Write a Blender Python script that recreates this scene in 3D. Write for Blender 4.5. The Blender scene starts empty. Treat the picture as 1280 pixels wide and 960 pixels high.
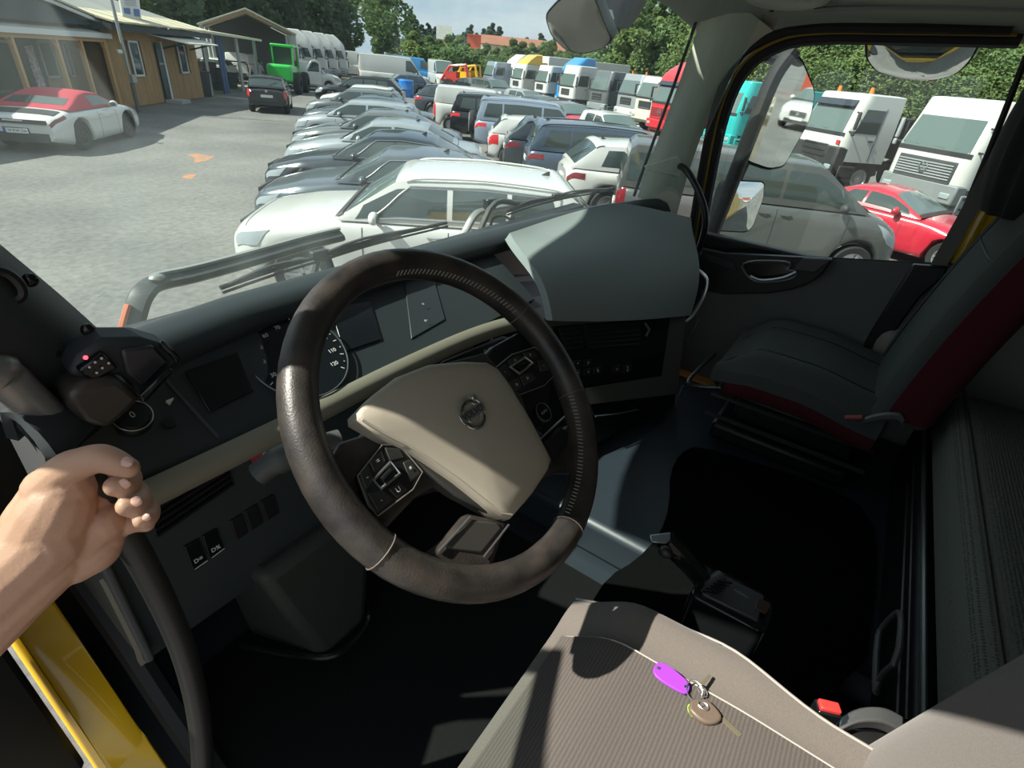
import bpy, bmesh, math, random
import numpy as np
from mathutils import Vector, Matrix
random.seed(7)
PI = math.pi
SC = bpy.context.scene
COL = SC.collection
# ------------------------------------------------------------------ camera
CAM = np.array([-1.0, -.34, 2.8])
ROT = np.array([[.56829491, .38290939, -.72830028], [-.81839223, .35478834, -.45206128], [.08529394, .85293941, .51499448]])
FPX = 660.0
cd = bpy.data.cameras.new('camera'); cam = bpy.data.objects.new('camera', cd); COL.objects.link(cam)
cd.sensor_width = 36; cd.lens = FPX / 1280 * 36; cd.clip_start = .02; cd.clip_end = 900
M = Matrix(ROT.tolist()).to_4x4(); M.translation = CAM.tolist(); cam.matrix_world = M
SC.camera = cam
# ------------------------------------------------------------------ light, sky, exposure
SUN_AZ = (-.76, .65); SUN_EL = 46.0
sl = bpy.data.lights.new('sun', 'SUN'); sl.energy = 7.6; sl.angle = math.radians(.6); sl.color = (1, .945, .84)
so = bpy.data.objects.new('sun', sl); COL.objects.link(so)
_n = math.hypot(*SUN_AZ); _e = math.radians(SUN_EL)
SUN = Vector((SUN_AZ[0] / _n * math.cos(_e), SUN_AZ[1] / _n * math.cos(_e), math.sin(_e)))
so.rotation_euler = SUN.to_track_quat('Z', 'Y').to_euler()
W = bpy.data.worlds.new('sky'); SC.world = W; W.use_nodes = True
nt = W.node_tree; nt.nodes.clear()
def N(t, **k):
    n = nt.nodes.new(t)
    for a, b in k.items():
        setattr(n, a, b)
    return n
o_ = N('ShaderNodeOutputWorld'); bg = N('ShaderNodeBackground'); tc = N('ShaderNodeTexCoord'); mp = N('ShaderNodeMapping')
mp.inputs['Scale'].default_value = (1, 1, 3.2)
nz = N('ShaderNodeTexNoise'); nz.inputs['Scale'].default_value = 2.3; nz.inputs['Detail'].default_value = 7; nz.inputs['Roughness'].default_value = .58
cr = N('ShaderNodeValToRGB'); cr.color_ramp.elements[0].position = .34; cr.color_ramp.elements[1].position = .62
cr.color_ramp.elements[0].color = (.42, .58, .75, 1); cr.color_ramp.elements[1].color = (.86, .90, .93, 1)
L = nt.links.new
L(tc.outputs['Generated'], mp.inputs['Vector']); L(mp.outputs['Vector'], nz.inputs['Vector']); L(nz.outputs['Fac'], cr.inputs['Fac'])
L(cr.outputs['Color'], bg.inputs['Color']); L(bg.outputs['Background'], o_.inputs['Surface'])
bg.inputs['Strength'].default_value = .80
SC.view_settings.view_transform = 'Standard'; SC.view_settings.look = 'None'
SC.view_settings.exposure = .27; SC.view_settings.gamma = 1; SC.view_settings.use_curve_mapping = False
SC.cycles.max_bounces = 10; SC.cycles.transparent_max_bounces = 16; SC.cycles.caustics_reflective = False

# ------------------------------------------------------------------ sight lines (a pixel of the 1280x960 frame -> a point of the place)
def ray(px, py):
    return ROT @ np.array([(px - 640) / FPX, -(py - 480) / FPX, -1.0])
def at(px, py, ax, val):
    d = ray(px, py); return Vector((CAM + d * ((val - CAM['xyz'.index(ax)]) / d['xyz'.index(ax)])).tolist())
def atp(px, py, p0, n):
    d = ray(px, py); n = np.array(n, float); return Vector((CAM + d * (np.dot(np.array(p0, float) - CAM, n) / np.dot(d, n))).tolist())
def away(px, py, dist, z=0.0):
    d = ray(px, py); h = math.hypot(d[0], d[1]); return Vector((CAM[0] + d[0] / h * dist, CAM[1] + d[1] / h * dist, z))

# ------------------------------------------------------------------ materials
MATS = {}
def mat(name, col, rough=.5, metal=0, spec=.5, noise=None, bump=None, emit=0, coat=0, sheen=0):
    """noise=(scale, amount, colour2) mottles the colour; bump=(scale, strength)"""
    if name in MATS: return MATS[name]
    m = bpy.data.materials.new(name); m.use_nodes = True; t = m.node_tree; b = t.nodes['Principled BSDF']
    b.inputs['Base Color'].default_value = (*col, 1); b.inputs['Roughness'].default_value = rough; b.inputs['Metallic'].default_value = metal
    b.inputs['Specular IOR Level'].default_value = spec; b.inputs['Coat Weight'].default_value = coat; b.inputs['Coat Roughness'].default_value = .05
    b.inputs['Sheen Weight'].default_value = sheen
    if emit:
        b.inputs['Emission Color'].default_value = (*col, 1); b.inputs['Emission Strength'].default_value = emit
    if noise or bump:
        c = t.nodes.new('ShaderNodeTexCoord')
    if noise:
        n = t.nodes.new('ShaderNodeTexNoise'); n.inputs['Scale'].default_value = noise[0]; n.inputs['Detail'].default_value = 6
        r = t.nodes.new('ShaderNodeValToRGB'); a = noise[1]
        r.color_ramp.elements[0].position = .5 - a; r.color_ramp.elements[1].position = .5 + a
        r.color_ramp.elements[0].color = (*col, 1); r.color_ramp.elements[1].color = (*noise[2], 1)
        t.links.new(c.outputs['Object'], n.inputs['Vector']); t.links.new(n.outputs['Fac'], r.inputs['Fac']); t.links.new(r.outputs['Color'], b.inputs['Base Color'])
    if bump:
        n = t.nodes.new('ShaderNodeTexNoise'); n.inputs['Scale'].default_value = bump[0]; n.inputs['Detail'].default_value = 3
        u = t.nodes.new('ShaderNodeBump'); u.inputs['Strength'].default_value = bump[1]; u.inputs['Distance'].default_value = .002 if len(bump) < 3 else bump[2]
        t.links.new(c.outputs['Object'], n.inputs['Vector']); t.links.new(n.outputs['Fac'], u.inputs['Height']); t.links.new(u.outputs['Normal'], b.inputs['Normal'])
    MATS[name] = m; return m
def glass_mat(name, tint=(.86, .93, .92), haze=.03, hazecol=(.8, .85, .85), refl=.05, dirt=None, unwiped=None):
    """a thin pane: lets light through, mirrors a little, carries dirt and a painted veil of washed-out reflection"""
    m = bpy.data.materials.new(name); m.use_nodes = True; t = m.node_tree; t.nodes.clear()
    out = t.nodes.new('ShaderNodeOutputMaterial'); tr = t.nodes.new('ShaderNodeBsdfTransparent'); tr.inputs[0].default_value = (*tint, 1)
    gl = t.nodes.new('ShaderNodeBsdfGlossy'); gl.inputs['Roughness'].default_value = .01
    df = t.nodes.new('ShaderNodeBsdfDiffuse'); df.inputs[0].default_value = (*hazecol, 1); tl = t.nodes.new('ShaderNodeBsdfTranslucent'); tl.inputs[0].default_value = (*hazecol, 1)
    hz = t.nodes.new('ShaderNodeMixShader'); t.links.new(df.outputs[0], hz.inputs[1]); t.links.new(tl.outputs[0], hz.inputs[2])
    m1 = t.nodes.new('ShaderNodeMixShader'); m1.inputs[0].default_value = haze
    t.links.new(tr.outputs[0], m1.inputs[1]); t.links.new(hz.outputs[0], m1.inputs[2])
    if dirt:
        c = t.nodes.new('ShaderNodeTexCoord'); mpp = t.nodes.new('ShaderNodeMapping'); mpp.inputs['Scale'].default_value = dirt[0]
        n = t.nodes.new('ShaderNodeTexNoise'); n.inputs['Scale'].default_value = 3; n.inputs['Detail'].default_value = 5
        mr = t.nodes.new('ShaderNodeMapRange'); mr.inputs[1].default_value = .45; mr.inputs[2].default_value = .75; mr.inputs[3].default_value = haze; mr.inputs[4].default_value = dirt[1]
        t.links.new(c.outputs['Object'], mpp.inputs[0]); t.links.new(mpp.outputs[0], n.inputs['Vector']); t.links.new(n.outputs['Fac'], mr.inputs[0]); t.links.new(mr.outputs[0], m1.inputs[0])
        if unwiped:
            sx = t.nodes.new('ShaderNodeSeparateXYZ'); t.links.new(c.outputs['Object'], sx.inputs[0]); mr2 = t.nodes.new('ShaderNodeMapRange'); mr2.inputs[1].default_value = unwiped[0]; mr2.inputs[2].default_value = unwiped[0] + .012; mr2.inputs[3].default_value = 0; mr2.inputs[4].default_value = unwiped[1]
            t.links.new(sx.outputs[0], mr2.inputs[0]); mp2 = t.nodes.new('ShaderNodeMapping'); mp2.inputs['Scale'].default_value = (26, 26, 3); n2 = t.nodes.new('ShaderNodeTexNoise'); n2.inputs['Scale'].default_value = 1.5; n2.inputs['Detail'].default_value = 6
            t.links.new(c.outputs['Object'], mp2.inputs[0]); t.links.new(mp2.outputs[0], n2.inputs['Vector']); mu = t.nodes.new('ShaderNodeMath'); mu.operation = 'MULTIPLY'; t.links.new(mr2.outputs[0], mu.inputs[0]); t.links.new(n2.outputs['Fac'], mu.inputs[1])
            ad = t.nodes.new('ShaderNodeMath'); ad.operation = 'ADD'; t.links.new(mr.outputs[0], ad.inputs[0]); t.links.new(mu.outputs[0], ad.inputs[1]); t.links.new(ad.outputs[0], m1.inputs[0])
    lw = t.nodes.new('ShaderNodeLayerWeight'); pw = t.nodes.new('ShaderNodeMath'); pw.operation = 'POWER'; pw.inputs[1].default_value = 5
    ma = t.nodes.new('ShaderNodeMath'); ma.operation = 'MULTIPLY_ADD'; ma.inputs[1].default_value = .8; ma.inputs[2].default_value = refl
    t.links.new(lw.outputs['Facing'], pw.inputs[0]); t.links.new(pw.outputs[0], ma.inputs[0])
    m2 = t.nodes.new('ShaderNodeMixShader'); t.links.new(ma.outputs[0], m2.inputs[0]); t.links.new(m1.outputs[0], m2.inputs[1]); t.links.new(gl.outputs[0], m2.inputs[2])
    t.links.new(m2.outputs[0], out.inputs[0]); MATS[name] = m; return m

# ------------------------------------------------------------------ mesh builder
class MB:
    def __init__(s): s.v = []; s.f = []
    def add(s, vs, fs):
        b = len(s.v); s.v += [tuple(p) for p in vs]; s.f += [tuple(i + b for i in f) for f in fs]; return s
    def box(s, c, d, rot=None, taper=1.0):
        c = Vector(c); h = Vector(d) / 2; vs = []
        for z in (-1, 1):
            k = taper if z > 0 else 1
            for x, y in ((-1, -1), (1, -1), (1, 1), (-1, 1)):
                p = Vector((x * h.x * k, y * h.y * k, z * h.z)); vs.append(c + (rot @ p if rot else p))
        return s.add(vs, [(3, 2, 1, 0), (4, 5, 6, 7), (0, 1, 5, 4), (1, 2, 6, 5), (2, 3, 7, 6), (3, 0, 4, 7)])
    def grid(s, fn, nu, nv, wu=False, wv=False):
        mu = nu if wu else nu + 1; mv = nv if wv else nv + 1
        vs = [fn(i / nu, j / nv) for i in range(mu) for j in range(mv)]
        fs = [(i * mv + j, (i + 1) % mu * mv + j, (i + 1) % mu * mv + (j + 1) % mv, i * mv + (j + 1) % mv) for i in range(nu) for j in range(nv)]
        return s.add(vs, fs)
    def tube(s, pts, r, seg=10, caps=True, flat=1.0, up=None, closed=False):
        pts = [Vector(p) for p in pts]; n = len(pts); rs = [r] * n if not hasattr(r, '__len__') else list(r)
        ref = None; vs = []
        for i, p in enumerate(pts):
            if closed: t = pts[(i + 1) % n] - pts[i - 1]
            else: t = (pts[min(i + 1, n - 1)] - pts[max(i - 1, 0)])
            t.normalize()
            if ref is None:
                ref = Vector(up) if up else Vector((0, 0, 1))
                if abs(ref.dot(t)) > .95: ref = Vector((1, 0, 0))
            if up: ref = Vector(up)
            a = (ref - t * ref.dot(t)); a.normalize(); b = t.cross(a); ref = a
            for k in range(seg):
                q = 2 * PI * k / seg; vs.append(p + a * (rs[i] * math.cos(q) * flat) + b * (rs[i] * math.sin(q)))
        m = n if closed else n - 1
        fs = [(i * seg + k, i * seg + (k + 1) % seg, (i + 1) % n * seg + (k + 1) % seg, (i + 1) % n * seg + k) for i in range(m) for k in range(seg)]
        if caps and not closed: fs += [tuple(range(seg - 1, -1, -1)), tuple((n - 1) * seg + k for k in range(seg))]
        return s.add(vs, fs)
    def cyl(s, p0, p1, r0, r1=None, seg=16): return s.tube([p0, p1], [r0, r0 if r1 is None else r1], seg)
    def prism(s, poly, off):
        off = Vector(off); n = len(poly); vs = [Vector(p) for p in poly]; vs += [p + off for p in vs]
        return s.add(vs, [tuple(range(n))[::-1], tuple(range(n, 2 * n))] + [(i, (i + 1) % n, n + (i + 1) % n, n + i) for i in range(n)])
    def lathe(s, prof, c, ax, seg=20):
        ax = Vector(ax).normalized(); a = ax.orthogonal().normalized(); b = ax.cross(a); c = Vector(c)
        return s.grid(lambda u, v: c + ax * prof[round(v * (len(prof) - 1))][1] + (a * math.cos(2 * PI * u) + b * math.sin(2 * PI * u)) * prof[round(v * (len(prof) - 1))][0], seg, len(prof) - 1, wu=True)
    def ell(s, c, r, seg=12, rot=None):
        c = Vector(c)
        def f(u, v):
            a = 2 * PI * u; b = PI * (v - .5) * .998; p = Vector((r[0] * math.cos(b) * math.cos(a), r[1] * math.cos(b) * math.sin(a), r[2] * math.sin(b)))
            return c + (rot @ p if rot else p)
        return s.grid(f, seg, max(6, seg * 2 // 3), wu=True)
    def loft(s, rings, close=True, caps=True):
        n = len(rings[0]); vs = [p for r in rings for p in r]; k = n if close else n - 1
        fs = [(i * n + j, i * n + (j + 1) % n, (i + 1) * n + (j + 1) % n, (i + 1) * n + j) for i in range(len(rings) - 1) for j in range(k)]
        if caps and close: fs += [tuple(range(n))[::-1], tuple((len(rings) - 1) * n + j for j in range(n))]
        return s.add(vs, fs)
    def mesh(s, name, m, angle=38):
        me = bpy.data.meshes.new(name); me.from_pydata([tuple(p) for p in s.v], [], s.f)
        bm = bmesh.new(); bm.from_mesh(me); bmesh.ops.remove_doubles(bm, verts=bm.verts, dist=1e-5); bmesh.ops.recalc_face_normals(bm, faces=bm.faces); bm.to_mesh(me); bm.free()
        me.polygons.foreach_set('use_smooth', [True] * len(me.polygons)); me.set_sharp_from_angle(angle=math.radians(angle))
        if m: me.materials.append(m)
        return me
def patch(fn, u0, u1, v0, v1, nu, nv, off=.004, thick=.012, mb=None):
    """a thin plate that follows the surface fn(u, v), standing proud of it"""
    mb = mb or MB()
    def nrm(u, v):
        e = 1e-3; a = (fn(u + e, v) - fn(u - e, v)); b = (fn(u, v + e) - fn(u, v - e)); n = a.cross(b)
        return n.normalized() if n.length > 1e-12 else Vector((0, 0, 1))
    def P(i, j, o):
        t = j / nv; a = u0(t) if callable(u0) else u0; b = u1(t) if callable(u1) else u1
        u = a + (b - a) * i / nu; v = v0 + (v1 - v0) * t
        return fn(u, v) + nrm(u, v) * o
    top = [P(i, j, off) for i in range(nu + 1) for j in range(nv + 1)]; bot = [P(i, j, off - thick) for i in range(nu + 1) for j in range(nv + 1)]
    n = len(top); w = nv + 1; fs = []
    for i in range(nu):
        for j in range(nv):
            q = (i * w + j, (i + 1) * w + j, (i + 1) * w + j + 1, i * w + j + 1); fs.append(q); fs.append(tuple(n + x for x in q[::-1]))
    rim = [i * w for i in range(nu + 1)] + [nu * w + j for j in range(1, nv + 1)] + [i * w + nv for i in range(nu - 1, -1, -1)] + [j for j in range(nv - 1, 0, -1)]
    for k in range(len(rim)):
        a, b = rim[k], rim[(k + 1) % len(rim)]; fs.append((a, b, n + b, n + a))
    return mb.add(top + bot, fs)
def crom(pts, n):
    """smooth curve through points, n samples per span"""
    P = [Vector(p) for p in pts]; out = []
    for i in range(len(P) - 1):
        a, b, c, d = P[max(i - 1, 0)], P[i], P[i + 1], P[min(i + 2, len(P) - 1)]
        for k in range(n):
            t = k / n; out.append(.5 * ((2 * b) + (c - a) * t + (2 * a - 5 * b + 4 * c - d) * t * t + (3 * b - a - 3 * c + d) * t ** 3))
    out.append(P[-1]); return out
def rounded(poly, r=.25, n=4):
    """outline with each corner replaced by an arc that reaches r of the shorter neighbouring edge"""
    P = [Vector(p) for p in poly]; out = []
    for i in range(len(P)):
        a, b, c = P[i - 1], P[i], P[(i + 1) % len(P)]; d = r * min((a - b).length, (c - b).length); p = b + (a - b).normalized() * d; q = b + (c - b).normalized() * d
        for k in range(n + 1):
            t = k / n; out.append(p * (1 - t) ** 2 + b * (2 * t * (1 - t)) + q * t * t)
    return out
def smooth_closed(poly, it=2):
    """Chaikin corner cutting of a closed outline"""
    P = [Vector(p) for p in poly]
    for _ in range(it):
        Q = []
        for i in range(len(P)):
            a, b = P[i], P[(i + 1) % len(P)]; Q += [a * .75 + b * .25, a * .25 + b * .75]
        P = Q
    return P

# ------------------------------------------------------------------ objects
def tag(o, label=None, cat=None, group=None, kind=None):
    if label: o['label'] = label
    if cat: o['category'] = cat
    if group: o['group'] = group
    if kind: o['kind'] = kind
    return o
def thing(name, label, cat, loc=(0, 0, 0), rotz=0, group=None):
    o = bpy.data.objects.new(name, None); COL.objects.link(o); o.empty_display_size = .1
    o.location = loc; o.rotation_euler = (0, 0, rotz); return tag(o, label, cat, group)
def base_of(o):
    p = Vector(o.location)
    while o.parent is not None:
        o = o.parent; p += Vector(o.location)
    return p
def obj(name, mb, m, parent=None, bevel=0, local=False, angle=38, seg=2, sub=0, me=None):
    """links a mesh as ONE object; coordinates are the place's own, or the parent's when local"""
    me = me or mb.mesh(name, m, angle)
    o = bpy.data.objects.new(name, me); COL.objects.link(o)
    if parent is not None:
        o.parent = parent
        if not local:
            b = base_of(parent); me.transform(Matrix.Translation(-b))
    if bevel:
        b = o.modifiers.new('edge', 'BEVEL'); b.width = bevel; b.segments = seg; b.limit_method = 'ANGLE'; b.angle_limit = math.radians(40); b.harden_normals = False
    if sub:
        b = o.modifiers.new('smooth', 'SUBSURF'); b.levels = sub; b.render_levels = sub
    return o
def text(name, s, size, m, Mw, parent=None, ext=.0006, align='CENTER', shear=0):
    c = bpy.data.curves.new(name, 'FONT'); c.body = s; c.size = size; c.extrude = ext; c.align_x = align; c.align_y = 'CENTER'; c.shear = shear; c.resolution_u = 3
    c.materials.append(m); tmp = bpy.data.objects.new(name, c); me = bpy.data.meshes.new_from_object(tmp); bpy.data.objects.remove(tmp); bpy.data.curves.remove(c)
    t = bpy.data.objects.new(name, me); COL.objects.link(t)
    if parent is not None:
        t.parent = parent; Mw = Matrix.Translation(-base_of(parent)) @ Mw
    t.matrix_basis = Mw; t['kind'] = 'stuff'; return t
def frame(o, x, y):
    """4x4 with origin o, x axis along x, y axis near y"""
    x = Vector(x).normalized(); z = x.cross(Vector(y)).normalized(); y = z.cross(x)
    m = Matrix((x, y, z)).transposed().to_4x4(); m.translation = Vector(o); return m
def copy_tree(o, parent=None):
    c = o.copy(); COL.objects.link(c); c.parent = parent
    for ch in list(o.children): copy_tree(ch, c)
    return c
# ================================================================== materials of the cab
dark = mat('dash_plastic', (.026, .034, .037), .55, bump=(900, .25, .0006))
dark2 = mat('black_plastic', (.008, .009, .010), .45)
gloss = mat('gloss_black', (.008, .009, .010), .15)
screen = mat('dead_screen', (.010, .013, .016), .22)
grey = mat('dash_grey', (.29, .335, .33), .62, bump=(700, .35, .0008))
beige = mat('beige_plastic', (.24, .228, .175), .55, bump=(800, .2, .0005))
hubm = mat('hub_beige', (.40, .365, .295), .5, bump=(900, .25, .0005))
silver = mat('satin_silver', (.55, .56, .57), .28, .9)
chrome = mat('chrome', (.8, .8, .8), .08, 1)
leather = mat('worn_leather', (.018, .0175, .0175), .40, noise=(24, .17, (.058, .049, .042)), bump=(420, .35, .001))
rubber = mat('rubber', (.010, .010, .011), .7)
vinyl = mat('floor_vinyl', (.024, .033, .043), .42, bump=(500, .3, .0008))
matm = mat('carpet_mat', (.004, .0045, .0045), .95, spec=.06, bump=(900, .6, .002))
headl = mat('headliner', (.42, .43, .385), .9, bump=(600, .3, .0008))
pillar = mat('pillar_trim', (.80, .78, .64), .7, bump=(600, .2, .0006))
yellow = mat('yellow_paint', (.80, .47, .012), .25, coat=.6)
white_ink = mat('white_print', (.75, .75, .72), .6)
red_pl = mat('red_plastic', (.75, .05, .045), .4)
def stripes(name, c1, c2, scale, axis, rough=.95, bumps=.5):
    m = mat(name, c1, rough); t = m.node_tree; b = t.nodes['Principled BSDF']
    c = t.nodes.new('ShaderNodeTexCoord'); w = t.nodes.new('ShaderNodeTexWave'); w.bands_direction = axis; w.inputs['Scale'].default_value = scale
    w.inputs['Distortion'].default_value = 1.2; w.inputs['Detail'].default_value = 3; w.inputs['Detail Scale'].default_value = 3
    n = t.nodes.new('ShaderNodeTexNoise'); n.inputs['Scale'].default_value = 900; n.inputs['Detail'].default_value = 2
    mx = t.nodes.new('ShaderNodeMix'); mx.data_type = 'RGBA'; mx.inputs[6].default_value = (*c1, 1); mx.inputs[7].default_value = (*c2, 1)
    ad = t.nodes.new('ShaderNodeMath'); ad.operation = 'MULTIPLY'; u = t.nodes.new('ShaderNodeBump'); u.inputs['Strength'].default_value = bumps; u.inputs['Distance'].default_value = .0015
    k = t.links.new; k(c.outputs['Object'], w.inputs['Vector']); k(c.outputs['Object'], n.inputs['Vector']); k(w.outputs['Fac'], ad.inputs[0]); k(n.outputs['Fac'], ad.inputs[1])
    k(ad.outputs[0], mx.inputs[0]); k(mx.outputs[2], b.inputs['Base Color']); k(n.outputs['Fac'], u.inputs['Height']); k(u.outputs[0], b.inputs['Normal']); return m
def dots(name, c1, c2, scale):
    m = mat(name, c1, .95); t = m.node_tree; b = t.nodes['Principled BSDF']
    c = t.nodes.new('ShaderNodeTexCoord'); v = t.nodes.new('ShaderNodeTexVoronoi'); v.inputs['Scale'].default_value = scale; v.inputs['Randomness'].default_value = .25
    r = t.nodes.new('ShaderNodeValToRGB'); r.color_ramp.elements[0].position = .25; r.color_ramp.elements[1].position = .5
    r.color_ramp.elements[0].color = (*c1, 1); r.color_ramp.elements[1].color = (*c2, 1); u = t.nodes.new('ShaderNodeBump'); u.inputs['Strength'].default_value = .6; u.inputs['Distance'].default_value = .003
    k = t.links.new; k(c.outputs['Object'], v.inputs['Vector']); k(v.outputs['Distance'], r.inputs['Fac']); k(r.outputs['Color'], b.inputs['Base Color']); k(v.outputs['Distance'], u.inputs['Height']); k(u.outputs[0], b.inputs['Normal']); return m
seatf = mat('seat_fabric', (.118, .102, .090), .95, noise=(700, .25, (.170, .150, .133)), bump=(1200, .5, .001), sheen=.2)
seats = stripes('seat_stripe', (.082, .071, .063), (.155, .137, .122), 62, 'Y')
pseat = mat('passenger_fabric', (.055, .063, .058), .95, noise=(500, .25, (.075, .084, .078)), bump=(1100, .5, .001))
psred = mat('red_fabric', (.085, .006, .013), .9, bump=(1000, .4, .001))
bunkf = dots('bunk_knit', (.065, .07, .06), (.16, .17, .145), 150)
stitchm = mat('stitching', (.36, .34, .31), .8)

def rimyz(x):
    X = [-.98, -.90, -.75, -.5, -.25, .1, .4, .64, .80, .95, 1.02]; Y = [.28, .36, .52, .60, .62, .625, .60, .548, .46, .36, .30]; Z = [2.42, 2.41, 2.388, 2.366, 2.356, 2.346, 2.350, 2.366, 2.392, 2.412, 2.42]
    return float(np.interp(x, X, Y)), float(np.interp(x, X, Z))
# ================================================================== the cab shell (the room)
def struct(name, mb, m, parent=None, **k):
    o = obj(name, mb, m, parent, **k)
    if parent is None: o['kind'] = 'structure'
    return o
struct('floor', MB().box((.08, -.25, 1.62), (2.12, 2.0, .04)).box((.56, -.35, 1.70), (1.08, 1.35, .12)), vinyl, bevel=.02)
struct('wall_rear', MB().box((.08, -1.27, 2.35), (2.16, .04, 1.5)), headl)
struct('wall_left', MB().box((-.975, -.93, 2.35), (.05, .66, 1.5)), headl, bevel=.01)
struct('wall_right', MB().box((1.155, -.95, 2.35), (.05, .62, 1.5)), headl, bevel=.01)
struct('wall_front', MB().box((.08, .74, 1.98), (2.12, .05, .66)), dark2)
def roof_pt(u, v):
    x = -1.0 + 2.17 * u; y = -1.28 + 1.80 * v; e = abs(u - .5) * 2
    return Vector((x, y - .18 * max(0, v - .8) * 5 * e * e, 3.13 - .14 * e ** 5 - .10 * max(0, v - .72) ** 2 * 10))
struct('ceiling', patch(roof_pt, 0, 1, 0, 1, 16, 10, off=.02, thick=.05), headl)
# windscreen pillar on the passenger side: trim between glass edge and door opening
A_ = [at(890, -15, 'x', 1.02), at(850, 100, 'x', 1.01), at(815, 195, 'x', .99), at(797, 246, 'x', .96)]
B_ = [at(968, 40, 'x', 1.10), at(903, 110, 'x', 1.11), at(866, 200, 'x', 1.10), at(846, 268, 'x', 1.06)]
A_, B_ = crom(A_, 6), crom(B_, 6)
mb = MB(); nA = len(A_)
def pil(u, v):
    i = min(int(u * (nA - 1)), nA - 2); t = u * (nA - 1) - i; a = A_[i].lerp(A_[i + 1], t); b = B_[i].lerp(B_[i + 1], t)
    return a.lerp(b, v) + Vector((-.018, -.012, 0)) * math.sin(PI * v)
struct('trim_1', patch(pil, 0, 1, 0, 1, 18, 8, off=.0, thick=.05), pillar)
struct('trim_2', MB().prism([at(803, 208, 'x', .985), at(846, 196, 'x', 1.04), at(852, 212, 'x', 1.05), at(846, 222, 'x', 1.045), at(808, 214, 'x', .99)], (-.016, -.012, .006)), pillar, bevel=.004)
# header above the passenger door, joined to the ceiling
hd = crom([at(968, 40, 'x', 1.10), at(1030, 33, 'x', 1.10), at(1120, 33, 'x', 1.10), at(1290, 38, 'x', 1.10), at(1420, 50, 'x', 1.10)], 4)
hu = [Vector((p.x - .16, p.y - .02, p.z + .085)) for p in hd]
struct('trim_3', patch(lambda u, v: hd[min(int(u * 16), 15)].lerp(hd[min(int(u * 16), 15) + 1], u * 16 - min(int(u * 16), 15)).lerp(hu[min(int(u * 16), 15)].lerp(hu[min(int(u * 16), 15) + 1], u * 16 - min(int(u * 16), 15)), v) + Vector((.03, 0, -.005)) * math.sin(PI * v), 0, .999, 0, 1, 16, 6, off=0, thick=.03), headl)
struct('trim_4', MB().tube([p + Vector((-.065, -.01, .036)) for p in hd[3:]], .006, 6), grey)
# driver's side: pillar, lower hinge pillar in body colour, rear pillar, header
PL_ = [at(-40, 268, 'y', .44), at(0, 305, 'y', .44), at(75, 368, 'y', .47), at(142, 428, 'y', .52), at(160, 440, 'y', .52)]
PR_ = [p + Vector((-.135, -.085 - .04 * i / 4, -.02)) for i, p in enumerate(PL_)]
up = [at(-150, 165, 'y', .38), Vector((-.965, .25, 3.03))]
PLc, PRc = crom([up[0]] + PL_, 5), crom([up[1]] + PR_, 5)
nP = len(PLc)
def pill(u, v):
    i = min(int(u * (nP - 1)), nP - 2); t = u * (nP - 1) - i
    return PLc[i].lerp(PLc[i + 1], t).lerp(PRc[i].lerp(PRc[i + 1], t), v) + Vector((.02, -.03, .01)) * math.sin(PI * v)
struct('trim_5', patch(pill, 0, 1, 0, 1, 20, 8, off=0, thick=-.05), dark)
struct('trim_6', MB().loft([[Vector((x, y + dy, z + dz)) for x, dy, dz in ((-.930, 0, 0), (-.985, .0, 0), (-.99, .035, .03), (-.925, .05, .045))] for y, z in ((.80, 2.16), (.70, 2.04), (.58, 1.905), (.47, 1.805), (.36, 1.70), (.25, 1.62), (.12, 1.57))]), yellow, bevel=.008)
struct('trim_7', MB().box((-.985, -.60, 2.35), (.06, .07, 1.5)), yellow, bevel=.015)
struct('trim_8', MB().box((-.98, -.20, 3.04), (.07, .95, .10)), headl, bevel=.02)
struct('trim_9', MB().box((1.165, -.60, 2.35), (.05, .075, 1.5)).tube([(1.15, -.60, 1.7), (1.15, -.60, 2.95)], .018, 8), yellow, bevel=.012)
struct('trim_10', MB().tube(crom([(-.885, .66, 2.02), (-.88, .50, 1.86), (-.88, .36, 1.72), (-.88, .14, 1.63), (-.88, -.5, 1.63)], 5), .022, 8), rubber)
# windscreen
base = [(-.83, .50), (-.75, .56), (-.5, .645), (-.2, .67), (.1, .675), (.4, .65), (.66, .59), (.84, .47), (1.0, .36), (1.06, .30)]
def wsp(u, v):
    x = -.86 + 1.93 * u; y = float(np.interp(x, [b[0] for b in base], [b[1] for b in base])); zb = rimyz(x)[1] - .05
    k = v * v * .25 + v * .75
    return Vector((x * (1 - .06 * v) + .006 * v, y - .235 * k * (1 - .3 * abs(u - .5)), zb + .84 * v))
wglass = glass_mat('windscreen_glass', (.93, .985, .975), .029, (.78, .88, .88), .03, dirt=((3, 3, .6), .065), unwiped=(.905, .14))  # even haze stands in for veiling reflection; the streaks are dirt
w1 = struct('window_1', patch(wsp, 0, 1, 0, 1, 30, 16, off=0, thick=.005), wglass)
obj('windscreen_seal', MB().tube([wsp(u / 30, 0.0) for u in range(31)], .010, 6), rubber, w1)
obj('windscreen_seal', MB().tube([p + Vector((-.006, .012, 0)) for p in A_], .0055, 6), rubber, w1)
obj('windscreen_header', patch(lambda u, v: wsp(u, (v0 := .80 + .13 * max(0, min(1, (u - .55) / .3))) + v * (1.015 - v0)) + Vector((0, -.01, .0)), 0, 1, 0, 1, 30, 2, off=0, thick=.03), dark2, w1)  # deepened out of view to keep sun off the passenger seat
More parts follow.
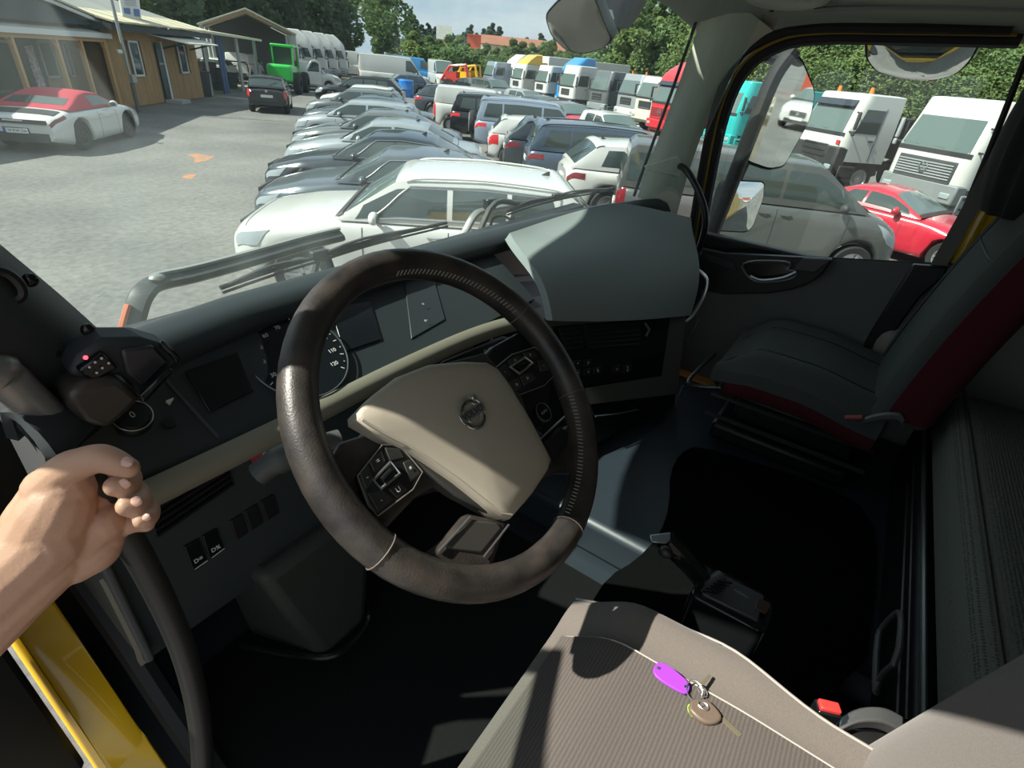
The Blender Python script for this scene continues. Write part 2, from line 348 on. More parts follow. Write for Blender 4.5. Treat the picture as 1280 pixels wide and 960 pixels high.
# ------------------------------------------------------------------ passenger door
door = struct('door_1', MB().box((1.16, -.20, 1.95), (.05, .80, .72)), dark2, bevel=.01)
sill = crom([at(868, 309, 'x', 1.12), at(885, 315, 'x', 1.12), at(940, 319, 'x', 1.12), at(1010, 322, 'x', 1.12), at(1100, 327, 'x', 1.12), at(1178, 331, 'x', 1.12), at(1210, 332, 'x', 1.12)], 4)
low = [Vector((1.12, p.y, 1.70)) for p in sill]
def dpan(u, v):
    n = len(sill) - 1; i = min(int(u * n), n - 1); t = u * n - i; a = sill[i].lerp(sill[i + 1], t); b = low[i].lerp(low[i + 1], t)
    return a.lerp(b, v) + Vector((-.045 * math.sin(PI * min(1, v * 1.6) * .5) - .02 * (v > .45) * (v - .45), 0, 0))
pdoor = mat('door_panel', (.11, .118, .11), .8, bump=(700, .3, .001))
obj('door_panel', patch(dpan, 0, 1, 0, 1, 24, 12, off=0, thick=.02), pdoor, door)
# dark cap with the handle recess, along the front of the sill
cap = [(868, 309), (905, 317), (1040, 324), (1028, 342), (1012, 354), (990, 362), (960, 367), (905, 368), (872, 362)]
obj('door_cap', MB().prism([at(x, y, 'x', 1.068) for x, y in cap], (.03, 0, 0)), dark2, door, bevel=.004)
obj('window_switch_pod', MB().prism([at(x, y, 'x', 1.062) for x, y in ((1003, 323), (1040, 325), (1018, 341), (990, 338))], (.02, 0, 0)), mat('switch_pod', (.05, .055, .055), .35), door, bevel=.003)
hp = smooth_closed([at(x, y, 'x', 1.058) for x, y in ((924, 326), (985, 326), (989, 333), (980, 337), (999, 339), (990, 350), (948, 354), (934, 346))], 2)
obj('door_handle_surround', MB().tube(hp, .0042, 8, closed=True), mat('handle_grey', (.22, .23, .23), .35, .6), door)
obj('door_handle', MB().tube(crom([at(938, 345, 'x', 1.05), at(952, 350, 'x', 1.045), at(978, 347, 'x', 1.045), at(995, 340, 'x', 1.05)], 5), .006, 8), silver, door)
obj('door_handle_recess', MB().prism([at(x, y, 'x', 1.066) for x, y in ((930, 330), (980, 330), (990, 340), (985, 347), (945, 349), (936, 342))], (.01, 0, 0)), gloss, door)
obj('speaker_grille', MB().prism([at(x, y, 'x', 1.064) for x, y in ((880, 318), (918, 328), (922, 340), (885, 326))], (.01, 0, 0)), dark, door, bevel=.002)
obj('door_edge_trim', MB().prism([at(x, y, 'x', 1.06) for x, y in ((1141, 331), (1184, 334), (1182, 345), (1150, 372), (1112, 425), (1085, 440), (1072, 440))], (.03, 0, 0)), dark2, door, bevel=.006)
# door frame: glass edge, rubber seal, painted flange
fr = [at(878, 318, 'x', 1.13), at(893, 235, 'x', 1.13), at(912, 150, 'x', 1.13), at(940, 92, 'x', 1.13), at(985, 62, 'x', 1.13), at(1040, 53, 'x', 1.13), at(1140, 54, 'x', 1.13), at(1286, 57, 'x', 1.13)]
fr = crom(fr, 6)
rear = [at(1283, 70, 'x', 1.13), at(1236, 190, 'x', 1.13), at(1182, 318, 'x', 1.13)]
obj('window_frame', MB().tube([p + Vector((0, .022, .012)) for p in fr], .020, 8), rubber, door)
obj('window_frame', MB().tube(crom(rear, 6), .008, 8), rubber, door)
obj('painted_flange', MB().tube([p + Vector((-.016, .036, .022)) for p in fr], .0065, 6), mat('flange_paint', (.40, .26, .05), .4), door)
obj('door_seal', MB().tube([p + Vector((-.028, .052, .032)) for p in fr], .014, 8), rubber, door)
obj('door_seal', MB().tube(sill, .006, 6), rubber, door)
gl = [p for p in fr] + crom(rear, 6) + [sill[-2], sill[len(sill) // 2], sill[2]]
sg = glass_mat('side_glass', (.90, .96, .94), .012, (.8, .86, .85), .035)
obj('window_pane', MB().prism([Vector((1.135, p.y, p.z)) for p in gl], (.005, 0, 0)), sg, door)
# grab handle on the passenger pillar
t = thing('grab_handle', 'curved black grab handle bolted to the pillar beside the passenger door window', 'handle', at(845, 206, 'x', 1.03))
gp = crom([at(846, 207, 'x', 1.045), at(853, 209, 'x', 1.02), at(862, 218, 'x', .985), at(876, 246, 'x', .965), at(882, 272, 'x', .965), at(879, 295, 'x', .98), at(871, 317, 'x', 1.0)], 6)
obj('bar', MB().tube(gp, .0115, 12), dark2, t)
obj('mount', MB().ell(gp[0], (.016, .016, .016), 12), dark, t); obj('mount', MB().ell(gp[-1], (.018, .018, .02), 12), dark, t)
# roof: courtesy-light bowl seen at the top edge
t = thing('roof_console', 'pale grey bowl-shaped roof moulding at the front of the headliner', 'moulding', (.80, .14, 3.03))
rc = at(1022, -6, 'z', 3.03)
obj('bowl', MB().ell((1.0, .10, 3.035), (.085, .12, .03), 20), mat('moulding_grey', (.55, .55, .5), .5), t)
obj('button', MB().cyl((1.0, .13, 3.004), (1.0, .13, 3.0), .006, seg=10), dark2, t)

# driver's door, standing open outside the frame: its lower half shades the footwell
dd = Vector((-math.sin(math.radians(72)), -math.cos(math.radians(72)), 0)); dn = Vector((-dd.y, dd.x, 0)); d0 = Vector((-1.02, .47, 0))
def dp(u, z, o=0): return d0 + dd * u + dn * o + Vector((0, 0, z))
d2 = struct('door_2', MB().prism([dp(0, 1.75), dp(.25, 1.45), dp(.98, 1.45), dp(.98, 2.36), dp(0, 2.26)], dn * .06), dark2, bevel=.012)
obj('door_panel', MB().prism([dp(.03, 1.78, -.035), dp(.26, 1.5, -.035), dp(.94, 1.5, -.035), dp(.94, 2.33, -.035), dp(.03, 2.24, -.035)], dn * .03), dark2, d2, bevel=.01)
obj('window_frame', MB().tube([dp(.0, 2.26, .03), dp(.06, 2.6, .03), dp(.20, 2.93, .03), dp(.40, 2.99, .03), dp(.96, 2.99, .03), dp(.98, 2.36, .03)], .024, 8), rubber, d2)
obj('window_pane', MB().prism([dp(.01, 2.26, .025), dp(.07, 2.6, .025), dp(.21, 2.92, .025), dp(.40, 2.98, .025), dp(.95, 2.98, .025), dp(.97, 2.36, .025)], dn * .005), sg, d2)

struct('wall_front_left', MB().box((-1.035, .64, 1.83), (.03, .42, 1.06)), dark2)
struct('trim_14', MB().box((1.06, .06, 1.765), (.13, .22, .012)), mat('step_ochre', (.40, .17, .03), .4), bevel=.004)
vz = thing('sun_visor', 'smoked sun visor across the top of the windscreen outside', 'visor', (.08, .8, 3.15))  # unseen from the camera; added and sized to shade the passenger side
obj('visor_sheet', patch(lambda u, v: Vector((-1.0 + 2.15 * u, .58 + .37 * v - .12 * (2 * u - 1) ** 4, 3.23 - .05 * v * v)), 0, 1, 0, 1, 20, 6, off=0, thick=.008), mat('visor_smoke', (.012, .012, .014), .2), vz)
for x in (-.7, 0, .75): obj('visor_bracket', MB().tube([(x, .40, 3.15), (x, .62, 3.21)], .012, 6), dark2, vz)
# ================================================================== dashboard
dash = thing('dashboard', 'dark truck dashboard with dials, vents and angled centre console under the windscreen', 'dashboard', (0, .5, 1.7))
xs = np.linspace(-.9, .98, 48)
def hood(u, v):
    x = -.9 + 1.88 * u; y, z = rimyz(x); pr = [(.055, -.05), (.03, -.004), (0, 0), (-.03, -.006), (-.045, -.022), (-.036, -.035)]
    k = v * 5; i = min(int(k), 4); t = k - i; a, b = pr[i], pr[i + 1]
    return Vector((x, y + a[0] + (b[0] - a[0]) * t, z + a[1] + (b[1] - a[1]) * t))
obj('hood', patch(hood, 0, 1, 0, 1, 48, 10, off=0, thick=.012), dark, dash, angle=60)
def clus(u, v):
    x = -.88 + 1.16 * u; y, z = rimyz(x); y = max(y - .036, .45); return Vector((x, .405 + (y - .405) * v, 2.213 + (z - .035 - 2.213) * v))
obj('instrument_panel', patch(clus, 0, 1, 0, 1, 30, 6, off=0, thick=.02), dark, dash)
CP, CN = (0, .405, 2.2165), (0, -.56, .83)
_n = np.array(CN); _n = _n / np.linalg.norm(_n); CN = tuple(_n)
def cq(px, py, o=.004):
    # on the instrument panel's own slope at that x
    p = Vector((CAM).tolist()); d = Vector(ray(px, py).tolist()); lo, hi = .2, 3.0
    for _ in range(40):
        m = (lo + hi) / 2; q = p + d * m; x = max(-.88, min(.28, q.x)); y1, z1 = rimyz(x); y1 = max(y1 - .036, .45); zz = 2.213 + (z1 - .035 - 2.213) * (q.y - .405) / (y1 - .405)
        if q.z > zz: lo = m
        else: hi = m
    q = p + d * lo; return q + Vector(CN) * o
def cplate(name, pts, m, o=.004, th=.006, bevel=.0015, parent=None):
    return obj(name, MB().prism([cq(x, y, o) for x, y in pts], Vector(CN) * -th), m, parent or dash, bevel=bevel)
# speedometer: ring, face, ticks, numerals
sc = cq(372, 446, .006); e1 = (cq(427, 432, .006) - cq(317, 460, .006)); rad = e1.length / 2
F = frame(sc, Vector((1, 0, 0)), Vector((0, .83, .56)))
def fp(r, a, h=0): return F @ Vector((r * math.cos(a), r * math.sin(a), h))
spd = obj('speedometer', MB().prism([fp(rad * .98, 2 * PI * k / 40) for k in range(40)], F.to_3x3() @ Vector((0, 0, -.008))), screen, dash)
obj('dial_ring', MB().tube([fp(rad, 2 * PI * k / 48, .002) for k in range(48)], .0016, 6, closed=True), mat('ring_grey', (.16, .18, .19), .3, .7), spd)
tk = MB()
for k in range(25):
    a = math.radians(225 - 270 * k / 24); l = .86 if k % 2 == 0 else .91
    c = fp(rad * (.94 + l) / 2, a, .001); x = (fp(1, a) - fp(0, 0)); tk.add([c + (F.to_3x3() @ Vector((math.cos(a) * i * rad * (.94 - l) / 2 - math.sin(a) * j * .0008, math.sin(a) * i * rad * (.94 - l) / 2 + math.cos(a) * j * .0008, 0))) for i, j in ((-1, -1), (1, -1), (1, 1), (-1, 1))], [(0, 1, 2, 3)])
obj('dial_ticks', tk, white_ink, spd, angle=10)['kind'] = 'stuff'
for i, s in enumerate(('20', '30', '40', '50', '60', '70', '80', '90', '100', '110', '120')):
    a = math.radians(222 - 264 * i / 10); text('dial_numeral', s, .012, white_ink, F @ Matrix.Translation((rad * .72 * math.cos(a), rad * .72 * math.sin(a), .001)), spd, .0002)
text('dial_unit', 'km/h', .007, white_ink, F @ Matrix.Translation((-rad * .5, -rad * .62, .001)), spd, .0002)
obj('needle', MB().prism([fp(.006, math.radians(215 + 90), .003), fp(rad * .8, math.radians(215), .003), fp(.006, math.radians(215 - 90), .003)], F.to_3x3() @ Vector((0, 0, .001))), mat('needle_white', (.5, .5, .5), .5), spd)
cplate('display_screen', ((231, 466), (297, 441), (317, 489), (262, 517)), screen)
cplate('display_screen', ((412, 386), (462, 377), (476, 425), (430, 441)), screen)
cplate('side_panel', ((505, 352), (540, 342), (556, 400), (514, 424)), mat('side_panel', (.035, .043, .048), .4), o=.003)
for i, (x, y) in enumerate(((527, 383), (530, 403))):
    a = cq(x, y, .0095); text('switch_symbol', ('=', 'o-')[i], .012, white_ink, frame(a, (1, 0, 0), (0, .83, .56)), dash, .0003)
# light knob and vent at the driver's end
kc = cq(165, 525, .006)
kn = obj('light_knob', MB().lathe([(0, .010), (.020, .010), (.024, .006), (.026, -.01)], kc, CN, 24), dark2, dash)
obj('knob_ring', MB().tube([kc + Vector((.0245 * math.cos(a), .0245 * math.sin(a) * .83, .0245 * math.sin(a) * .56)) + Vector(CN) * .008 for a in np.linspace(0, 2 * PI, 28)[:-1]], .0011, 5, closed=True), mat('ring_light', (.4, .42, .42), .35, .6), kn)
text('knob_symbol', '0', .014, white_ink, frame(kc + Vector(CN) * .0102, (1, 0, 0), (0, .83, .56)), kn, .0003)
obj('dimmer_knob', MB().lathe([(0, .006), (.008, .006), (.009, 0)], cq(211, 532, .004), CN, 14), dark2, dash)
cplate('hazard_marker', ((207, 503), (217, 499), (212, 507)), white_ink, o=.006, bevel=0)
cplate('panel_seam', ((203, 472), (206, 471), (274, 545), (271, 548)), mat('seam_grey', (.06, .07, .075), .5), o=.0015, bevel=0)
# beige strip
st = crom([(-.89, .375, 2.232), (-.80, .388, 2.216), (-.55, .396, 2.206), (-.30, .397, 2.206), (-.05, .394, 2.200), (.12, .372, 2.192), (.205, .335, 2.178)], 6)
obj('beige_strip', MB().loft([[p + Vector((0, .012, .020)), p + Vector((0, -.006, .014)), p + Vector((0, -.014, 0)), p + Vector((0, -.012, -.016)), p + Vector((0, .006, -.024))] for p in st]), beige, dash, angle=60)
# lower panel with vent and switches
def lowp(u, v):
    x = -.885 + .70 * u; return Vector((x, .392 - .03 * v + .05 * max(0, v - .85), 2.19 - .26 * v))
obj('lower_panel', patch(lowp, 0, 1, 0, 1, 20, 10, off=0, thick=-.02).box((-.53, .56, 1.955), (.70, .34, .03)), dark, dash)
LN = Vector((0, -.993, .115)) * -1
def lq(px, py, o=.003):
    q = atp(px, py, (0, .392, 2.19), (0, -.993, .115)); return q + Vector((0, -.993, -.115)) * o
def lplate(name, pts, m, o=.003, th=.006, bevel=.001, parent=None): return obj(name, MB().prism([lq(x, y, o) for x, y in pts], Vector((0, .99, 0)) * th), m, parent or dash, bevel=bevel)
vent = lplate('air_vent', ((183, 632), (282, 572), (292, 606), (196, 672)), gloss, .001)
for k in range(5):
    f = (k + .5) / 5; a = lq(184 + 13 * f, 634 + 36 * f, .006); b = lq(281 + 10 * f, 574 + 31 * f, .006)
    obj('vent_slat', MB().tube([a, b], .0035, 6, flat=.6), dark2, vent)
for i, pts in enumerate((((229, 682), (248, 672), (258, 700), (240, 711)), ((252, 669), (270, 659), (279, 685), (261, 697)), ((287, 650), (301, 641), (309, 664), (295, 674)), ((305, 638), (320, 629), (328, 652), (313, 662)), ((325, 626), (341, 617), (348, 640), (334, 649)))):
    s = lplate('rocker_switch', pts, gloss if i < 2 else dark2, .004)
    if i < 2:
        c = lq(sum(p[0] for p in pts) / 4 + 2, sum(p[1] for p in pts) / 4 + 6, .0055)
        text('switch_symbol', ('D≡', 'D%')[i], .011, white_ink, frame(c, (1, 0, .0), (0, .1, 1)), s, .0003)
        obj('switch_underline', MB().tube([lq(pts[3][0] + 1, pts[3][1] - 2, .006), lq(pts[2][0] - 1, pts[2][1] - 2, .006)], .0007, 4), white_ink, s)
s = lplate('warning_sticker', ((309, 562), (353, 546), (356, 568), (317, 586)), mat('sticker_red', (.42, .025, .05), .5), .004, .002, 0)
text('sticker_symbol', 'O x', .016, white_ink, frame(lq(334, 565, .0045), (1, 0, 0), (0, .1, 1)), s, .0002)
# driver's end of the dash
endm = mat('dash_end', (.075, .08, .082), .6, bump=(700, .3, .0008))
obj('end_panel', MB().prism([(-.89, y, z) for y, z in ((.36, 2.41), (.345, 2.30), (.36, 2.16), (.345, 1.95), (.42, 1.93), (.55, 2.0), (.55, 2.38))], (.012, 0, 0)), endm, dash, bevel=.004)
obj('end_trim', MB().loft([[Vector((-.895, y + a, z + b)) + Vector((c, 0, 0)) for a, b, c in ((0, 0, 0), (-.008, -.006, 0), (-.008, -.006, .016), (0, 0, .016))] for y, z in ((.375, 2.13), (.368, 2.05), (.362, 1.98), (.375, 1.935))]), beige, dash)
# column shroud down to the floor
obj('column_shroud', MB().loft([[Vector(p) for p in r] for r in (((-.70, .335, 1.97), (-.44, .335, 1.97), (-.42, .52, 1.97), (-.72, .52, 1.97)), ((-.675, .305, 1.85), (-.475, .305, 1.85), (-.45, .5, 1.85), (-.70, .5, 1.85)), ((-.635, .275, 1.70), (-.525, .275, 1.70), (-.46, .48, 1.66), (-.69, .48, 1.66)))]), mat('shroud', (.026, .032, .028), .6), dash, bevel=.02, seg=3)
obj('shroud_lip', MB().tube(crom([(-.72, .44, 1.70), (-.67, .33, 1.71), (-.62, .262, 1.715), (-.54, .262, 1.715), (-.49, .32, 1.71), (-.46, .42, 1.70)], 5), .008, 8), gloss, dash)
# upper centre box, facing the driver
top = crom([(.29, .535, 2.358), (.62, .500, 2.378), (.80, .40, 2.404), (.885, .18, 2.402)], 8); bot = crom([(.205, .318, 2.195), (.42, .23, 2.155), (.62, .16, 2.125), (.80, .097, 2.108)], 8)
def cbox(u, v):
    k = u * 24; i = min(int(k), 23); t = k - i; a = top[i].lerp(top[i + 1], t); b = bot[i].lerp(bot[i + 1], t); w = .5 - .5 * math.cos(PI * min(1, v * 1.0)); w = v
    return a.lerp(b, w) + Vector((-.25, -.55, .8)) * (.060 * math.sin(PI * max(v, 0) ** 1.6) * (.6 + .4 * math.sin(PI * u)))
obj('centre_box', patch(cbox, 0, 1, 0, 1, 24, 18, off=0, thick=.03), grey, dash, angle=60)
obj('box_end', MB().loft([[a, a + Vector((.04, .10, 0))] for a in [cbox(.999, v / 10) + Vector((.004, 0, 0)) for v in range(11)]], close=False), grey, dash)
# console front below the box
E_, D_, G_ = Vector((.205, .318, 2.195)), Vector((.80, .097, 2.108)), Vector((.205, .243, 2.03))
KN = (D_ - E_).cross(G_ - E_).normalized()
if KN.y > 0: KN = -KN
def kq(px, py, o=.003): return atp(px, py, E_, KN) + KN * o
def kplate(name, pts, m, o=.003, th=.01, bevel=.0015, parent=None): return obj(name, MB().prism([kq(x, y, o) for x, y in pts], KN * -th), m, parent or dash, bevel=bevel)
f = [kq(676, 400, 0), kq(856, 389, 0), kq(845, 492, 0), kq(712, 508, 0)]
lb = [Vector((.20, .155, 1.80)), Vector((.78, .03, 1.76))]
back = Vector((.08, .42, 0))
obj('console_body', MB().add([f[0], f[1], f[2], f[3], lb[1], lb[0]] + [p + back for p in (f[0], f[1], f[2], f[3], lb[1], lb[0])], [(0, 1, 2, 3), (3, 2, 4, 5), (1, 7, 8, 2), (2, 8, 10, 4), (0, 3, 9, 6), (3, 5, 11, 9), (0, 6, 7, 1), (5, 4, 10, 11)]), dark2, dash, bevel=.006)
bz = mat('bezel_grey', (.085, .085, .075), .55)
obj('console_bezel', MB().add([kq(x, y, .006) for x, y in ((676, 400), (856, 389), (845, 492), (712, 508), (688, 408), (836, 396), (825, 470), (716, 487))], [(0, 1, 5, 4), (1, 2, 6, 5), (2, 3, 7, 6), (3, 0, 4, 7)]), bz, dash)
pan = kplate('control_panel', ((688, 408), (836, 396), (825, 470), (716, 487)), gloss, .004)
for pts, n in ((((728, 405), (798, 400), (796, 432), (734, 437)), 6), (((696, 409), (722, 406), (727, 436), (706, 439)), 5)):
    v = kplate('air_vent', pts, dark2, .006, parent=dash)
    for k in range(n):
        q = (k + .5) / n; a = kq(pts[0][0] + (pts[3][0] - pts[0][0]) * q, pts[0][1] + (pts[3][1] - pts[0][1]) * q, .010); b = kq(pts[1][0] + (pts[2][0] - pts[1][0]) * q, pts[1][1] + (pts[2][1] - pts[1][1]) * q, .010)
        obj('vent_slat', MB().tube([a, b], .003, 6, flat=.5), dark, v)
obj('vent_thumbwheel', MB().tube([kq(804, 404, .008), kq(808, 412, .012), kq(805, 420, .008)], .004, 8), mat('thumb_grey', (.25, .26, .26), .4, .5), dash)
for i, (x, y, s) in enumerate(((720, 455, '^'), (733, 454, 'P'), (720, 466, 'v'), (733, 465, '='), (745, 463, '%'), (769, 461, 'o'), (782, 461, '2'))):
    b = kplate('console_button', ((x - 5, y - 4), (x + 5, y - 5), (x + 5, y + 4), (x - 5, y + 5)), dark2, .007)
    text('button_symbol', s, .014 if s != '2' else .022, white_ink, frame(kq(x, y, .0085), D_ - E_, (0, .4, .9)), b, .0003)
tray = kplate('open_tray', ((735, 496), (800, 491), (795, 512), (742, 520)), gloss, .004)
obj('tray_lip', MB().tube([kq(742, 520, .008), kq(770, 517, .010), (kq(795, 512, .008))], .003, 6), dark, dash)
obj('end_handle', MB().tube(crom([at(862, 334, 'x', .88), at(876, 340, 'x', .88), at(884, 351, 'x', .88), at(880, 370, 'x', .87), at(868, 392, 'x', .86), at(858, 402, 'x', .85)], 6), .006, 8), silver, dash)
obj('end_pocket', MB().prism([at(x, y, 'x', .90) for x, y in ((858, 336), (880, 345), (876, 372), (858, 400))], (.03, .06, 0)), dark2, dash)
obj('edge_trim', MB().tube(crom([at(874, 398, 'x', .84), at(868, 412, 'x', .84), at(858, 428, 'x', .84)], 4), .003, 6), silver, dash)
obj('edge_trim', MB().tube(crom([at(854, 482, 'x', .80), at(846, 502, 'x', .80), at(838, 524, 'x', .79), at(824, 546, 'x', .77)], 4), .0045, 6), silver, dash)
# stalks behind the wheel
t = thing('left_stalk', 'dark grey column stalk left of the steering wheel hub beside the red sticker', 'stalk', (-.66, .12, 2.33))
obj('lever', MB().tube(crom([at(322, 594, 'y', .22), at(345, 577, 'y', .21), at(374, 565, 'y', .20), at(425, 550, 'y', .18)], 5), [.017] * 5 + [.020] * 5 + [.016] * 6, 10), mat('stalk_grey', (.05, .054, .052), .5), t)
t = thing('right_stalk', 'flat black column stalk with two white symbols right of the hub top', 'stalk', (-.40, .20, 2.40))
WT = .755
WC = Vector((-.553, .002, 2.42)); WU = Vector((1, 0, 0)); WV = Vector((0, math.cos(WT), math.sin(WT))); WN = Vector((0, -math.sin(WT), math.cos(WT)))
def wq(px, py, h=0.0): return atp(px, py, WC + WN * h, WN)
obj('lever', MB().prism([wq(x, y, -.05) for x, y in ((552, 452), (628, 421), (640, 422), (642, 432), (634, 438), (556, 462))], WN * -.012), dark2, t, bevel=.003)
obj('stalk_edge', MB().tube([wq(553, 452, -.049), wq(628, 421, -.049), wq(640, 423, -.049)], .0012, 5), silver, t)
text('stalk_symbol', '= ==', .011, white_ink, frame(wq(611, 437, -.0485), wq(628, 429) - wq(600, 441), WV), t, .0003)
# ================================================================== steering wheel
sw = thing('steering_wheel', 'worn black leather steering wheel with a beige hub in front of the driver', 'steering wheel', WC)
def wl(u, v, h=0): return WC + WU * u + WV * v + WN * h
rad = .2115
rimr = .0205
obj('rim', MB().grid(lambda a, b: wl((rad + rimr * math.cos(2 * PI * b)) * math.cos(2 * PI * a), (rad + rimr * math.cos(2 * PI * b)) * math.sin(2 * PI * a), rimr * 1.05 * math.sin(2 * PI * b)), 72, 14, wu=True, wv=True), leather, sw)
st = MB()
for a0, a1 in ((25, 85), (-78, -22)):
    for k in range(34):
        a = math.radians(a0 + (a1 - a0) * k / 33); da = .011
        st.tube([wl((rad - rimr * .80) * math.cos(a), (rad - rimr * .80) * math.sin(a), rimr * .72), wl((rad - rimr * .97) * math.cos(a + da), (rad - rimr * .97) * math.sin(a + da), rimr * .40)], .0009, 4)
obj('stitching', st, mat('rim_stitch', (.26, .24, .21), .8), sw)['kind'] = 'stuff'
for a in (math.radians(22), math.radians(-20), math.radians(-80), math.radians(200)):
    obj('leather_seam', MB().tube([wl((rad + (rimr + .0004) * math.cos(b)) * math.cos(a), (rad + (rimr + .0004) * math.cos(b)) * math.sin(a), (rimr + .0008) * 1.05 * math.sin(b)) for b in np.linspace(0, 2 * PI, 20)[:-1]], .0009, 4, closed=True), mat('seam', (.12, .10, .085), .6), sw)
# spokes
def spoke(pts, h0, th, m, name='spoke', bevel=.006): return obj(name, MB().prism([wl(u, v, h0) for u, v in pts], WN * -th), m, sw, bevel=bevel, seg=3)
spoke(((-.205, .022), (-.165, .045), (-.09, .03), (-.06, -.06), (-.12, -.052), (-.175, -.060), (-.207, -.045)), -.012, .022, leather)
spoke(((.205, .030), (.19, .055), (.12, .055), (.06, .045), (.06, -.075), (.12, -.085), (.165, -.060), (.208, -.035)), -.014, .022, dark2)
def spx(pts, h, th, m, name, bevel=.004): return obj(name, MB().prism([wq(x, y, h) for x, y in pts], WN * -th), m, sw, bevel=bevel, seg=3)
spx(((586, 640), (640, 652), (628, 676), (619, 705), (628, 726), (648, 744), (575, 752), (510, 728), (500, 706), (538, 690), (560, 672)), -.002, .022, leather, 'lower_spoke', .008)
spx(((684, 575), (712, 528), (736, 545), (738, 610), (722, 590), (700, 590), (676, 598)), -.004, .022, leather, 'lower_spoke', .008)
spx(((594, 650), (622, 653), (628, 660), (602, 692), (560, 686), (556, 680)), .0005, .006, mat('spoke_insert', (.060, .058, .052), .3), 'spoke_insert', .0025)
spx(((680, 556), (700, 533), (712, 540), (709, 560), (690, 582)), -.0015, .006, dark2, 'spoke_insert', .0025)
obj('spoke_edge', MB().tube([wq(x, y, .001) for x, y in ((588, 646), (572, 664), (548, 690))], .0016, 6), silver, sw)
obj('spoke_edge', MB().tube([wq(x, y, .001) for x, y in ((636, 656), (616, 682), (605, 696))], .0014, 6), silver, sw)
obj('column_boss', MB().loft([[WC + WU * (r * math.cos(a)) + WV * (r * math.sin(a) - .01) + WN * h for a in np.linspace(0, 2 * PI, 25)[:-1]] for r, h in ((.075, -.03), (.085, -.06), (.07, -.12), (.06, -.30))]), dark2, sw)
obj('hub_skirt', MB().loft([[wl(u * k, v * k - .01, h) for u, v in ((-.14, .055), (-.02, .085), (.09, .065), (.105, -.02), (.075, -.12), (0, -.14), (-.05, -.135), (-.09, -.07))] for k, h in ((.96, .0), (.9, -.03))]), mat('skirt', (.035, .036, .033), .5), sw, bevel=.004)
# hub cover
HO = [wq(440, 520), wq(462, 497), wq(492, 474), wq(530, 459), wq(572, 455), wq(603, 456), wq(618, 464), wq(634, 486), wq(660, 530), wq(684, 577), wq(680, 590), wq(660, 620), wq(634, 650), wq(620, 648), wq(600, 632), wq(565, 604), wq(530, 580), wq(500, 561), (wq(470, 546)), wq(441, 529)]
hc = sum(HO, Vector()) / len(HO)
rings = []
for k, h in ((1.0, -.012), (1.0, .004), (.985, .010), (.94, .0135), (.8, .017), (.55, .0205), (.28, .0225), (.02, .023)):
    rings.append([hc + (p - hc) * k + WN * h for p in HO])
obj('hub_cover', MB().loft(rings), hubm, sw, angle=50)
obj('hub_crease', MB().tube([hc + (p - hc) * .965 + WN * .0125 for p in HO[12:]], .0016, 6), hubm, sw)
lc = wq(589, 517, .0235) ; LF = frame(lc, wq(607, 507, .0235) - wq(574, 528, .0235), WV)
emb = obj('emblem', MB().grid(lambda a, b: LF @ Vector(((.0168 + .0042 * math.cos(2 * PI * b)) * math.cos(2 * PI * a), (.0168 + .0042 * math.cos(2 * PI * b)) * math.sin(2 * PI * a), .002 + .0016 * math.sin(2 * PI * b))), 36, 8, wu=True, wv=True), chrome, sw)
obj('emblem_band', MB().prism([LF @ Vector(p) for p in ((-.021, -.0055, .0026), (.021, -.0055, .0026), (.021, .0055, .0026), (-.021, .0055, .0026))], LF.to_3x3() @ Vector((0, 0, .0012))), silver, emb)
obj('emblem_arrow', MB().prism([LF @ Vector(p) for p in ((.0115, .0135, .0026), (.0135, .0155, .0026), (.0115, .0175, .0026), (.0185, .0185, .0026), (.0175, .0115, .0026), (.0155, .0135, .0026), (.0135, .0115, .0026))], LF.to_3x3() @ Vector((0, 0, .0015))), chrome, emb)
text('emblem_lettering', 'VOLVO', .0112, mat('letter_dark', (.02, .02, .025), .4), LF @ Matrix.Translation((0, 0, .0041)), emb, .0003)
# button pods
def pod(pts, h, keys, sel, name):
    p = obj(name, MB().prism([wq(x, y, h) for x, y in pts], WN * -.014), dark2, sw, bevel=.003)
    edge = MB().tube([wq(x, y, h + .0008) for x, y in pts], .0009, 5, closed=True); obj('pod_edge', edge, mat('pod_edge', (.30, .29, .26), .35, .6), p)
    for q, s in keys:
        obj('button', MB().prism([wq(x, y, h + .001) for x, y in q], WN * -.004), mat('pod_key', (.032, .034, .032), .35), p, bevel=.001)
        c = (sum(a[0] for a in q) / len(q), sum(a[1] for a in q) / len(q))
        if s: text('button_symbol', s, .0085, white_ink, frame(wq(*c, h + .0025), WU, WV), p, .0002)
    o = [wq(x, y, h + .004) for x, y in sel]; obj('selector_frame', MB().tube(o, .0019, 6, closed=True), silver, p)
    c = sum(o, Vector()) / 4; obj('selector_roller', MB().tube([c + (o[0] - o[1]) * .28, c + (o[1] - o[0]) * .28], .0045, 10), gloss, p)
pod(((447, 595), (478, 556), (500, 556), (528, 590), (516, 612), (472, 645), (460, 632)), .0, [(((450, 592), (460, 580), (468, 600), (458, 612)), '-'), (((462, 577), (477, 562), (483, 576), (468, 590)), '='), (((481, 559), (500, 560), (506, 572), (488, 576)), ''), (((504, 578), (513, 574), (526, 591), (514, 602)), '*'), (((486, 611), (500, 603), (510, 612), (496, 622)), 'U'), (((460, 617), (478, 612), (492, 624), (473, 640)), '.')], ((467, 600), (488, 578), (500, 592), (476, 611)), 'left_button_pod')
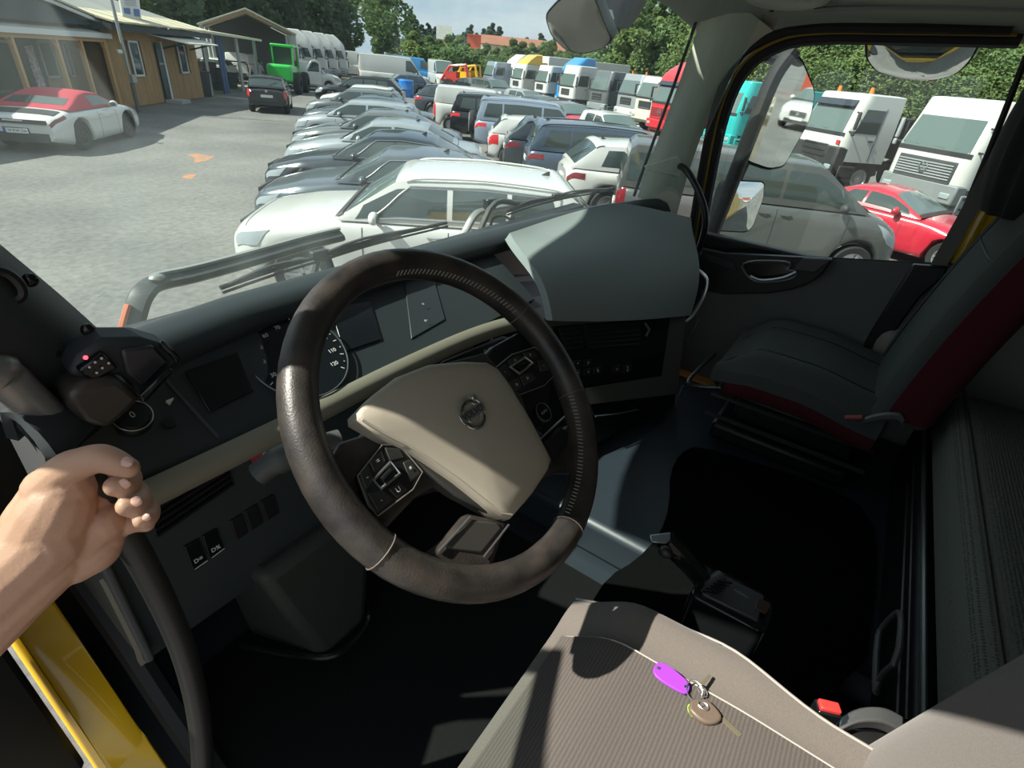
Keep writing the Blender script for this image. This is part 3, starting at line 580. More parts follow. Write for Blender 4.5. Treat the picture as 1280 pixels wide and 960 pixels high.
pod(((616, 462), (640, 443), (668, 434), (688, 446), (692, 470), (680, 482), (648, 494)), -.004, [(((622, 462), (632, 454), (640, 468), (630, 474)), '-'), (((635, 451), (648, 443), (653, 449), (641, 459)), '='), (((654, 441), (668, 438), (672, 446), (658, 449)), '+'), (((672, 450), (684, 450), (686, 462), (676, 464)), '-'), (((650, 470), (664, 465), (670, 474), (655, 482)), '>'), (((636, 476), (648, 471), (653, 484), (646, 489)), 'o')], ((638, 459), (656, 447), (666, 454), (649, 467)), 'right_button_pod')
ab = wq(678, 516, -.008)
rb = obj('round_button', MB().lathe([(0, .004), (.0125, .004), (.0135, 0), (.0135, -.006)], ab, WN, 24), gloss, sw)
obj('button_ring', MB().tube([ab + WU * (.0145 * math.cos(a)) + WV * (.0145 * math.sin(a)) + WN * .003 for a in np.linspace(0, 2 * PI, 28)[:-1]], .0008, 5, closed=True), mat('ring_dim', (.16, .165, .16), .35, .6), rb)
text('button_lettering', 'AUTO', .0055, mat('dim_print', (.25, .25, .25), .6), frame(ab + WN * .0042, WU, WV), rb, .0002)
obj('spoke_edge', MB().tube([wq(676, 548, -.008), wq(706, 521, -.008)], .0016, 6), silver, sw)
# ================================================================== seats
def sstep(a, b, x):
    t = max(0, min(1, (x - a) / (b - a))); return t * t * (3 - 2 * t)
ds = thing('driver_seat', 'taupe fabric driver seat with lateral stripes and pale stitching under the keys', 'seat', (-.61, -.4, 1.66))
X0, X1, Y0, Y1 = -.815, -.398, -.152, -.60
def dz(x, y):
    c = (x - (X0 + X1) / 2) / ((X1 - X0) / 2); z = 2.098 + .011 * sstep(.55, .82, abs(c)) - .05 * sstep(.82, 1.06, abs(c)) ** 2
    z -= .075 * (1 - sstep(0, .16, Y0 - y)) ** 2.2
    return z + .012 * sstep(.12, .3, Y0 - y)
def dcush(u, v):
    y = Y0 + (Y1 - Y0) * v; w = 1 - .13 * (1 - sstep(0, .16, v)) ** 2; c = -1 + 2 * u; cc = math.copysign(min(1, abs(c) / .9), c); x = (X0 + X1) / 2 + (X1 - X0) / 2 * w * cc
    if c > 0: x -= .056 * sstep(.30, .85, v) * c
    z = dz(x, y)
    if abs(c) > .9: z -= .13 * (abs(c) - .9) / .1; x -= math.copysign(.012 * (abs(c) - .9) / .1, c)
    if v < .0001: pass
    return Vector((x, y, z))
mb = MB().grid(dcush, 40, 30)
fr0 = [dcush(u / 40, 0) for u in range(41)]
mb.loft([fr0, [p + Vector((0, .006, -.02)) for p in fr0], [p + Vector((0, -.004, -.06)) for p in fr0], [Vector((p.x, p.y - .03, 1.98)) for p in fr0]], close=False)
obj('cushion', mb, seatf, ds, angle=60)
def dins(u, v):
    y = Y0 - .02 + (Y1 - Y0 + .02) * v; x = -.735 + (.235 + .0) * u; return Vector((x, y, dz(x, y)))
obj('striped_insert', patch(dins, 0, 1, 0, 1, 20, 24, off=.004, thick=.012), seats, ds, angle=60)
def sline(x, ys, r=.0016):
    return MB().tube([Vector((x(y) if callable(x) else x, y, dz(x(y) if callable(x) else x, y) + .0075)) for y in ys], r, 5)
obj('seam', sline(-.4985, np.linspace(-.175, -.58, 24)), stitchm, ds)
obj('seam', sline(-.7365, np.linspace(-.175, -.58, 24)), stitchm, ds)
pip = [dcush(.951, v / 24) + Vector((.002, 0, .0025)) for v in range(25)]
obj('piping', MB().tube(pip, .0022, 6), stitchm, ds)
obj('seat_base', MB().box((-.615, -.40, 1.80), (.36, .40, .30)).box((-.615, -.40, 2.0), (.38, .42, .10)), dark2, ds, bevel=.02)
def dback(u, v):
    # a rounded pad leaning back
    a = 2 * PI * u; k = v; y0 = -.548 - .17 * k; z = 2.06 + .80 * k; w = .205 + .015 * math.sin(PI * k) - .05 * max(0, k - .75) * 4 * .5; d = .062
    x = -.612 + w * math.copysign(abs(math.cos(a)) ** .45, math.cos(a)); y = y0 - d + d * math.copysign(abs(math.sin(a)) ** .6, math.sin(a)); return Vector((x, y, z))
obj('backrest', MB().grid(dback, 36, 20, wu=True), seatf, ds, angle=70)
obj('recline_lever', MB().loft([[p + Vector((0, 0, dz_)) + Vector((dx, 0, 0)) for dx, dz_ in ((-.012, 0), (.012, 0), (.012, -.02), (-.012, -.02))] for p in crom([at(1048, 905, 'z', 2.085), at(1075, 893, 'z', 2.095), at(1105, 893, 'z', 2.10), at(1130, 905, 'z', 2.095)], 4)]), silver, ds, bevel=.003)
obj('side_cover', MB().tube(crom([at(1040, 915, 'z', 2.03), at(1070, 930, 'z', 2.04), at(1115, 930, 'z', 2.04)], 4), .022, 10), mat('cover_black', (.015, .015, .015), .3), ds)
b = thing('seat_belt_buckle', 'black belt buckle with bright red button right of the driver seat', 'buckle', at(1030, 890, 'z', 2.10))
bo = at(1034, 887, 'z', 2.108); BX = (at(1046, 893, 'z', 2.108) - at(1012, 885, 'z', 2.108)).normalized()
BF = frame(bo, BX, (0, 0, 1))
obj('housing', MB().box(BF @ Vector((0, -.012, 0)), (.030, .034, .02), BF.to_3x3()), gloss, b, bevel=.003)
obj('release_button', MB().box(BF @ Vector((0, .007, 0)), (.026, .008, .014), BF.to_3x3()), red_pl, b, bevel=.002)
# passenger seat
ps = thing('passenger_seat', 'dark grey passenger seat with deep red side panels and a tall backrest', 'seat', (.82, -.35, 1.76))
PX0, PX1, PY0, PY1 = .585, 1.045, -.085, -.56
def pz(x, y):
    c = (x - (PX0 + PX1) / 2) / ((PX1 - PX0) / 2); z = 2.105 + .014 * sstep(.45, .72, abs(c)) - .06 * sstep(.72, 1.05, abs(c)) ** 2 + .006 * sstep(.40, .46, abs(c)) - .006 * sstep(.46, .5, abs(c))
    return z - .085 * (1 - sstep(0, .17, PY0 - y)) ** 2.4 - .03 * sstep(.25, .47, PY0 - y)
def pcush(u, v):
    y = PY0 + (PY1 - PY0) * v; w = 1 - .14 * (1 - sstep(0, .3, v)) ** 2; c = -1 + 2 * u; x = (PX0 + PX1) / 2 + (PX1 - PX0) / 2 * w * c; return Vector((x, y, pz(x, y)))
obj('cushion', MB().grid(pcush, 36, 26).loft([[pcush(u / 36, 0) + Vector((0, a, b)) for u in range(37)] for a, b in ((0, 0), (-.004, -.03), (-.03, -.06))], close=False), pseat, ps, angle=60)
obj('cushion_border', MB().loft([[pcush(0, v / 20) + Vector((a, 0, b)) for v in range(21)] for a, b in ((0, .0), (-.004, -.02), (-.005, -.038))], close=False), pseat, ps, angle=60)
obj('side_panel', MB().loft([[pcush(0, .10 + .9 * v / 20) + Vector((a, 0, b)) for v in range(21)] for a, b in ((-.003, -.036), (-.002, -.055), (.006, -.085), (.03, -.10))], close=False), psred, ps, angle=60)
obj('cushion_border', MB().loft([[pcush(1, v / 20) + Vector((-a, 0, b)) for v in range(21)] for a, b in ((0, .0), (-.004, -.02), (-.005, -.038))], close=False), pseat, ps, angle=60)
obj('side_panel', MB().loft([[pcush(1, v / 20) + Vector((-a, 0, b)) for v in range(21)] for a, b in ((-.003, -.036), (-.002, -.055), (.006, -.085), (.03, -.10))], close=False), psred, ps, angle=60)
for x in (.70, .93):
    obj('seam', MB().tube([Vector((x, y, pz(x, y) + .001)) for y in np.linspace(-.10, -.54, 16)], .0016, 5), dark2, ps)
obj('seat_base', MB().box((.815, -.34, 1.985), (.38, .44, .06)).box((.815, -.36, 1.90), (.30, .36, .10)).box((.815, -.34, 1.80), (.36, .42, .06)), dark2, ps, bevel=.015)
obj('seat_rail', MB().tube([(.64, -.10, 1.93), (.64, -.58, 1.93)], .008, 6), mat('rail_grey', (.10, .10, .10), .4, .7), ps)
obj('seat_rail', MB().tube([(.63, -.10, 1.86), (.63, -.58, 1.86)], .008, 6), MATS['rail_grey'], ps)
obj('adjust_bar', MB().tube(crom([(.66, -.12, 1.95), (.66, -.02, 1.92), (.78, -.01, 1.92), (.96, -.02, 1.92)], 5), .007, 8), MATS['rail_grey'], ps)
def pback(u, v):
    a = 2 * PI * u; y0 = -.515 - .075 * v - .09 * v * v; z = 2.06 + .70 * v; w = .225 - .03 * v; d = .075; cx = .815 + .02 * v
    s = math.sin(a); c = math.cos(a); front = .016 * (abs(c) > .75) if s > 0 else 0
    return Vector((cx + w * math.copysign(abs(c) ** .4, c), y0 - d + d * math.copysign(abs(s) ** .5, s) + front, z))
obj('backrest', MB().grid(pback, 40, 22, wu=True), pseat, ps, angle=70)
def pside(u, v):
    q = pback(.5 + .0 + (v - .5) * .16, u); return q
obj('side_panel', patch(lambda u, v: pback(.485 + .20 * v, .02 + .93 * u), 0, 1, 0, 1, 20, 8, off=.004, thick=.01), psred, ps, angle=60)
obj('seam', MB().tube([pback(.36, v / 16) + Vector((0, .003, 0)) for v in range(17)], .002, 5), dark2, ps)
obj('seam', MB().tube([pback(.14, v / 16) + Vector((0, .003, 0)) for v in range(17)], .002, 5), dark2, ps)
obj('seam', MB().tube([pback(.36 - .22 * k / 12, .63) + Vector((0, .003, 0)) for k in range(13)], .002, 5), dark2, ps)
def phead(u, v):
    a = 2 * PI * u; z = 2.58 + .44 * v; r = math.sin(PI * min(.98, .12 + .86 * v)) ** .4; s, c = math.sin(a), math.cos(a)
    fold = .008 * math.sin(9 * a + 2 * v)
    return Vector((.90 + (.150 * r + fold) * math.copysign(abs(c) ** .6, c), -.630 + .10 * r * math.copysign(abs(s) ** .6, s) + fold, z))
obj('headrest_cover', MB().grid(phead, 48, 14, wu=True), mat('black_cloth', (.018, .02, .019), .95, bump=(700, .5, .001)), ps, angle=70)
b = thing('seat_belt_buckle', 'belt buckle with a dull red button on a grey arm at the passenger seat', 'buckle', at(1068, 525, 'x', .56))
q0, q1 = at(1056, 522, 'x', .56), at(1078, 522, 'x', .56)
obj('release_button', MB().tube([q0, q1], .0075, 8), mat('dull_red', (.35, .06, .06), .5), b, bevel=.001)
obj('buckle_arm', MB().loft([[p + Vector((-.006, 0, .006)), p + Vector((.006, 0, .008)), p + Vector((.006, 0, -.010)), p + Vector((-.006, 0, -.012))] for p in crom([at(1078, 525, 'x', .565), at(1098, 520, 'x', .565), at(1122, 519, 'x', .565), at(1130, 526, 'x', .565)], 4)]), mat('arm_grey', (.14, .15, .15), .4, .3), b, bevel=.002)
t = thing('seat_belt', 'beige webbing belt hanging behind the passenger seat by the rear pillar', 'seat belt', (1.11, -.56, 2.4))
sb = crom([(1.115, -.56, 2.95), (1.10, -.56, 2.6), (1.085, -.55, 2.35), (1.06, -.545, 2.1), (1.05, -.54, 1.95)], 6)
obj('webbing', MB().loft([[p + Vector((-.002, -.02, 0)), p + Vector((-.002, .02, 0)), p + Vector((.002, .02, 0)), p + Vector((.002, -.02, 0))] for p in sb]), mat('webbing', (.15, .145, .125), .8), t)
obj('anchor_cover', MB().ell((1.075, -.53, 2.10), (.03, .05, .07), 14), mat('anchor_beige', (.22, .205, .165), .5), t)
# ================================================================== bunk behind the seats
bk = thing('bunk', 'rear bunk with dark knitted mattress and black locker front behind the seats', 'bunk', (.2, -.98, 1.76))
def mat_pt(u, v):
    # rounded mattress: u along its length, v around its section
    x = -.55 + 1.42 * u; e = max(0.0, min(1, min(u, 1 - u) / .05)); a = 2 * PI * v; s, c = math.sin(a), math.cos(a); k = e ** .4
    return Vector((x, -.98 + .285 * k * math.copysign(abs(c) ** .25, c), 2.04 + .082 * k * math.copysign(abs(s) ** .3, s)))
obj('mattress', MB().grid(mat_pt, 48, 32, wv=True), bunkf, bk, angle=70)
obj('mattress_piping', MB().tube([Vector((x, -.722, 2.117)) for x in np.linspace(-.5, .83, 12)], .003, 6), mat('piping_grey', (.09, .095, .085), .8), bk)
obj('locker_front', MB().box((.16, -.705, 1.85), (1.5, .05, .20)).box((.16, -.98, 1.935), (1.5, .56, .03)), dark2, bk, bevel=.01)
obj('front_rail', MB().tube([(-.55, -.688, 1.962), (.86, -.688, 1.962)], .006, 8), mat('rail_bright', (.32, .35, .35), .3, .8), bk)
obj('locker_groove', MB().tube([(-.2, -.679, 1.925), (.84, -.679, 1.925)], .003, 6), MATS['rail_grey'], bk)
obj('locker_groove', MB().tube([(-.2, -.679, 1.89), (.60, -.679, 1.89)], .0035, 6), MATS['rail_grey'], bk)
hl = [at(x, y, 'y', -.664) for x, y in ((1093, 872), (1096, 800), (1102, 784), (1122, 764), (1127, 770), (1123, 826), (1100, 845))]
obj('pull_handle', MB().tube(smooth_closed(hl, 1), .006, 8, closed=True), mat('handle_dull', (.15, .15, .14), .4), bk)
# ================================================================== floor mat, gear selector, keys
mo = smooth_closed([at(x, y, 'z', 1.768) for x, y in ((872, 556), (850, 566), (838, 590), (838, 630), (825, 668), (795, 700), (760, 720), (735, 760), (900, 900), (1080, 860), (1098, 720), (1090, 640), (1030, 605), (950, 580))], 1)
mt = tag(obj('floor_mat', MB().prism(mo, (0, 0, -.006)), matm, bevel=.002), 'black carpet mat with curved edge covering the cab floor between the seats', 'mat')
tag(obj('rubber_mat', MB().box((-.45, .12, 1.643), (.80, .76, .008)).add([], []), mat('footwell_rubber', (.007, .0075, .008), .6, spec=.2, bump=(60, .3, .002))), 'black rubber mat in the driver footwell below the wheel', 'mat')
gs = thing('gear_selector', 'black gear lever with ribbed base fixed beside the driver seat', 'gear lever', (-.33, -.38, 1.95))
gx = 2.075
gb = [at(x, y, 'z', gx) for x, y in ((862, 738), (880, 714), (905, 712), (958, 740), (968, 758), (960, 786), (950, 790), (872, 748))]
obj('housing', MB().prism(gb, (0, 0, -.12)), gloss, gs, bevel=.008, seg=3)
gt = [at(x, y, 'z', gx + .006) for x, y in ((884, 722), (906, 718), (956, 744), (948, 776), (878, 742))]
obj('top_plate', MB().prism(gt, (0, 0, -.008)), mat('plate_grey', (.06, .065, .065), .3), gs, bevel=.003)
obj('ribbed_roller', MB().tube([at(881, 735, 'z', gx + .014), at(900, 722, 'z', gx + .014)], .013, 14), mat('roller', (.10, .115, .115), .3, .4), gs)
for k in range(5):
    a = at(879 + 4.2 * k, 739 - 3.2 * k, 'z', gx + .025); obj('roller_rib', MB().tube([a, a + Vector((.016, -.022, -.004))], .0018, 5), gloss, gs)
obj('small_button', MB().prism([at(x, y, 'z', gx + .009) for x, y in ((948, 746), (964, 755), (958, 767), (944, 760))], (0, 0, -.004)), mat('btn_brown', (.05, .03, .02), .25), gs, bevel=.001)
text('plate_lettering', '-NDM+', .008, mat('dim_print', (.25, .25, .25), .6), frame(at(926, 742, 'z', gx + .0066), at(940, 750, 'z', gx) - at(915, 735, 'z', gx), (1, 1, 0)), gs, .0002)
lv = crom([at(888, 738, 'z', 2.06), at(868, 712, 'z', 2.11), at(848, 690, 'z', 2.145), at(832, 674, 'z', 2.165)], 5)
obj('lever', MB().tube(lv, [.017] * 8 + [.018] * 8, 12), gloss, gs)
obj('lever_cap', MB().loft([[at(x, y, 'z', 2.17 + h) for x, y in ((811, 668), (838, 665), (846, 672), (832, 680), (814, 678))] for h in (-.016, .002)]), mat('cap_silver', (.30, .34, .37), .25, .6), gs, bevel=.003)
obj('thumb_switch', MB().ell(at(832, 690, 'z', 2.165), (.010, .012, .010), 10), dark2, gs)
# keys lying on the seat
kz = lambda px, py, h: (lambda p: Vector((p.x, p.y, p.z)))(at(px, py, 'z', 2.1105 + h))
ky = thing('key_set', 'truck key with purple tag and lime edge lying on the driver seat', 'keys', kz(870, 870, 0))
tg = smooth_closed([kz(x, y, .008) for x, y in ((819, 830), (824, 827), (836, 831), (858, 849), (863, 857), (860, 867), (852, 866), (822, 848), (816, 838))], 2)
obj('key_tag', MB().prism(tg, (0, 0, -.004)), mat('tag_purple', (.36, .06, .80), .45), ky, bevel=.0008)
obj('tag_hole', MB().cyl(kz(823, 835, .009), kz(823, 835, .0075), .0022, seg=10), dark2, ky)
obj('tag_rivet', MB().cyl(kz(857, 858, .0095), kz(857, 858, .007), .0018, seg=8), gloss, ky)
rc_ = kz(868, 863, .010)
obj('split_ring', MB().tube([rc_ + Vector((.0105 * math.cos(a) + .002 * math.sin(a), .0105 * math.sin(a), .004 * math.cos(a))) for a in np.linspace(0, 2 * PI, 30)[:-1]], .0011, 6, closed=True), silver, ky)
obj('key_loop', MB().tube([kz(878, 864, .010) + Vector((.0055 * math.cos(a), .007 * math.sin(a), .003 * math.sin(a))) for a in np.linspace(0, 2 * PI, 20)[:-1]], .001, 5, closed=True), silver, ky)
brass = mat('key_blade', (.62, .55, .38), .35, .8)
obj('small_key', MB().prism([kz(x, y, .010) for x, y in ((875, 854), (886, 842), (889, 845), (878, 857))], (0, 0, -.002)), brass, ky)
fo = smooth_closed([kz(x, y, .013) for x, y in ((866, 872), (884, 872), (898, 886), (904, 896), (898, 903), (884, 904), (872, 897), (860, 884))], 1)
obj('key_fob', MB().prism(fo, (0, 0, -.009)), mat('fob_brown', (.16, .12, .09), .4), ky, bevel=.003, seg=3)
fl = smooth_closed([kz(x, y, .004) for x, y in ((862, 878), (866, 884), (880, 896), (892, 902), (888, 906), (874, 902), (862, 892), (859, 883))], 1)
obj('fob_edge', MB().prism(fl, (0, 0, -.004)), mat('fob_lime', (.38, .80, .06), .4), ky, bevel=.001)
fc = kz(879, 882, .0145); obj('fob_emblem', MB().tube([fc + Vector((.0045 * math.cos(a), .0065 * math.sin(a), 0)) for a in np.linspace(0, 2 * PI, 22)[:-1]], .0011, 5, closed=True).tube([fc + Vector((-.004, .003, 0)), fc + Vector((.004, -.003, 0))], .0009, 5), silver, ky)
obj('key_shaft', MB().prism([kz(x, y, .008) for x, y in ((901, 898), (905, 896), (928, 918), (924, 921))], (0, 0, -.003)), brass, ky)
# ================================================================== device cradle on the pillar
hy = .375
cr_ = thing('device_cradle', 'black clamp cradle with a six-dot keypad on the driver side pillar', 'phone holder', at(150, 480, 'y', hy))
q = lambda x, y, d=0: at(x, y, 'y', hy + d)
obj('back_plate', MB().prism([q(86, 470), (q(98, 448)), q(130, 425), q(178, 424), q(206, 432), q(226, 448), q(216, 462), q(190, 486), q(178, 497), q(150, 470), q(112, 478)], (0, .03, .01)), dark, cr_, bevel=.006)
kp = obj('keypad', MB().prism([q(98, 463, -.01), q(129, 441, -.01), q(149, 460, -.01), q(116, 478, -.01)], (0, .015, 0)), gloss, cr_, bevel=.003)
for x, y in ((127, 448), (119, 453), (112, 459), (136, 454), (128, 460), (121, 466)):
    obj('key_dot', MB().ell(q(x, y, -.012), (.0016, .0016, .0016), 8), white_ink, kp)
led = mat('led_red', (1, .03, .05), .4, emit=6)
obj('status_light', MB().ell(q(107, 447, -.035), (.0024, .0024, .0024), 10), led, cr_)
obj('jaw', MB().loft([[q(196, 428, -.02), q(204, 424, -.02), q(228, 446, -.02), q(222, 456, -.02)], [q(196, 428, .02), q(204, 424, .02), q(228, 446, .02), q(222, 456, .02)]]), gloss, cr_, bevel=.005)
obj('jaw', MB().loft([[q(172, 496, -.03), q(212, 458, -.03), q(218, 464, -.03), q(180, 505, -.03)], [q(172, 496, .02), q(212, 458, .02), q(218, 464, .02), q(180, 505, .02)]]), gloss, cr_, bevel=.004)
obj('cradle_channel', MB().prism([q(152, 438, -.006), q(192, 432, -.006), q(212, 452, -.006), q(180, 484, -.006), q(158, 468, -.006)], (0, .01, 0)), mat('channel', (.04, .04, .045), .3), cr_, bevel=.004)
obj('cradle_foot', MB().prism([q(84, 490, -.02), q(110, 478, -.02), q(148, 472, -.02), q(180, 498, -.02), q(156, 522, -.02), q(136, 538, -.02), q(104, 530, -.02), q(88, 512, -.02)], (0, .05, .0)), mat('foot_bronze', (.055, .048, .042), .35), cr_, bevel=.010, seg=3)
obj('arm_tube', MB().tube(crom([q(-40, 462, .0), q(0, 468, .0), q(28, 492, .0), q(58, 520, .0)], 6), [.024] * 7 + [.02] * 12, 14), mat('arm_metal', (.24, .24, .23), .38, .5), cr_)
obj('clamp_block', MB().prism([q(22, 520, -.01), q(60, 505, -.01), q(88, 520, -.01), q(98, 552, -.01), q(62, 575, -.01), q(34, 548, -.01)], (0, .05, 0)), gloss, cr_, bevel=.007, seg=3)
bc = q(66, 538, -.016)
obj('clamp_bolt', MB().cyl(bc, bc + Vector((.004, -.008, .003)), .009, seg=14), silver, cr_)
obj('bolt_socket', MB().cyl(bc + Vector((.004, -.008, .003)), bc + Vector((.0043, -.0086, .0032)), .0045, seg=6), gloss, cr_)
# pillar fasteners
for x, y in ((38, 350), (110, 412), (66, 442)):
    c = at(x, y, 'y', .40); o = obj('pillar_clip', MB().ell(c, (.008, .006, .008), 12), gloss, bpy.data.objects['trim_5'])
obj('pillar_recess', MB().tube(smooth_closed([at(x, y, 'y', .385) for x, y in ((-20, 338), (6, 338), (26, 356), (28, 372), (6, 378), (-20, 376))], 2), .006, 8, closed=True), dark2, bpy.data.objects['trim_5'])
# ================================================================== entry grab handle and the hand on it
HY = .19
eh = thing('entry_handle', 'long curved black grab handle at the driver door held by the hand', 'handle', at(235, 830, 'y', HY))
hp_ = crom([at(98, 583, 'y', HY + .03), at(112, 602, 'y', HY), at(150, 655, 'y', HY), at(195, 735, 'y', HY), at(228, 810, 'y', HY), at(246, 880, 'y', HY), at(253, 945, 'y', HY), at(252, 1010, 'y', HY)], 7)
obj('grip', MB().tube(hp_, .0145, 14), mat('handle_rubber', (.020, .020, .020), .42, bump=(500, .3, .0006)), eh)
skin = mat('skin', (.46, .255, .17), .5, noise=(14, .3, (.54, .315, .22)), bump=(330, .35, .0008))
_b = skin.node_tree.nodes['Principled BSDF']; _b.inputs['Subsurface Weight'].default_value = .12; _b.inputs['Subsurface Radius'].default_value = (.008, .003, .002); _b.inputs['Subsurface Scale'].default_value = .5
nailm = mat('nail', (.62, .36, .29), .28)
def hp3(px, py, d): return Vector((CAM + ray(px, py) * d).tolist())
person = thing('person', 'bare left hand and forearm of a person gripping the entry handle', 'person', hp3(60, 690, .5))
hm = MB()
def limb(pts, seg=14, n=5):
    c = crom([hp3(*p[:3]) for p in pts], n); r = 1.10 * np.interp(np.linspace(0, len(pts) - 1, len(c)), range(len(pts)), [p[3] for p in pts]); hm.tube(c, list(r), seg)
    hm.ell(c[-1], (r[-1],) * 3, seg); hm.ell(c[0], (r[0],) * 3, seg)
# forearm, wrist, palm
limb([(-190, 880, .47, .046), (-90, 800, .475, .042), (-20, 742, .48, .036), (30, 702, .485, .0300), (62, 672, .49, .029)])
limb([(-180, 905, .475, .040), (-70, 812, .48, .036), (20, 742, .49, .026), (70, 700, .50, .023)])
limb([(40, 690, .49, .028), (70, 640, .487, .028), (82, 612, .487, .022)])                 # thenar side
limb([(70, 700, .505, .024), (105, 672, .512, .022), (128, 655, .515, .018)])               # heel and outer palm
limb([(60, 660, .497, .027), (92, 640, .508, .024), (112, 625, .515, .018)])
limb([(50, 650, .50, .026), (75, 606, .508, .022), (100, 590, .52, .014)])
limb([(92, 700, .512, .021), (122, 690, .518, .017), (135, 676, .522, .013)])
# thumb over the top
limb([(62, 612, .484, .0195), (84, 588, .478, .0150), (104, 578, .474, .0128), (126, 573, .472, .0120), (146, 579, .474, .0108), (161, 585, .477, .0084)], n=6)
# fingers: behind the bar and round to the front, tips showing
limb([(100, 590, .520, .0115), (128, 585, .530, .0105), (154, 590, .522, .0100), (162, 600, .503, .0098), (153, 607, .488, .0100), (143, 608, .482, .0084)], n=6)
limb([(112, 618, .522, .0115), (146, 606, .532, .0105), (170, 614, .522, .0098), (175, 626, .504, .0094), (166, 633, .490, .0096), (157, 633, .484, .0078)], n=6)
limb([(122, 645, .524, .0105), (160, 630, .532, .0095), (184, 634, .520, .0086), (187, 644, .504, .0080), (181, 650, .493, .0078), (176, 651, .489, .0064)], n=6)
limb([(130, 668, .524, .0095), (165, 655, .530, .0085), (183, 655, .522, .0072)], n=6)
hand = obj('arm_and_hand', hm, skin, person, angle=80)
rm = hand.modifiers.new('skin_surface', 'REMESH'); rm.mode = 'VOXEL'; rm.voxel_size = .0016; rm.use_smooth_shade = True
smd = hand.modifiers.new('soften', 'SMOOTH'); smd.factor = .5; smd.iterations = 7
def nail(px, py, d, ax, w, l, nrm):
    c = hp3(px, py, d); x = hp3(px + ax[0], py + ax[1], d) - c; v = Vector((CAM - np.array(c)).tolist()).normalized(); n = (v + Vector(nrm)).normalized()
    Fm = frame(c, x, n.cross(x)); g = lambda u, t: Fm @ Vector((l * (u - .5), w * (t - .5) * (1 - max(0, min(1, abs(2 * u - 1))) ** 3.5) ** .5 + 1e-5 * t, .0016 * (1 - (2 * t - 1) ** 2) - .0008 * (2 * u - 1) ** 2))
    obj('fingernail', patch(g, .01, .99, 0, 1, 10, 6, off=0, thick=.0012), nailm, person)
nail(155, 605, .4795, (6, -4), .0095, .0105, (.25, 0, 0)); nail(170, 627, .4820, (6, -3), .0092, .0105, (.3, 0, 0)); nail(183, 647, .4855, (5, -3), .0068, .0075, (.3, 0, 0)); nail(158, 577, .4690, (10, 4), .0090, .0120, (.1, .2, .3))
# ================================================================== outside, close to the screen
def wiper(name, label, arm, blade, y):
    t = thing(name, label, 'wiper', at(*blade[0], 'y', y)); a = crom([Vector((at(*arm[0], 'y', y).x - .12, .82, 2.05))] + [at(px, py, 'y', y + .01) for px, py in arm], 5); b = crom([at(px, py, 'y', y) for px, py in blade], 5)
    obj('blade_frame', MB().tube([p + Vector((0, .0, .004)) for p in b], .006, 6), mat('wiper_black', (.02, .021, .02), .4), t)
    obj('rubber_strip', MB().tube([p + Vector((0, -.006, -.006)) for p in b], .0035, 5), rubber, t)
    obj('arm', MB().tube(a, [.011] * (len(a) // 2) + [.008] * (len(a) - len(a) // 2), 8), mat('wiper_arm', (.07, .075, .072), .45), t)
    m = b[len(b) // 2]; obj('clip', MB().box(m + Vector((0, .004, .008)), (.05, .02, .022)), MATS['wiper_black'], t, bevel=.003)
    for k in (.28, .72):
        i = int(k * (len(b) - 1)); obj('bow', MB().tube(crom([b[max(i - 4, 0)] + Vector((0, 0, .005)), b[i] + Vector((0, 0, .016)), b[min(i + 4, len(b) - 1)] + Vector((0, 0, .005))], 3), .0045, 6), MATS['wiper_arm'], t)
wiper('wiper', 'windscreen wiper resting low on the glass in front of the steering wheel', ((395, 330), (420, 316), (455, 306), (500, 292)), ((276, 362), (340, 340), (400, 322), (470, 301), (558, 280)), .84)
wiper('wiper', 'windscreen wiper resting low on the glass beside the passenger pillar', ((612, 262), (650, 254), (690, 247), (720, 243)), ((633, 266), (670, 254), (715, 244), (766, 236)), .80)
barm = mat('rail_coating', (.050, .057, .057), .5)
t = thing('front_rail', 'dark bent front rail with an orange reflector left of the driver wiper', 'rail', at(180, 380, 'y', .98))
rb_ = crom([at(152, 470, 'y', .87), at(160, 432, 'y', .94), at(168, 395, 'y', .95), at(178, 368, 'y', .96), at(196, 354, 'y', .98), at(240, 344, 'y', .98), at(300, 328, 'y', .98), at(380, 305, 'y', .98), at(425, 294, 'y', .98)], 6)
obj('rail_bar', MB().tube(rb_, .026, 8, flat=.55), barm, t)
obj('reflector', MB().tube([p + Vector((-.026, -.008, 0)) for p in rb_[8:17]], .0075, 6), mat('reflector_orange', (.75, .22, .10), .35), t)
rc2 = at(196, 347, 'y', .97); obj('bolt', MB().ell(rc2, (.018, .014, .008), 10), mat('bolt_grey', (.3, .31, .3), .4, .5), t)
obj('top_strip', MB().tube([p + Vector((0, 0, .020)) for p in rb_[23:]], .006, 6), mat('strip_grey', (.36, .38, .37), .5), t)
t = thing('mirror_bracket', 'bent grey steel bracket with a black clamp outside between the two wipers', 'bracket', at(600, 275, 'y', .98))
br = crom([at(560, 345, 'y', .85), at(566, 330, 'y', .88), at(574, 305, 'y', .97), at(584, 285, 'y', .97), at(593, 270, 'y', .97), at(604, 264, 'y', .97), at(640, 257, 'y', .97), at(700, 247, 'y', .97)], 5)
obj('bar', MB().tube(br, .017, 8, flat=.7), mat('bracket_grey', (.20, .21, .20), .45, .3), t)
obj('clamp', MB().box(at(612, 255, 'y', .96), (.055, .03, .045)), gloss, t, bevel=.005)
obj('hose', MB().tube(crom([at(613, 286, 'y', .93), at(616, 274, 'y', .93), at(628, 270, 'y', .92), at(640, 276, 'y', .92)], 5), .006, 8), gloss, t)
obj('washer_cap', MB().tube([at(640, 274, 'y', .92) + Vector((.012 * math.cos(a), 0, .012 * math.sin(a))) for a in np.linspace(0, 2 * PI, 16)[:-1]], .003, 5, closed=True), gloss, t)
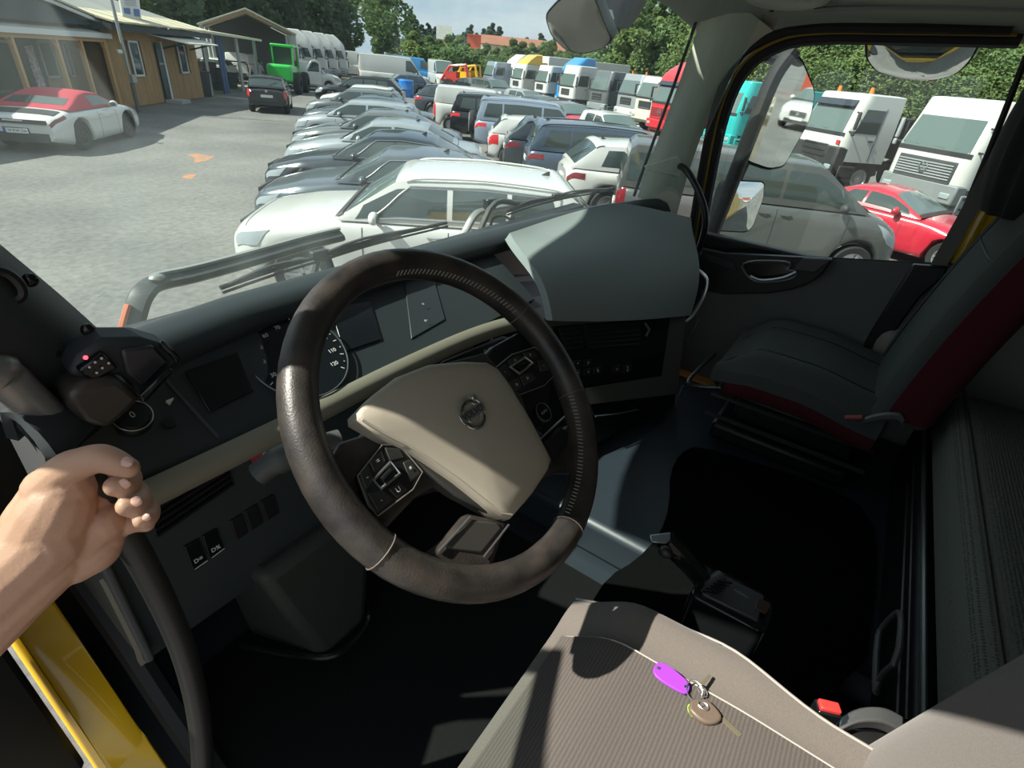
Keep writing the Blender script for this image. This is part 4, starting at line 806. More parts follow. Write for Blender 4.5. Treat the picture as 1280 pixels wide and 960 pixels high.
struct('trim_11', MB().box((.1, .80, 1.85), (2.1, .10, .44)).box((.1, .88, 1.3), (2.2, .06, .9)), yellow, bevel=.03)
struct('trim_13', MB().box((.15, -4.6, 1.6), (2.1, 6.2, 1.2)).box((.15, -1.36, 2.1), (2.12, .05, 2.1)), yellow, bevel=.02)
struct('trim_12', MB().box((1.20, -.95, 2.35), (.03, .78, 1.6)).box((1.20, -.2, 1.88), (.03, .82, .64)), yellow, bevel=.008)
# mirrors
mirg = mat('mirror_glass', (.86, .88, .88), .02, 1)
def mir_n(c, to):
    c = Vector(c); v = (Vector(CAM.tolist()) - c).normalized(); return (v + Vector(to).normalized()).normalized()
def mirror_plate(parent, poly, m=mirg, th=.02, shell=None, to=None, bulge=0):
    c = sum(poly, Vector()) / len(poly); n = mir_n(c, to) if to else (poly[1] - poly[0]).cross(poly[2] - poly[1]).normalized()
    vd = Vector(CAM.tolist()) - c
    if n.dot(vd) < 0: n = -n
    C0 = Vector(CAM.tolist()); pl = []
    for p in poly:
        d = p - C0; pl.append(C0 + d * ((c - C0).dot(n) / d.dot(n)))
    rings = [[c + (p - c) * k + n * (bulge * (1 - k * k)) for p in pl] for k in (1, .85, .65, .4, .15, .01)]
    obj('mirror_glass', MB().loft(rings, caps=False), m, parent, angle=70)
    if shell: obj('mirror_housing', MB().loft([[c + (p - c) * 1.05 - n * .003 for p in pl], [c + (p - c) * 1.07 - n * .012 for p in pl], [c + (p - c) * 1.02 - n * .05 for p in pl], [c + (p - c) * .7 - n * .09 for p in pl], [c + (p - c) * .01 - n * .095 for p in pl]], caps=False), shell, parent, angle=60)
    return n
t = thing('door_mirror', 'tall exterior main mirror on a black arm outside the passenger window', 'mirror', at(970, 140, 'x', 1.55))
obj('mirror_arm', MB().tube([at(985, 80, 'x', 1.58), Vector((1.40, .42, 2.95)), Vector((1.17, .40, 3.02))], .02, 8), dark2, t)
mirror_plate(t, rounded([at(x, y, 'x', 1.55) for x, y in ((987, 66), (1002, 76), (1019, 116), (1012, 150), (980, 207), (962, 210), (930, 199))], .3, 3), shell=dark2, to=(-.012, -1, -.10))
t2 = thing('door_mirror', 'small lower wide-angle mirror below the tall one outside the passenger window', 'mirror', at(920, 258, 'x', 1.55))
mirror_plate(t2, rounded([at(x, y, 'x', 1.55) for x, y in ((910, 226), (955, 228), (954, 248), (938, 290), (886, 287))], .25, 4), shell=dark2, to=(.04, -1, -.22), bulge=.02)
obj('mirror_arm', MB().tube(crom([at(992, 62, 'x', 1.42), at(968, 95, 'x', 1.40), at(945, 150, 'x', 1.38), at(920, 215, 'x', 1.36), at(890, 292, 'x', 1.33), at(880, 315, 'x', 1.30), Vector((1.19, .16, 2.16))], 5), .036, 10, flat=.8), rubber, t)
obj('link_rod', MB().tube([at(935, 200, 'x', 1.55), at(920, 232, 'x', 1.54)], .014, 8), dark2, t2)
t = thing('kerb_mirror', 'rounded kerb mirror hanging above the passenger door window', 'mirror', at(1150, 70, 'x', 1.5))
mirror_plate(t, rounded([at(x, y, 'x', 1.45) for x, y in ((1084, 36), (1084, 74), (1096, 89), (1125, 99), (1165, 101), (1195, 93), (1214, 73), (1228, 42))], .4, 3), shell=dark2, to=(.15, -.15, -1), bulge=.035)
obj('mirror_arm', MB().tube([at(1150, 52, 'x', 1.50), Vector((1.35, -.18, 3.02)), Vector((1.12, -.20, 3.06))], .022, 8), dark2, t)
t = thing('front_mirror', 'grey rounded front mirror hanging outside the top of the windscreen', 'mirror', at(740, 30, 'y', 1.0))
mirror_plate(t, rounded([at(x, y, 'y', 1.0) for x, y in ((682, 20), (700, 0), (736, -14), (745, 4), (752, 24), (764, 50), (752, 60), (730, 67), (708, 63), (690, 45))], .35, 3), m=mat('mirror_glass_dull', (.17, .165, .15), .10, .8), shell=mat('mirror_shell', (.05, .055, .055), .5), to=(-.2, .9, -.9), bulge=.03)
obj('mirror_arm', MB().loft([[at(x, y, 'y', 1.02) for x, y in ((736, -16), (800, -16), (812, -4), (796, 24), (786, 36), (764, 36), (748, 18))], [at(x, y, 'y', 1.10) for x, y in ((736, -16), (800, -16), (812, -4), (796, 24), (786, 36), (764, 36), (748, 18))]]), dark2, t, bevel=.008)
obj('arm_window', MB().prism([at(x, y, 'y', 1.012) for x, y in ((750, 12), (765, 12), (768, 24), (754, 26))], (0, .004, 0)), mat('arm_light', (.45, .47, .47), .4), t)
# ================================================================== vehicles
glassm = mat('car_glass', (.045, .062, .060), .04, spec=.9)
screenm = mat('car_windscreen', (.105, .145, .14), .05, spec=.9)  # paler copy of the window glass, sky reflection put into its colour
tyre = mat('tyre', (.016, .016, .017), .8)
alloy = mat('alloy', (.50, .51, .52), .3, .7)
alloyd = mat('alloy_dark', (.05, .05, .052), .35, .5)
clad = mat('cladding', (.030, .031, .033), .6)
lampw = mat('headlamp', (.30, .34, .36), .08, spec=.8)
lampr = mat('tail_lamp', (.17, .008, .012), .12)
lamprb = mat('tail_lamp_bright', (.58, .03, .035), .15)
platem = mat('number_plate', (.72, .72, .70), .5)
chr2 = mat('trim_chrome', (.62, .63, .64), .18, .9)
def paint(name, c, rough=.22, metal=.0): return mat('paint_' + name, c, rough, metal, coat=.7)
P_white = paint('white', (.60, .60, .575)); P_silver = paint('silver', (.36, .39, .41), .3, .35); P_black = paint('black', (.012, .013, .016)); P_navy = paint('navy', (.022, .030, .042)); P_slate = paint('slate', (.085, .105, .125), .28, .3)
P_grey = paint('grey', (.15, .165, .17), .3, .3); P_blue = paint('blue_grey', (.075, .105, .15), .28, .3); P_red = paint('red', (.52, .022, .045)); P_van = paint('van_grey', (.105, .108, .105), .3, .3); P_teal = paint('teal', (.018, .40, .40)); P_skyblue = paint('sky_blue', (.03, .25, .58)); P_truckred = paint('truck_red', (.62, .03, .04)); P_cream = paint('cream', (.60, .57, .48)); P_green = paint('loader_green', (.03, .47, .07)); P_yel = paint('machine_yellow', (.75, .42, .02)); P_lilac = paint('silver_blue', (.30, .36, .45), .3, .3)
DEF = dict(L=4.75, W=1.83, H=1.45, wb=2.85, fo=.86, R=.33, z0=.20, nose=.70, cowl=(1.42, .97), ws=2.12, re=3.35, rg=(4.12, 1.02), tail=.97, rw=.74, bp=2.62, kind='sedan', qw=True)
SPEC = {
 'sedan': {}, 'suv': dict(L=4.66, W=1.89, H=1.64, wb=2.87, R=.365, z0=.26, nose=.92, cowl=(1.32, 1.10), ws=2.02, re=4.05, rg=(4.58, 1.12), tail=1.10, rw=.80, bp=2.62, kind='suv'),
 'bigsuv': dict(L=4.9, W=1.93, H=1.76, wb=2.85, R=.38, z0=.30, nose=1.0, cowl=(1.30, 1.16), ws=1.98, re=4.62, rg=(4.86, 1.14), tail=1.12, rw=.84, bp=2.6, kind='suv'),
 'hatch': dict(L=4.05, W=1.71, H=1.49, wb=2.58, fo=.80, R=.31, nose=.80, cowl=(1.05, 1.0), ws=1.75, re=3.62, rg=(3.98, 1.02), tail=1.0, rw=.76, bp=2.3, kind='hatch'),
 'mini': dict(L=3.85, W=1.72, H=1.42, wb=2.5, fo=.72, R=.32, nose=.80, cowl=(1.12, .98), ws=1.62, re=3.35, rg=(3.78, .98), tail=.95, rw=.80, bp=2.35, kind='hatch'),
 'offroad': dict(L=4.75, W=1.88, H=1.86, wb=2.78, fo=.8, R=.39, z0=.36, nose=1.02, cowl=(1.40, 1.18), ws=1.95, re=4.55, rg=(4.70, 1.18), tail=1.14, rw=.84, bp=2.5, kind='suv'),
 'midvan': dict(L=4.85, W=1.92, H=1.92, wb=3.28, fo=.68, R=.335, z0=.22, nose=.96, cowl=(.72, 1.22), ws=1.62, re=4.73, rg=(4.82, 1.20), tail=1.20, rw=.88, bp=2.15, kind='van'),
 'bigvan': dict(L=6.2, W=2.05, H=2.65, wb=3.7, fo=1.0, R=.36, z0=.28, nose=1.1, cowl=(.85, 1.35), ws=1.75, re=6.08, rg=(6.17, 1.4), tail=1.4, rw=.88, bp=2.2, kind='panelvan'),
 'smallvan': dict(L=4.4, W=1.82, H=1.84, wb=2.8, fo=.85, R=.32, nose=.95, cowl=(1.0, 1.15), ws=1.75, re=4.28, rg=(4.37, 1.2), tail=1.2, rw=.86, bp=2.2, kind='panelvan'),
 'roadster': dict(L=4.5, W=1.87, H=1.29, wb=2.45, fo=1.05, R=.345, z0=.16, nose=.70, cowl=(1.40, .92), ws=2.0, re=2.85, rg=(3.80, .93), tail=.80, rw=.70, bp=2.62, kind='sports'),
 'coupe': dict(L=4.55, W=1.76, H=1.32, wb=2.6, fo=.95, R=.31, z0=.20, nose=.70, cowl=(1.62, .92), ws=2.30, re=3.1, rg=(3.85, .95), tail=.92, rw=.68, bp=3.0, kind='coupe'),
}
MESH = {}
def car_shape(key):
    S = dict(DEF); S.update(SPEC[key]); Lc, Wc, H = S['L'], S['W'], S['H']; cs, cz = S['cowl']; gs_, gz = S['rg']; fw = S['fo']; rwh = fw + S['wb']
    xx = np.linspace(0, Lc, 240)
    def sm(y, w):
        k = max(1, int(w / Lc * 240)); pad = np.concatenate([np.full(k, y[0]), y, np.full(k, y[-1])]); return np.convolve(pad, np.ones(2 * k + 1) / (2 * k + 1), 'valid')
    zt = sm(np.interp(xx, [0, .10, cs * .55, cs, gs_, Lc - .10, Lc], [S['nose'] - .16, S['nose'], S['nose'] + (cz - S['nose']) * .68, cz, gz, S['tail'], S['tail'] - .12]), .06)
    hw = sm(np.interp(xx, [0, .06, .30, .85, Lc - 1.0, Lc - .3, Lc - .05, Lc], np.array([.70, .80, .94, 1, 1, .955, .87, .80]) * Wc / 2), .06)
    fl = {'suv': 'flat'}.get(S['kind'])
    zr = sm(np.interp(xx, [cs, S['ws'], (S['ws'] + S['re']) / 2, S['re'], gs_], [cz, H - .045, H, H - (.05 if S['kind'] not in ('van', 'panelvan') else .01), gz]), .05)
    zb0 = S['z0']
    def zb(s):
        z = zb0 + .10 * max(0, 1 - s / .5) + .14 * max(0, 1 - (Lc - s) / .6)
        for c in (fw, rwh):
            r = S['R'] + .06; d = abs(s - c)
            if d < r: z = max(z, S['R'] + math.sqrt(r * r - d * d))
        return z
    f = lambda a: (lambda s: float(np.interp(s, xx, a)))
    zt, hw, zr = f(zt), f(hw), f(zr)
    def sec(s, t):      # t 0..8 from bonnet centre down to the sill; sign by caller
        w, a, b = hw(s), zt(s), min(zb(s), zt(s) - .12); h = a - b; h0 = a - (zb0 + .05)
        P = [(0, a + .012), (.45 * w, a + .006), (.76 * w, a - .012), (.90 * w, a - .045), (.968 * w, a - .11), (w, a - .11 - .22 * min(h, h0)), (.995 * w, b + .40 * max(.02, h - .2)), (.972 * w, b + .06), (.90 * w, b)]
        t = max(0, min(7.999, t)); i = int(t); k = t - i; p0, p1, p2, p3 = P[max(i - 1, 0)], P[i], P[i + 1], P[min(i + 2, 8)]
        q = [.5 * (2 * p1[j] + (p2[j] - p0[j]) * k + (2 * p0[j] - 5 * p1[j] + 4 * p2[j] - p3[j]) * k * k + (3 * p1[j] - p0[j] - 3 * p2[j] + p3[j]) * k ** 3) for j in (0, 1)]
        return q
    def body(s, t, sg=1): q = sec(max(0, min(Lc, s)), t); return Vector((sg * q[0], Lc / 2 - s, q[1]))
    def top(s, v):      # v -1..1 across: belt line left .. roof centre .. belt line right
        s = max(cs, min(gs_, s)); sg = 1 if v >= 0 else -1; v = 1 - abs(v); b = zt(s) - .035; z1 = max(zr(s), b + .01); k = max(0, min(1, (z1 - b) / (H - b))); xb = .935 * hw(s); xr = xb * .985 + (S['rw'] * Wc / 2 - xb * .985) * k
        if v < .55: u = v / .55; x = xb + (xr - xb) * u + .022 * math.sin(PI * u) * k; z = b + (z1 - .07 * k - b) * u
        else: u = (v - .55) / .45; x = xr * math.cos(u * PI / 2); z = z1 - .07 * k * (1 - math.sin(u * PI / 2))
        return Vector((sg * x, Lc / 2 - s, z))
    return S, body, top, zt, hw
def car_parts(key, opt):
    """the meshes of one kind of car, shared by every car of that kind"""
    kk = (key, tuple(sorted(opt.items())))
    if kk in MESH: return MESH[kk]
    S, body, top, zt, hw = car_shape(key); Lc, Wc, H = S['L'], S['W'], S['H']; cs = S['cowl'][0]; gs_ = S['rg'][0]; K = S['kind']; out = []
    ss = sorted(set([0, .015, .04, .08, .14, .22, .35] + list(np.linspace(.5, Lc - .4, 44)) + [Lc - .3, Lc - .2, Lc - .12, Lc - .05, Lc - .015, Lc]))
    tt = [k * .5 for k in range(17)]
    mb = MB(); rings = []
    for s in ss:
        h = [body(s, t, 1) for t in tt]; g = [body(s, t, -1) for t in tt[1:]]; rings.append(h + g[::-1])
    mb.loft(rings); gh = MB() if opt.get('soft') or opt.get('black_roof') else mb
    vv = [-1 + 2 * k / 28 for k in range(29)]; sv = np.linspace(cs, gs_, 44)
    gh.loft([[top(s, v) for v in vv] for s in sv], close=False)
    out.append(('body', mb, 'P', None))
    if gh is not mb: out.append(('soft_top' if opt.get('soft') else 'roof', gh, 'R', None))
    T = lambda s, v: top(s, v)
    ws, re_ = S['ws'], S['re']
    out.append(('windscreen', patch(T, cs + .09, ws - .03, -.40, .40, 8, 12), 'W', None))
    if K in ('sedan', 'coupe', 'sports'): out.append(('rear_window', patch(T, re_ + (.10 if K != 'sports' else .30), gs_ - (.10 if K != 'sports' else .25), -.36 if K != 'sports' else -.28, .36 if K != 'sports' else .28, 8, 10), 'G', None))
    elif K != 'panelvan': out.append(('rear_window', patch(T, re_ + .03, gs_ - (.06 if gs_ - re_ > .3 else .02), -.38, .38, 8, 10), 'G', None))
    bp = S['bp']
    for sg in (1, -1):
        # v runs from the belt (1) upward; window band .90 .. .52
        lo, hi = sg * .90, sg * .535
        slant = lambda t: cs + .20 + .10 * t
        wins = [(slant, bp - .03)]
        if K in ('sedan', 'suv', 'hatch', 'van'):
            e = re_ - .10 if K != 'sedan' else re_ + .05
            e = {'suv': re_ - .75, 'van': bp + 1.15, 'hatch': re_ - .45}.get(K, e)
            wins.append((bp + .04, (lambda t, e=e: e + (.22 * (1 - t) if K == 'sedan' else 0))))
            if K in ('suv', 'van'): wins.append((e + .06, (lambda t: re_ + .02 - (.03 if K == 'van' else .10 + .12 * t))))
        if K == 'sports': wins = [(slant, 2.62)]
        if K == 'coupe': wins = [(slant, bp - .25), (bp - .20, lambda t: re_ + .30 * (1 - t))]
        for a, b in wins: out.append(('side_window', patch(T, a, b, lo, hi, 10, 5), 'G', None))
        if opt.get('chrome'):
            n = 26; s1 = re_ + .28 if K == 'sedan' else re_ - .1; path = [top(cs + .36 + (ws - cs - .22) * k / 8, sg * (.91 - .40 * k / 8)) for k in range(9)] + [top(ws + .15 + (s1 - ws - .3) * k / n, sg * .505) for k in range(n)] + [top(s1, sg * (.51 + .4 * k / 5)) for k in range(6)]
            path = [p + Vector((sg * .008, 0, .002)) for p in path]; out.append(('window_trim', MB().tube(path, .0085, 5), 'C', None))
            out.append(('window_trim', MB().tube([top(cs + .36 + (s1 - cs - .36) * k / 20, sg * .925) + Vector((sg * .008, 0, 0)) for k in range(21)], .008, 5), 'C', None))
        if K == 'suv' and opt.get('rails', 1):
            out.append(('roof_rail', MB().tube(crom([top(ws + .10, sg * .44) + Vector((0, 0, 0)), top(ws + .30, sg * .44) + Vector((0, 0, .035)), top((ws + re_) / 2, sg * .44) + Vector((0, 0, .035)), top(re_ - .25, sg * .44) + Vector((0, 0, .035)), top(re_ - .05, sg * .44)], 4), .014, 6), opt.get('railmat', 'K'), None))
        B = lambda s, t: body(s, t, sg)
        out.append(('headlight', patch(B, lambda q: .045 + .02 * q, lambda q: .52 - .16 * q, 4.0, 5.05, 8, 4), 'H', None))
        tl = {'panelvan': (Lc - .10, 2.6, 6.0), 'van': (Lc - .16, 3.4, 5.6), 'suv': (Lc - .38, 4.05, 4.75), 'hatch': (Lc - .30, 3.6, 5.3), 'sports': (Lc - .5, 3.2, 4.1)}.get(K, (Lc - .36, 3.7, 5.0))
        out.append(('taillight', patch(B, tl[0], Lc - .012, tl[1], tl[2], 6, 5), opt.get('tail', 'T'), None))
        m0 = top(cs + .42, sg * .95); mc = m0 + Vector((sg * .13, -.02, .05))
        mm = MB().ell(mc, (.105, .065, .078), 12).tube([m0, mc], .022, 6); out.append(('side_mirror', mm, opt.get('mir', 'P'), None))
        out.append(('mirror_face', MB().ell(mc + Vector((0, -.045, 0)), (.082, .025, .058), 10), 'G', None))
        for s in (bp - .16, bp + .82) if K in ('sedan', 'suv', 'hatch') else ((bp - .16, bp + .2) if K == 'van' else (bp - .16,)):
            out.append(('door_handle', MB().tube([B(s - .09, 4.42) + Vector((sg * .012, 0, 0)), B(s, 4.42) + Vector((sg * .028, 0, 0)), B(s + .09, 4.42) + Vector((sg * .012, 0, 0))], .012, 6), opt.get('hand', 'P'), None))
        seams = MB()
        for s in ((cs + .28, bp, bp + .92) if K in ('sedan', 'suv', 'hatch', 'van') else (cs + .28, bp)):
            patch(B, s - .005, s + .005, 3.9, 7.3, 1, 10, off=.0015, thick=.004, mb=seams)
        out.append(('door_seam', seams, 'K', None))
        if K in ('suv', 'van', 'panelvan', 'hatch') or opt.get('clad'): out.append(('sill_trim', patch(B, S['fo'] + S['R'] + .09, S['fo'] + S['wb'] - S['R'] - .09, 6.9, 7.95, 10, 3), 'K', None))
        for cxx in (S['fo'], S['fo'] + S['wb']):
            if opt.get('clad'):
                r = S['R'] + .075; out.append(('arch_trim', MB().tube([Vector((sg * (hw(cxx) + .004), Lc / 2 - cxx + r * math.cos(a), S['R'] + r * math.sin(a))) for a in np.linspace(0, PI, 17)], .022, 6), 'K', None))
            c = Vector((sg * (Wc / 2 - .125), Lc / 2 - cxx, S['R'])); R = S['R']; wv = .105
            w = MB().lathe([(R * .64, -wv), (R * .93, -wv), (R, -wv * .7), (R, wv * .7), (R * .93, wv), (R * .64, wv * .9)], c, (sg, 0, 0), 28)
            out.append(('wheel', w, 'Y', ('rim', MB().lathe([(.02, wv * .62), (R * .20, wv * .66), (R * .22, wv * .45), (R * .56, wv * .40), (R * .60, wv * .78), (R * .665, wv * .86), (R * .665, -wv)], c, (sg, 0, 0), 28), spokes(c, sg, R, wv, opt.get('sp', 10)), opt.get('rim', 'A'))))
    # front and back
    y0 = Lc / 2; g = opt.get('grille', 'sq'); zc = (S['nose'] - .16 + S['z0'] + .1) / 2 + .08; w0 = hw(.02)
    if K not in ('sports',):
        out.append(('grille', MB().box((0, y0 + .004, zc + .06), (w0 * 1.0, .03, .20 if K != 'suv' else .28)), 'K', None))
        for q in range(3): out.append(('grille_bar', MB().box((0, y0 + .022, zc + .0 + .06 * q), (w0 * .96, .012, .014)), 'C', None))
        out.append(('grille_badge', MB().cyl((0, y0 + .02, zc + .07), (0, y0 + .034, zc + .07), .062, seg=16), 'C', None))
    out.append(('lower_intake', MB().box((0, y0 - .01, S['z0'] + .17), (w0 * 1.5, .04, .11)), 'K', None))
    out.append(('license_plate', MB().box((0, y0 + .028, S['z0'] + .25), (.50, .012, .105)), 'N', None))
    zr_ = S['tail'] - .30 if K not in ('panelvan', 'van') else .75
    if K == 'sports': zr_ = .50
    out.append(('license_plate', MB().box((0, -y0 - .012, zr_), (.50, .018, .105)), 'N', None))
    out.append(('rear_valance', MB().box((0, -y0 + .012, S['z0'] + .22), (hw(Lc - .02) * 1.7, .05, .16)), 'K', None))
    if K in ('suv', 'hatch'): out.append(('roof_spoiler', patch(T, re_ - .10, re_ + .06, -.42, .42, 3, 10, off=.022, thick=.02), 'P' if not opt.get('dspoil') else 'K', None)); out.append(('rear_badge', MB().cyl((0, -y0 - .002, S['tail'] - .10), (0, -y0 - .016, S['tail'] - .10), .05, seg=14), 'C', None)); out.append(('rear_wiper', MB().tube([top(gs_ - .08, .05) + Vector((0, -.02, .01)), top(re_ + .14, .20) + Vector((0, -.03, .01))], .009, 5), 'K', None))
    if K in ('suv', 'hatch', 'sedan'): out.append(('antenna', MB().loft([[top(re_ - .22, 0) + Vector((dx, dy, dz)) for dx, dy, dz in ((-.02, .05, 0), (.02, .05, 0), (.012, -.06, .0), (-.012, -.06, .0))], [top(re_ - .22, 0) + Vector((dx, dy, .05)) for dx, dy in ((-.004, -.03), (.004, -.03), (.004, -.06), (-.004, -.06))]]), 'K', None))
    if K == 'sedan' or K == 'coupe': out.append(('boot_seam', patch(lambda s, x: Vector((x * .8, y0 - s, body(s, 1.5 * abs(x)).z)), gs_ + .03, gs_ + .045, -1, 1, 1, 12, off=.002, thick=.004), 'K', None))
    if K != 'panelvan' and K != 'van': out.append(('bonnet_seam', patch(lambda s, x: body(s, abs(x) * 3.1, 1 if x >= 0 else -1), .20, .212, -1, 1, 1, 20, off=.0015, thick=.004), 'K', None))
    out.append(('wiper_cowl', patch(lambda s, v: top(s, v) + Vector((0, .03, 0)), cs + .005, cs + .09, -.52, .52, 3, 12, off=.008), 'K', None))
    if K == 'sports':
        out.append(('engine_lid', patch(lambda s, x: body(s, abs(x) * 2.2, 1 if x >= 0 else -1), gs_ + .12, gs_ + .42, -1, 1, 4, 16, off=.012, thick=.03), 'K', None))
        out.append(('light_bar', patch(lambda s, x: body(s, 3.3 + .6 * (1 - abs(x)) * 0, 1 if x >= 0 else -1), Lc - .03, Lc - .005, -1, 1, 1, 2), 'T', None))
        out.append(('rear_diffuser', MB().box((0, -y0 + .005, .34), (1.30, .06, .16)), 'K', None)); out.append(('rear_recess', MB().box((0, -y0 - .002, .70), (1.36, .05, .09)), 'K', None))
        out.append(('badge_lettering', MB().box((0, -y0 - .024, .72), (.42, .01, .03)), 'C', None)); out.append(('plate_frame', MB().box((0, -y0 - .006, .50), (.54, .02, .135)), 'K', None))
    if opt.get('spare'):
        c = Vector((-.10, -y0 - .11, .98)); out.append(('spare_wheel', MB().lathe([(.10, -.10), (.36, -.10), (.385, -.06), (.385, .06), (.36, .10), (.10, .10)], c, (0, -1, 0), 28), 'Y', ('wheel_cover', MB().lathe([(.0, .115), (.12, .13), (.30, .12), (.335, .085), (.335, .0)], c, (0, -1, 0), 28), None, 'A')))
    res = []
    for n, mb, mk, sub in out:
        me = mb.mesh(n, None); me.materials.append(None)
        sm_ = None
        if sub:
            q = sub[1]
            if sub[2] is not None: q.add(sub[2].v, sub[2].f)
            sm_ = (sub[0], q.mesh(sub[0], None), sub[3]); sm_[1].materials.append(None)
        res.append((n, me, mk, sm_))
    MESH[kk] = res; return res
def spokes(c, sg, R, wv, n):
    mb = MB()
    for k in range(n):
        a = 2 * PI * k / n; d = Vector((0, math.cos(a), math.sin(a))); e = Vector((0, -math.sin(a), math.cos(a))); o = c + Vector((sg * wv * .72, 0, 0))
        mb.prism([o + d * R * .10 - e * .014, o + d * R * .62 - e * .018, o + d * R * .62 + e * .018, o + d * R * .10 + e * .014], (-sg * .02, 0, 0))
    return mb
MK = {'G': glassm, 'W': screenm, 'H': lampw, 'T': lampr, 'B': lamprb, 'K': clad, 'N': platem, 'C': chr2, 'Y': tyre, 'A': alloy, 'D': alloyd}
def car(name, key, p, head, pnt, label, cat='car', group=None, roofm=None, **opt):
    """p: where the middle of the car stands; head: the way its nose points"""
    t = thing(name, label, cat, p, math.atan2(-head[0], head[1]), group)
    if roofm: opt['soft' if key == 'roadster' else 'black_roof'] = 1
    for n, me, mk, sub in car_parts(key, opt):
        o = bpy.data.objects.new(n, me); COL.objects.link(o); o.parent = t
        o.material_slots[0].link = 'OBJECT'; o.material_slots[0].material = pnt if mk == 'P' else roofm if mk == 'R' else MK[mk]
        if sub:
            r = bpy.data.objects.new(sub[0], sub[1]); COL.objects.link(r); r.parent = o; r.material_slots[0].link = 'OBJECT'; r.material_slots[0].material = MK[sub[2]]
    return t
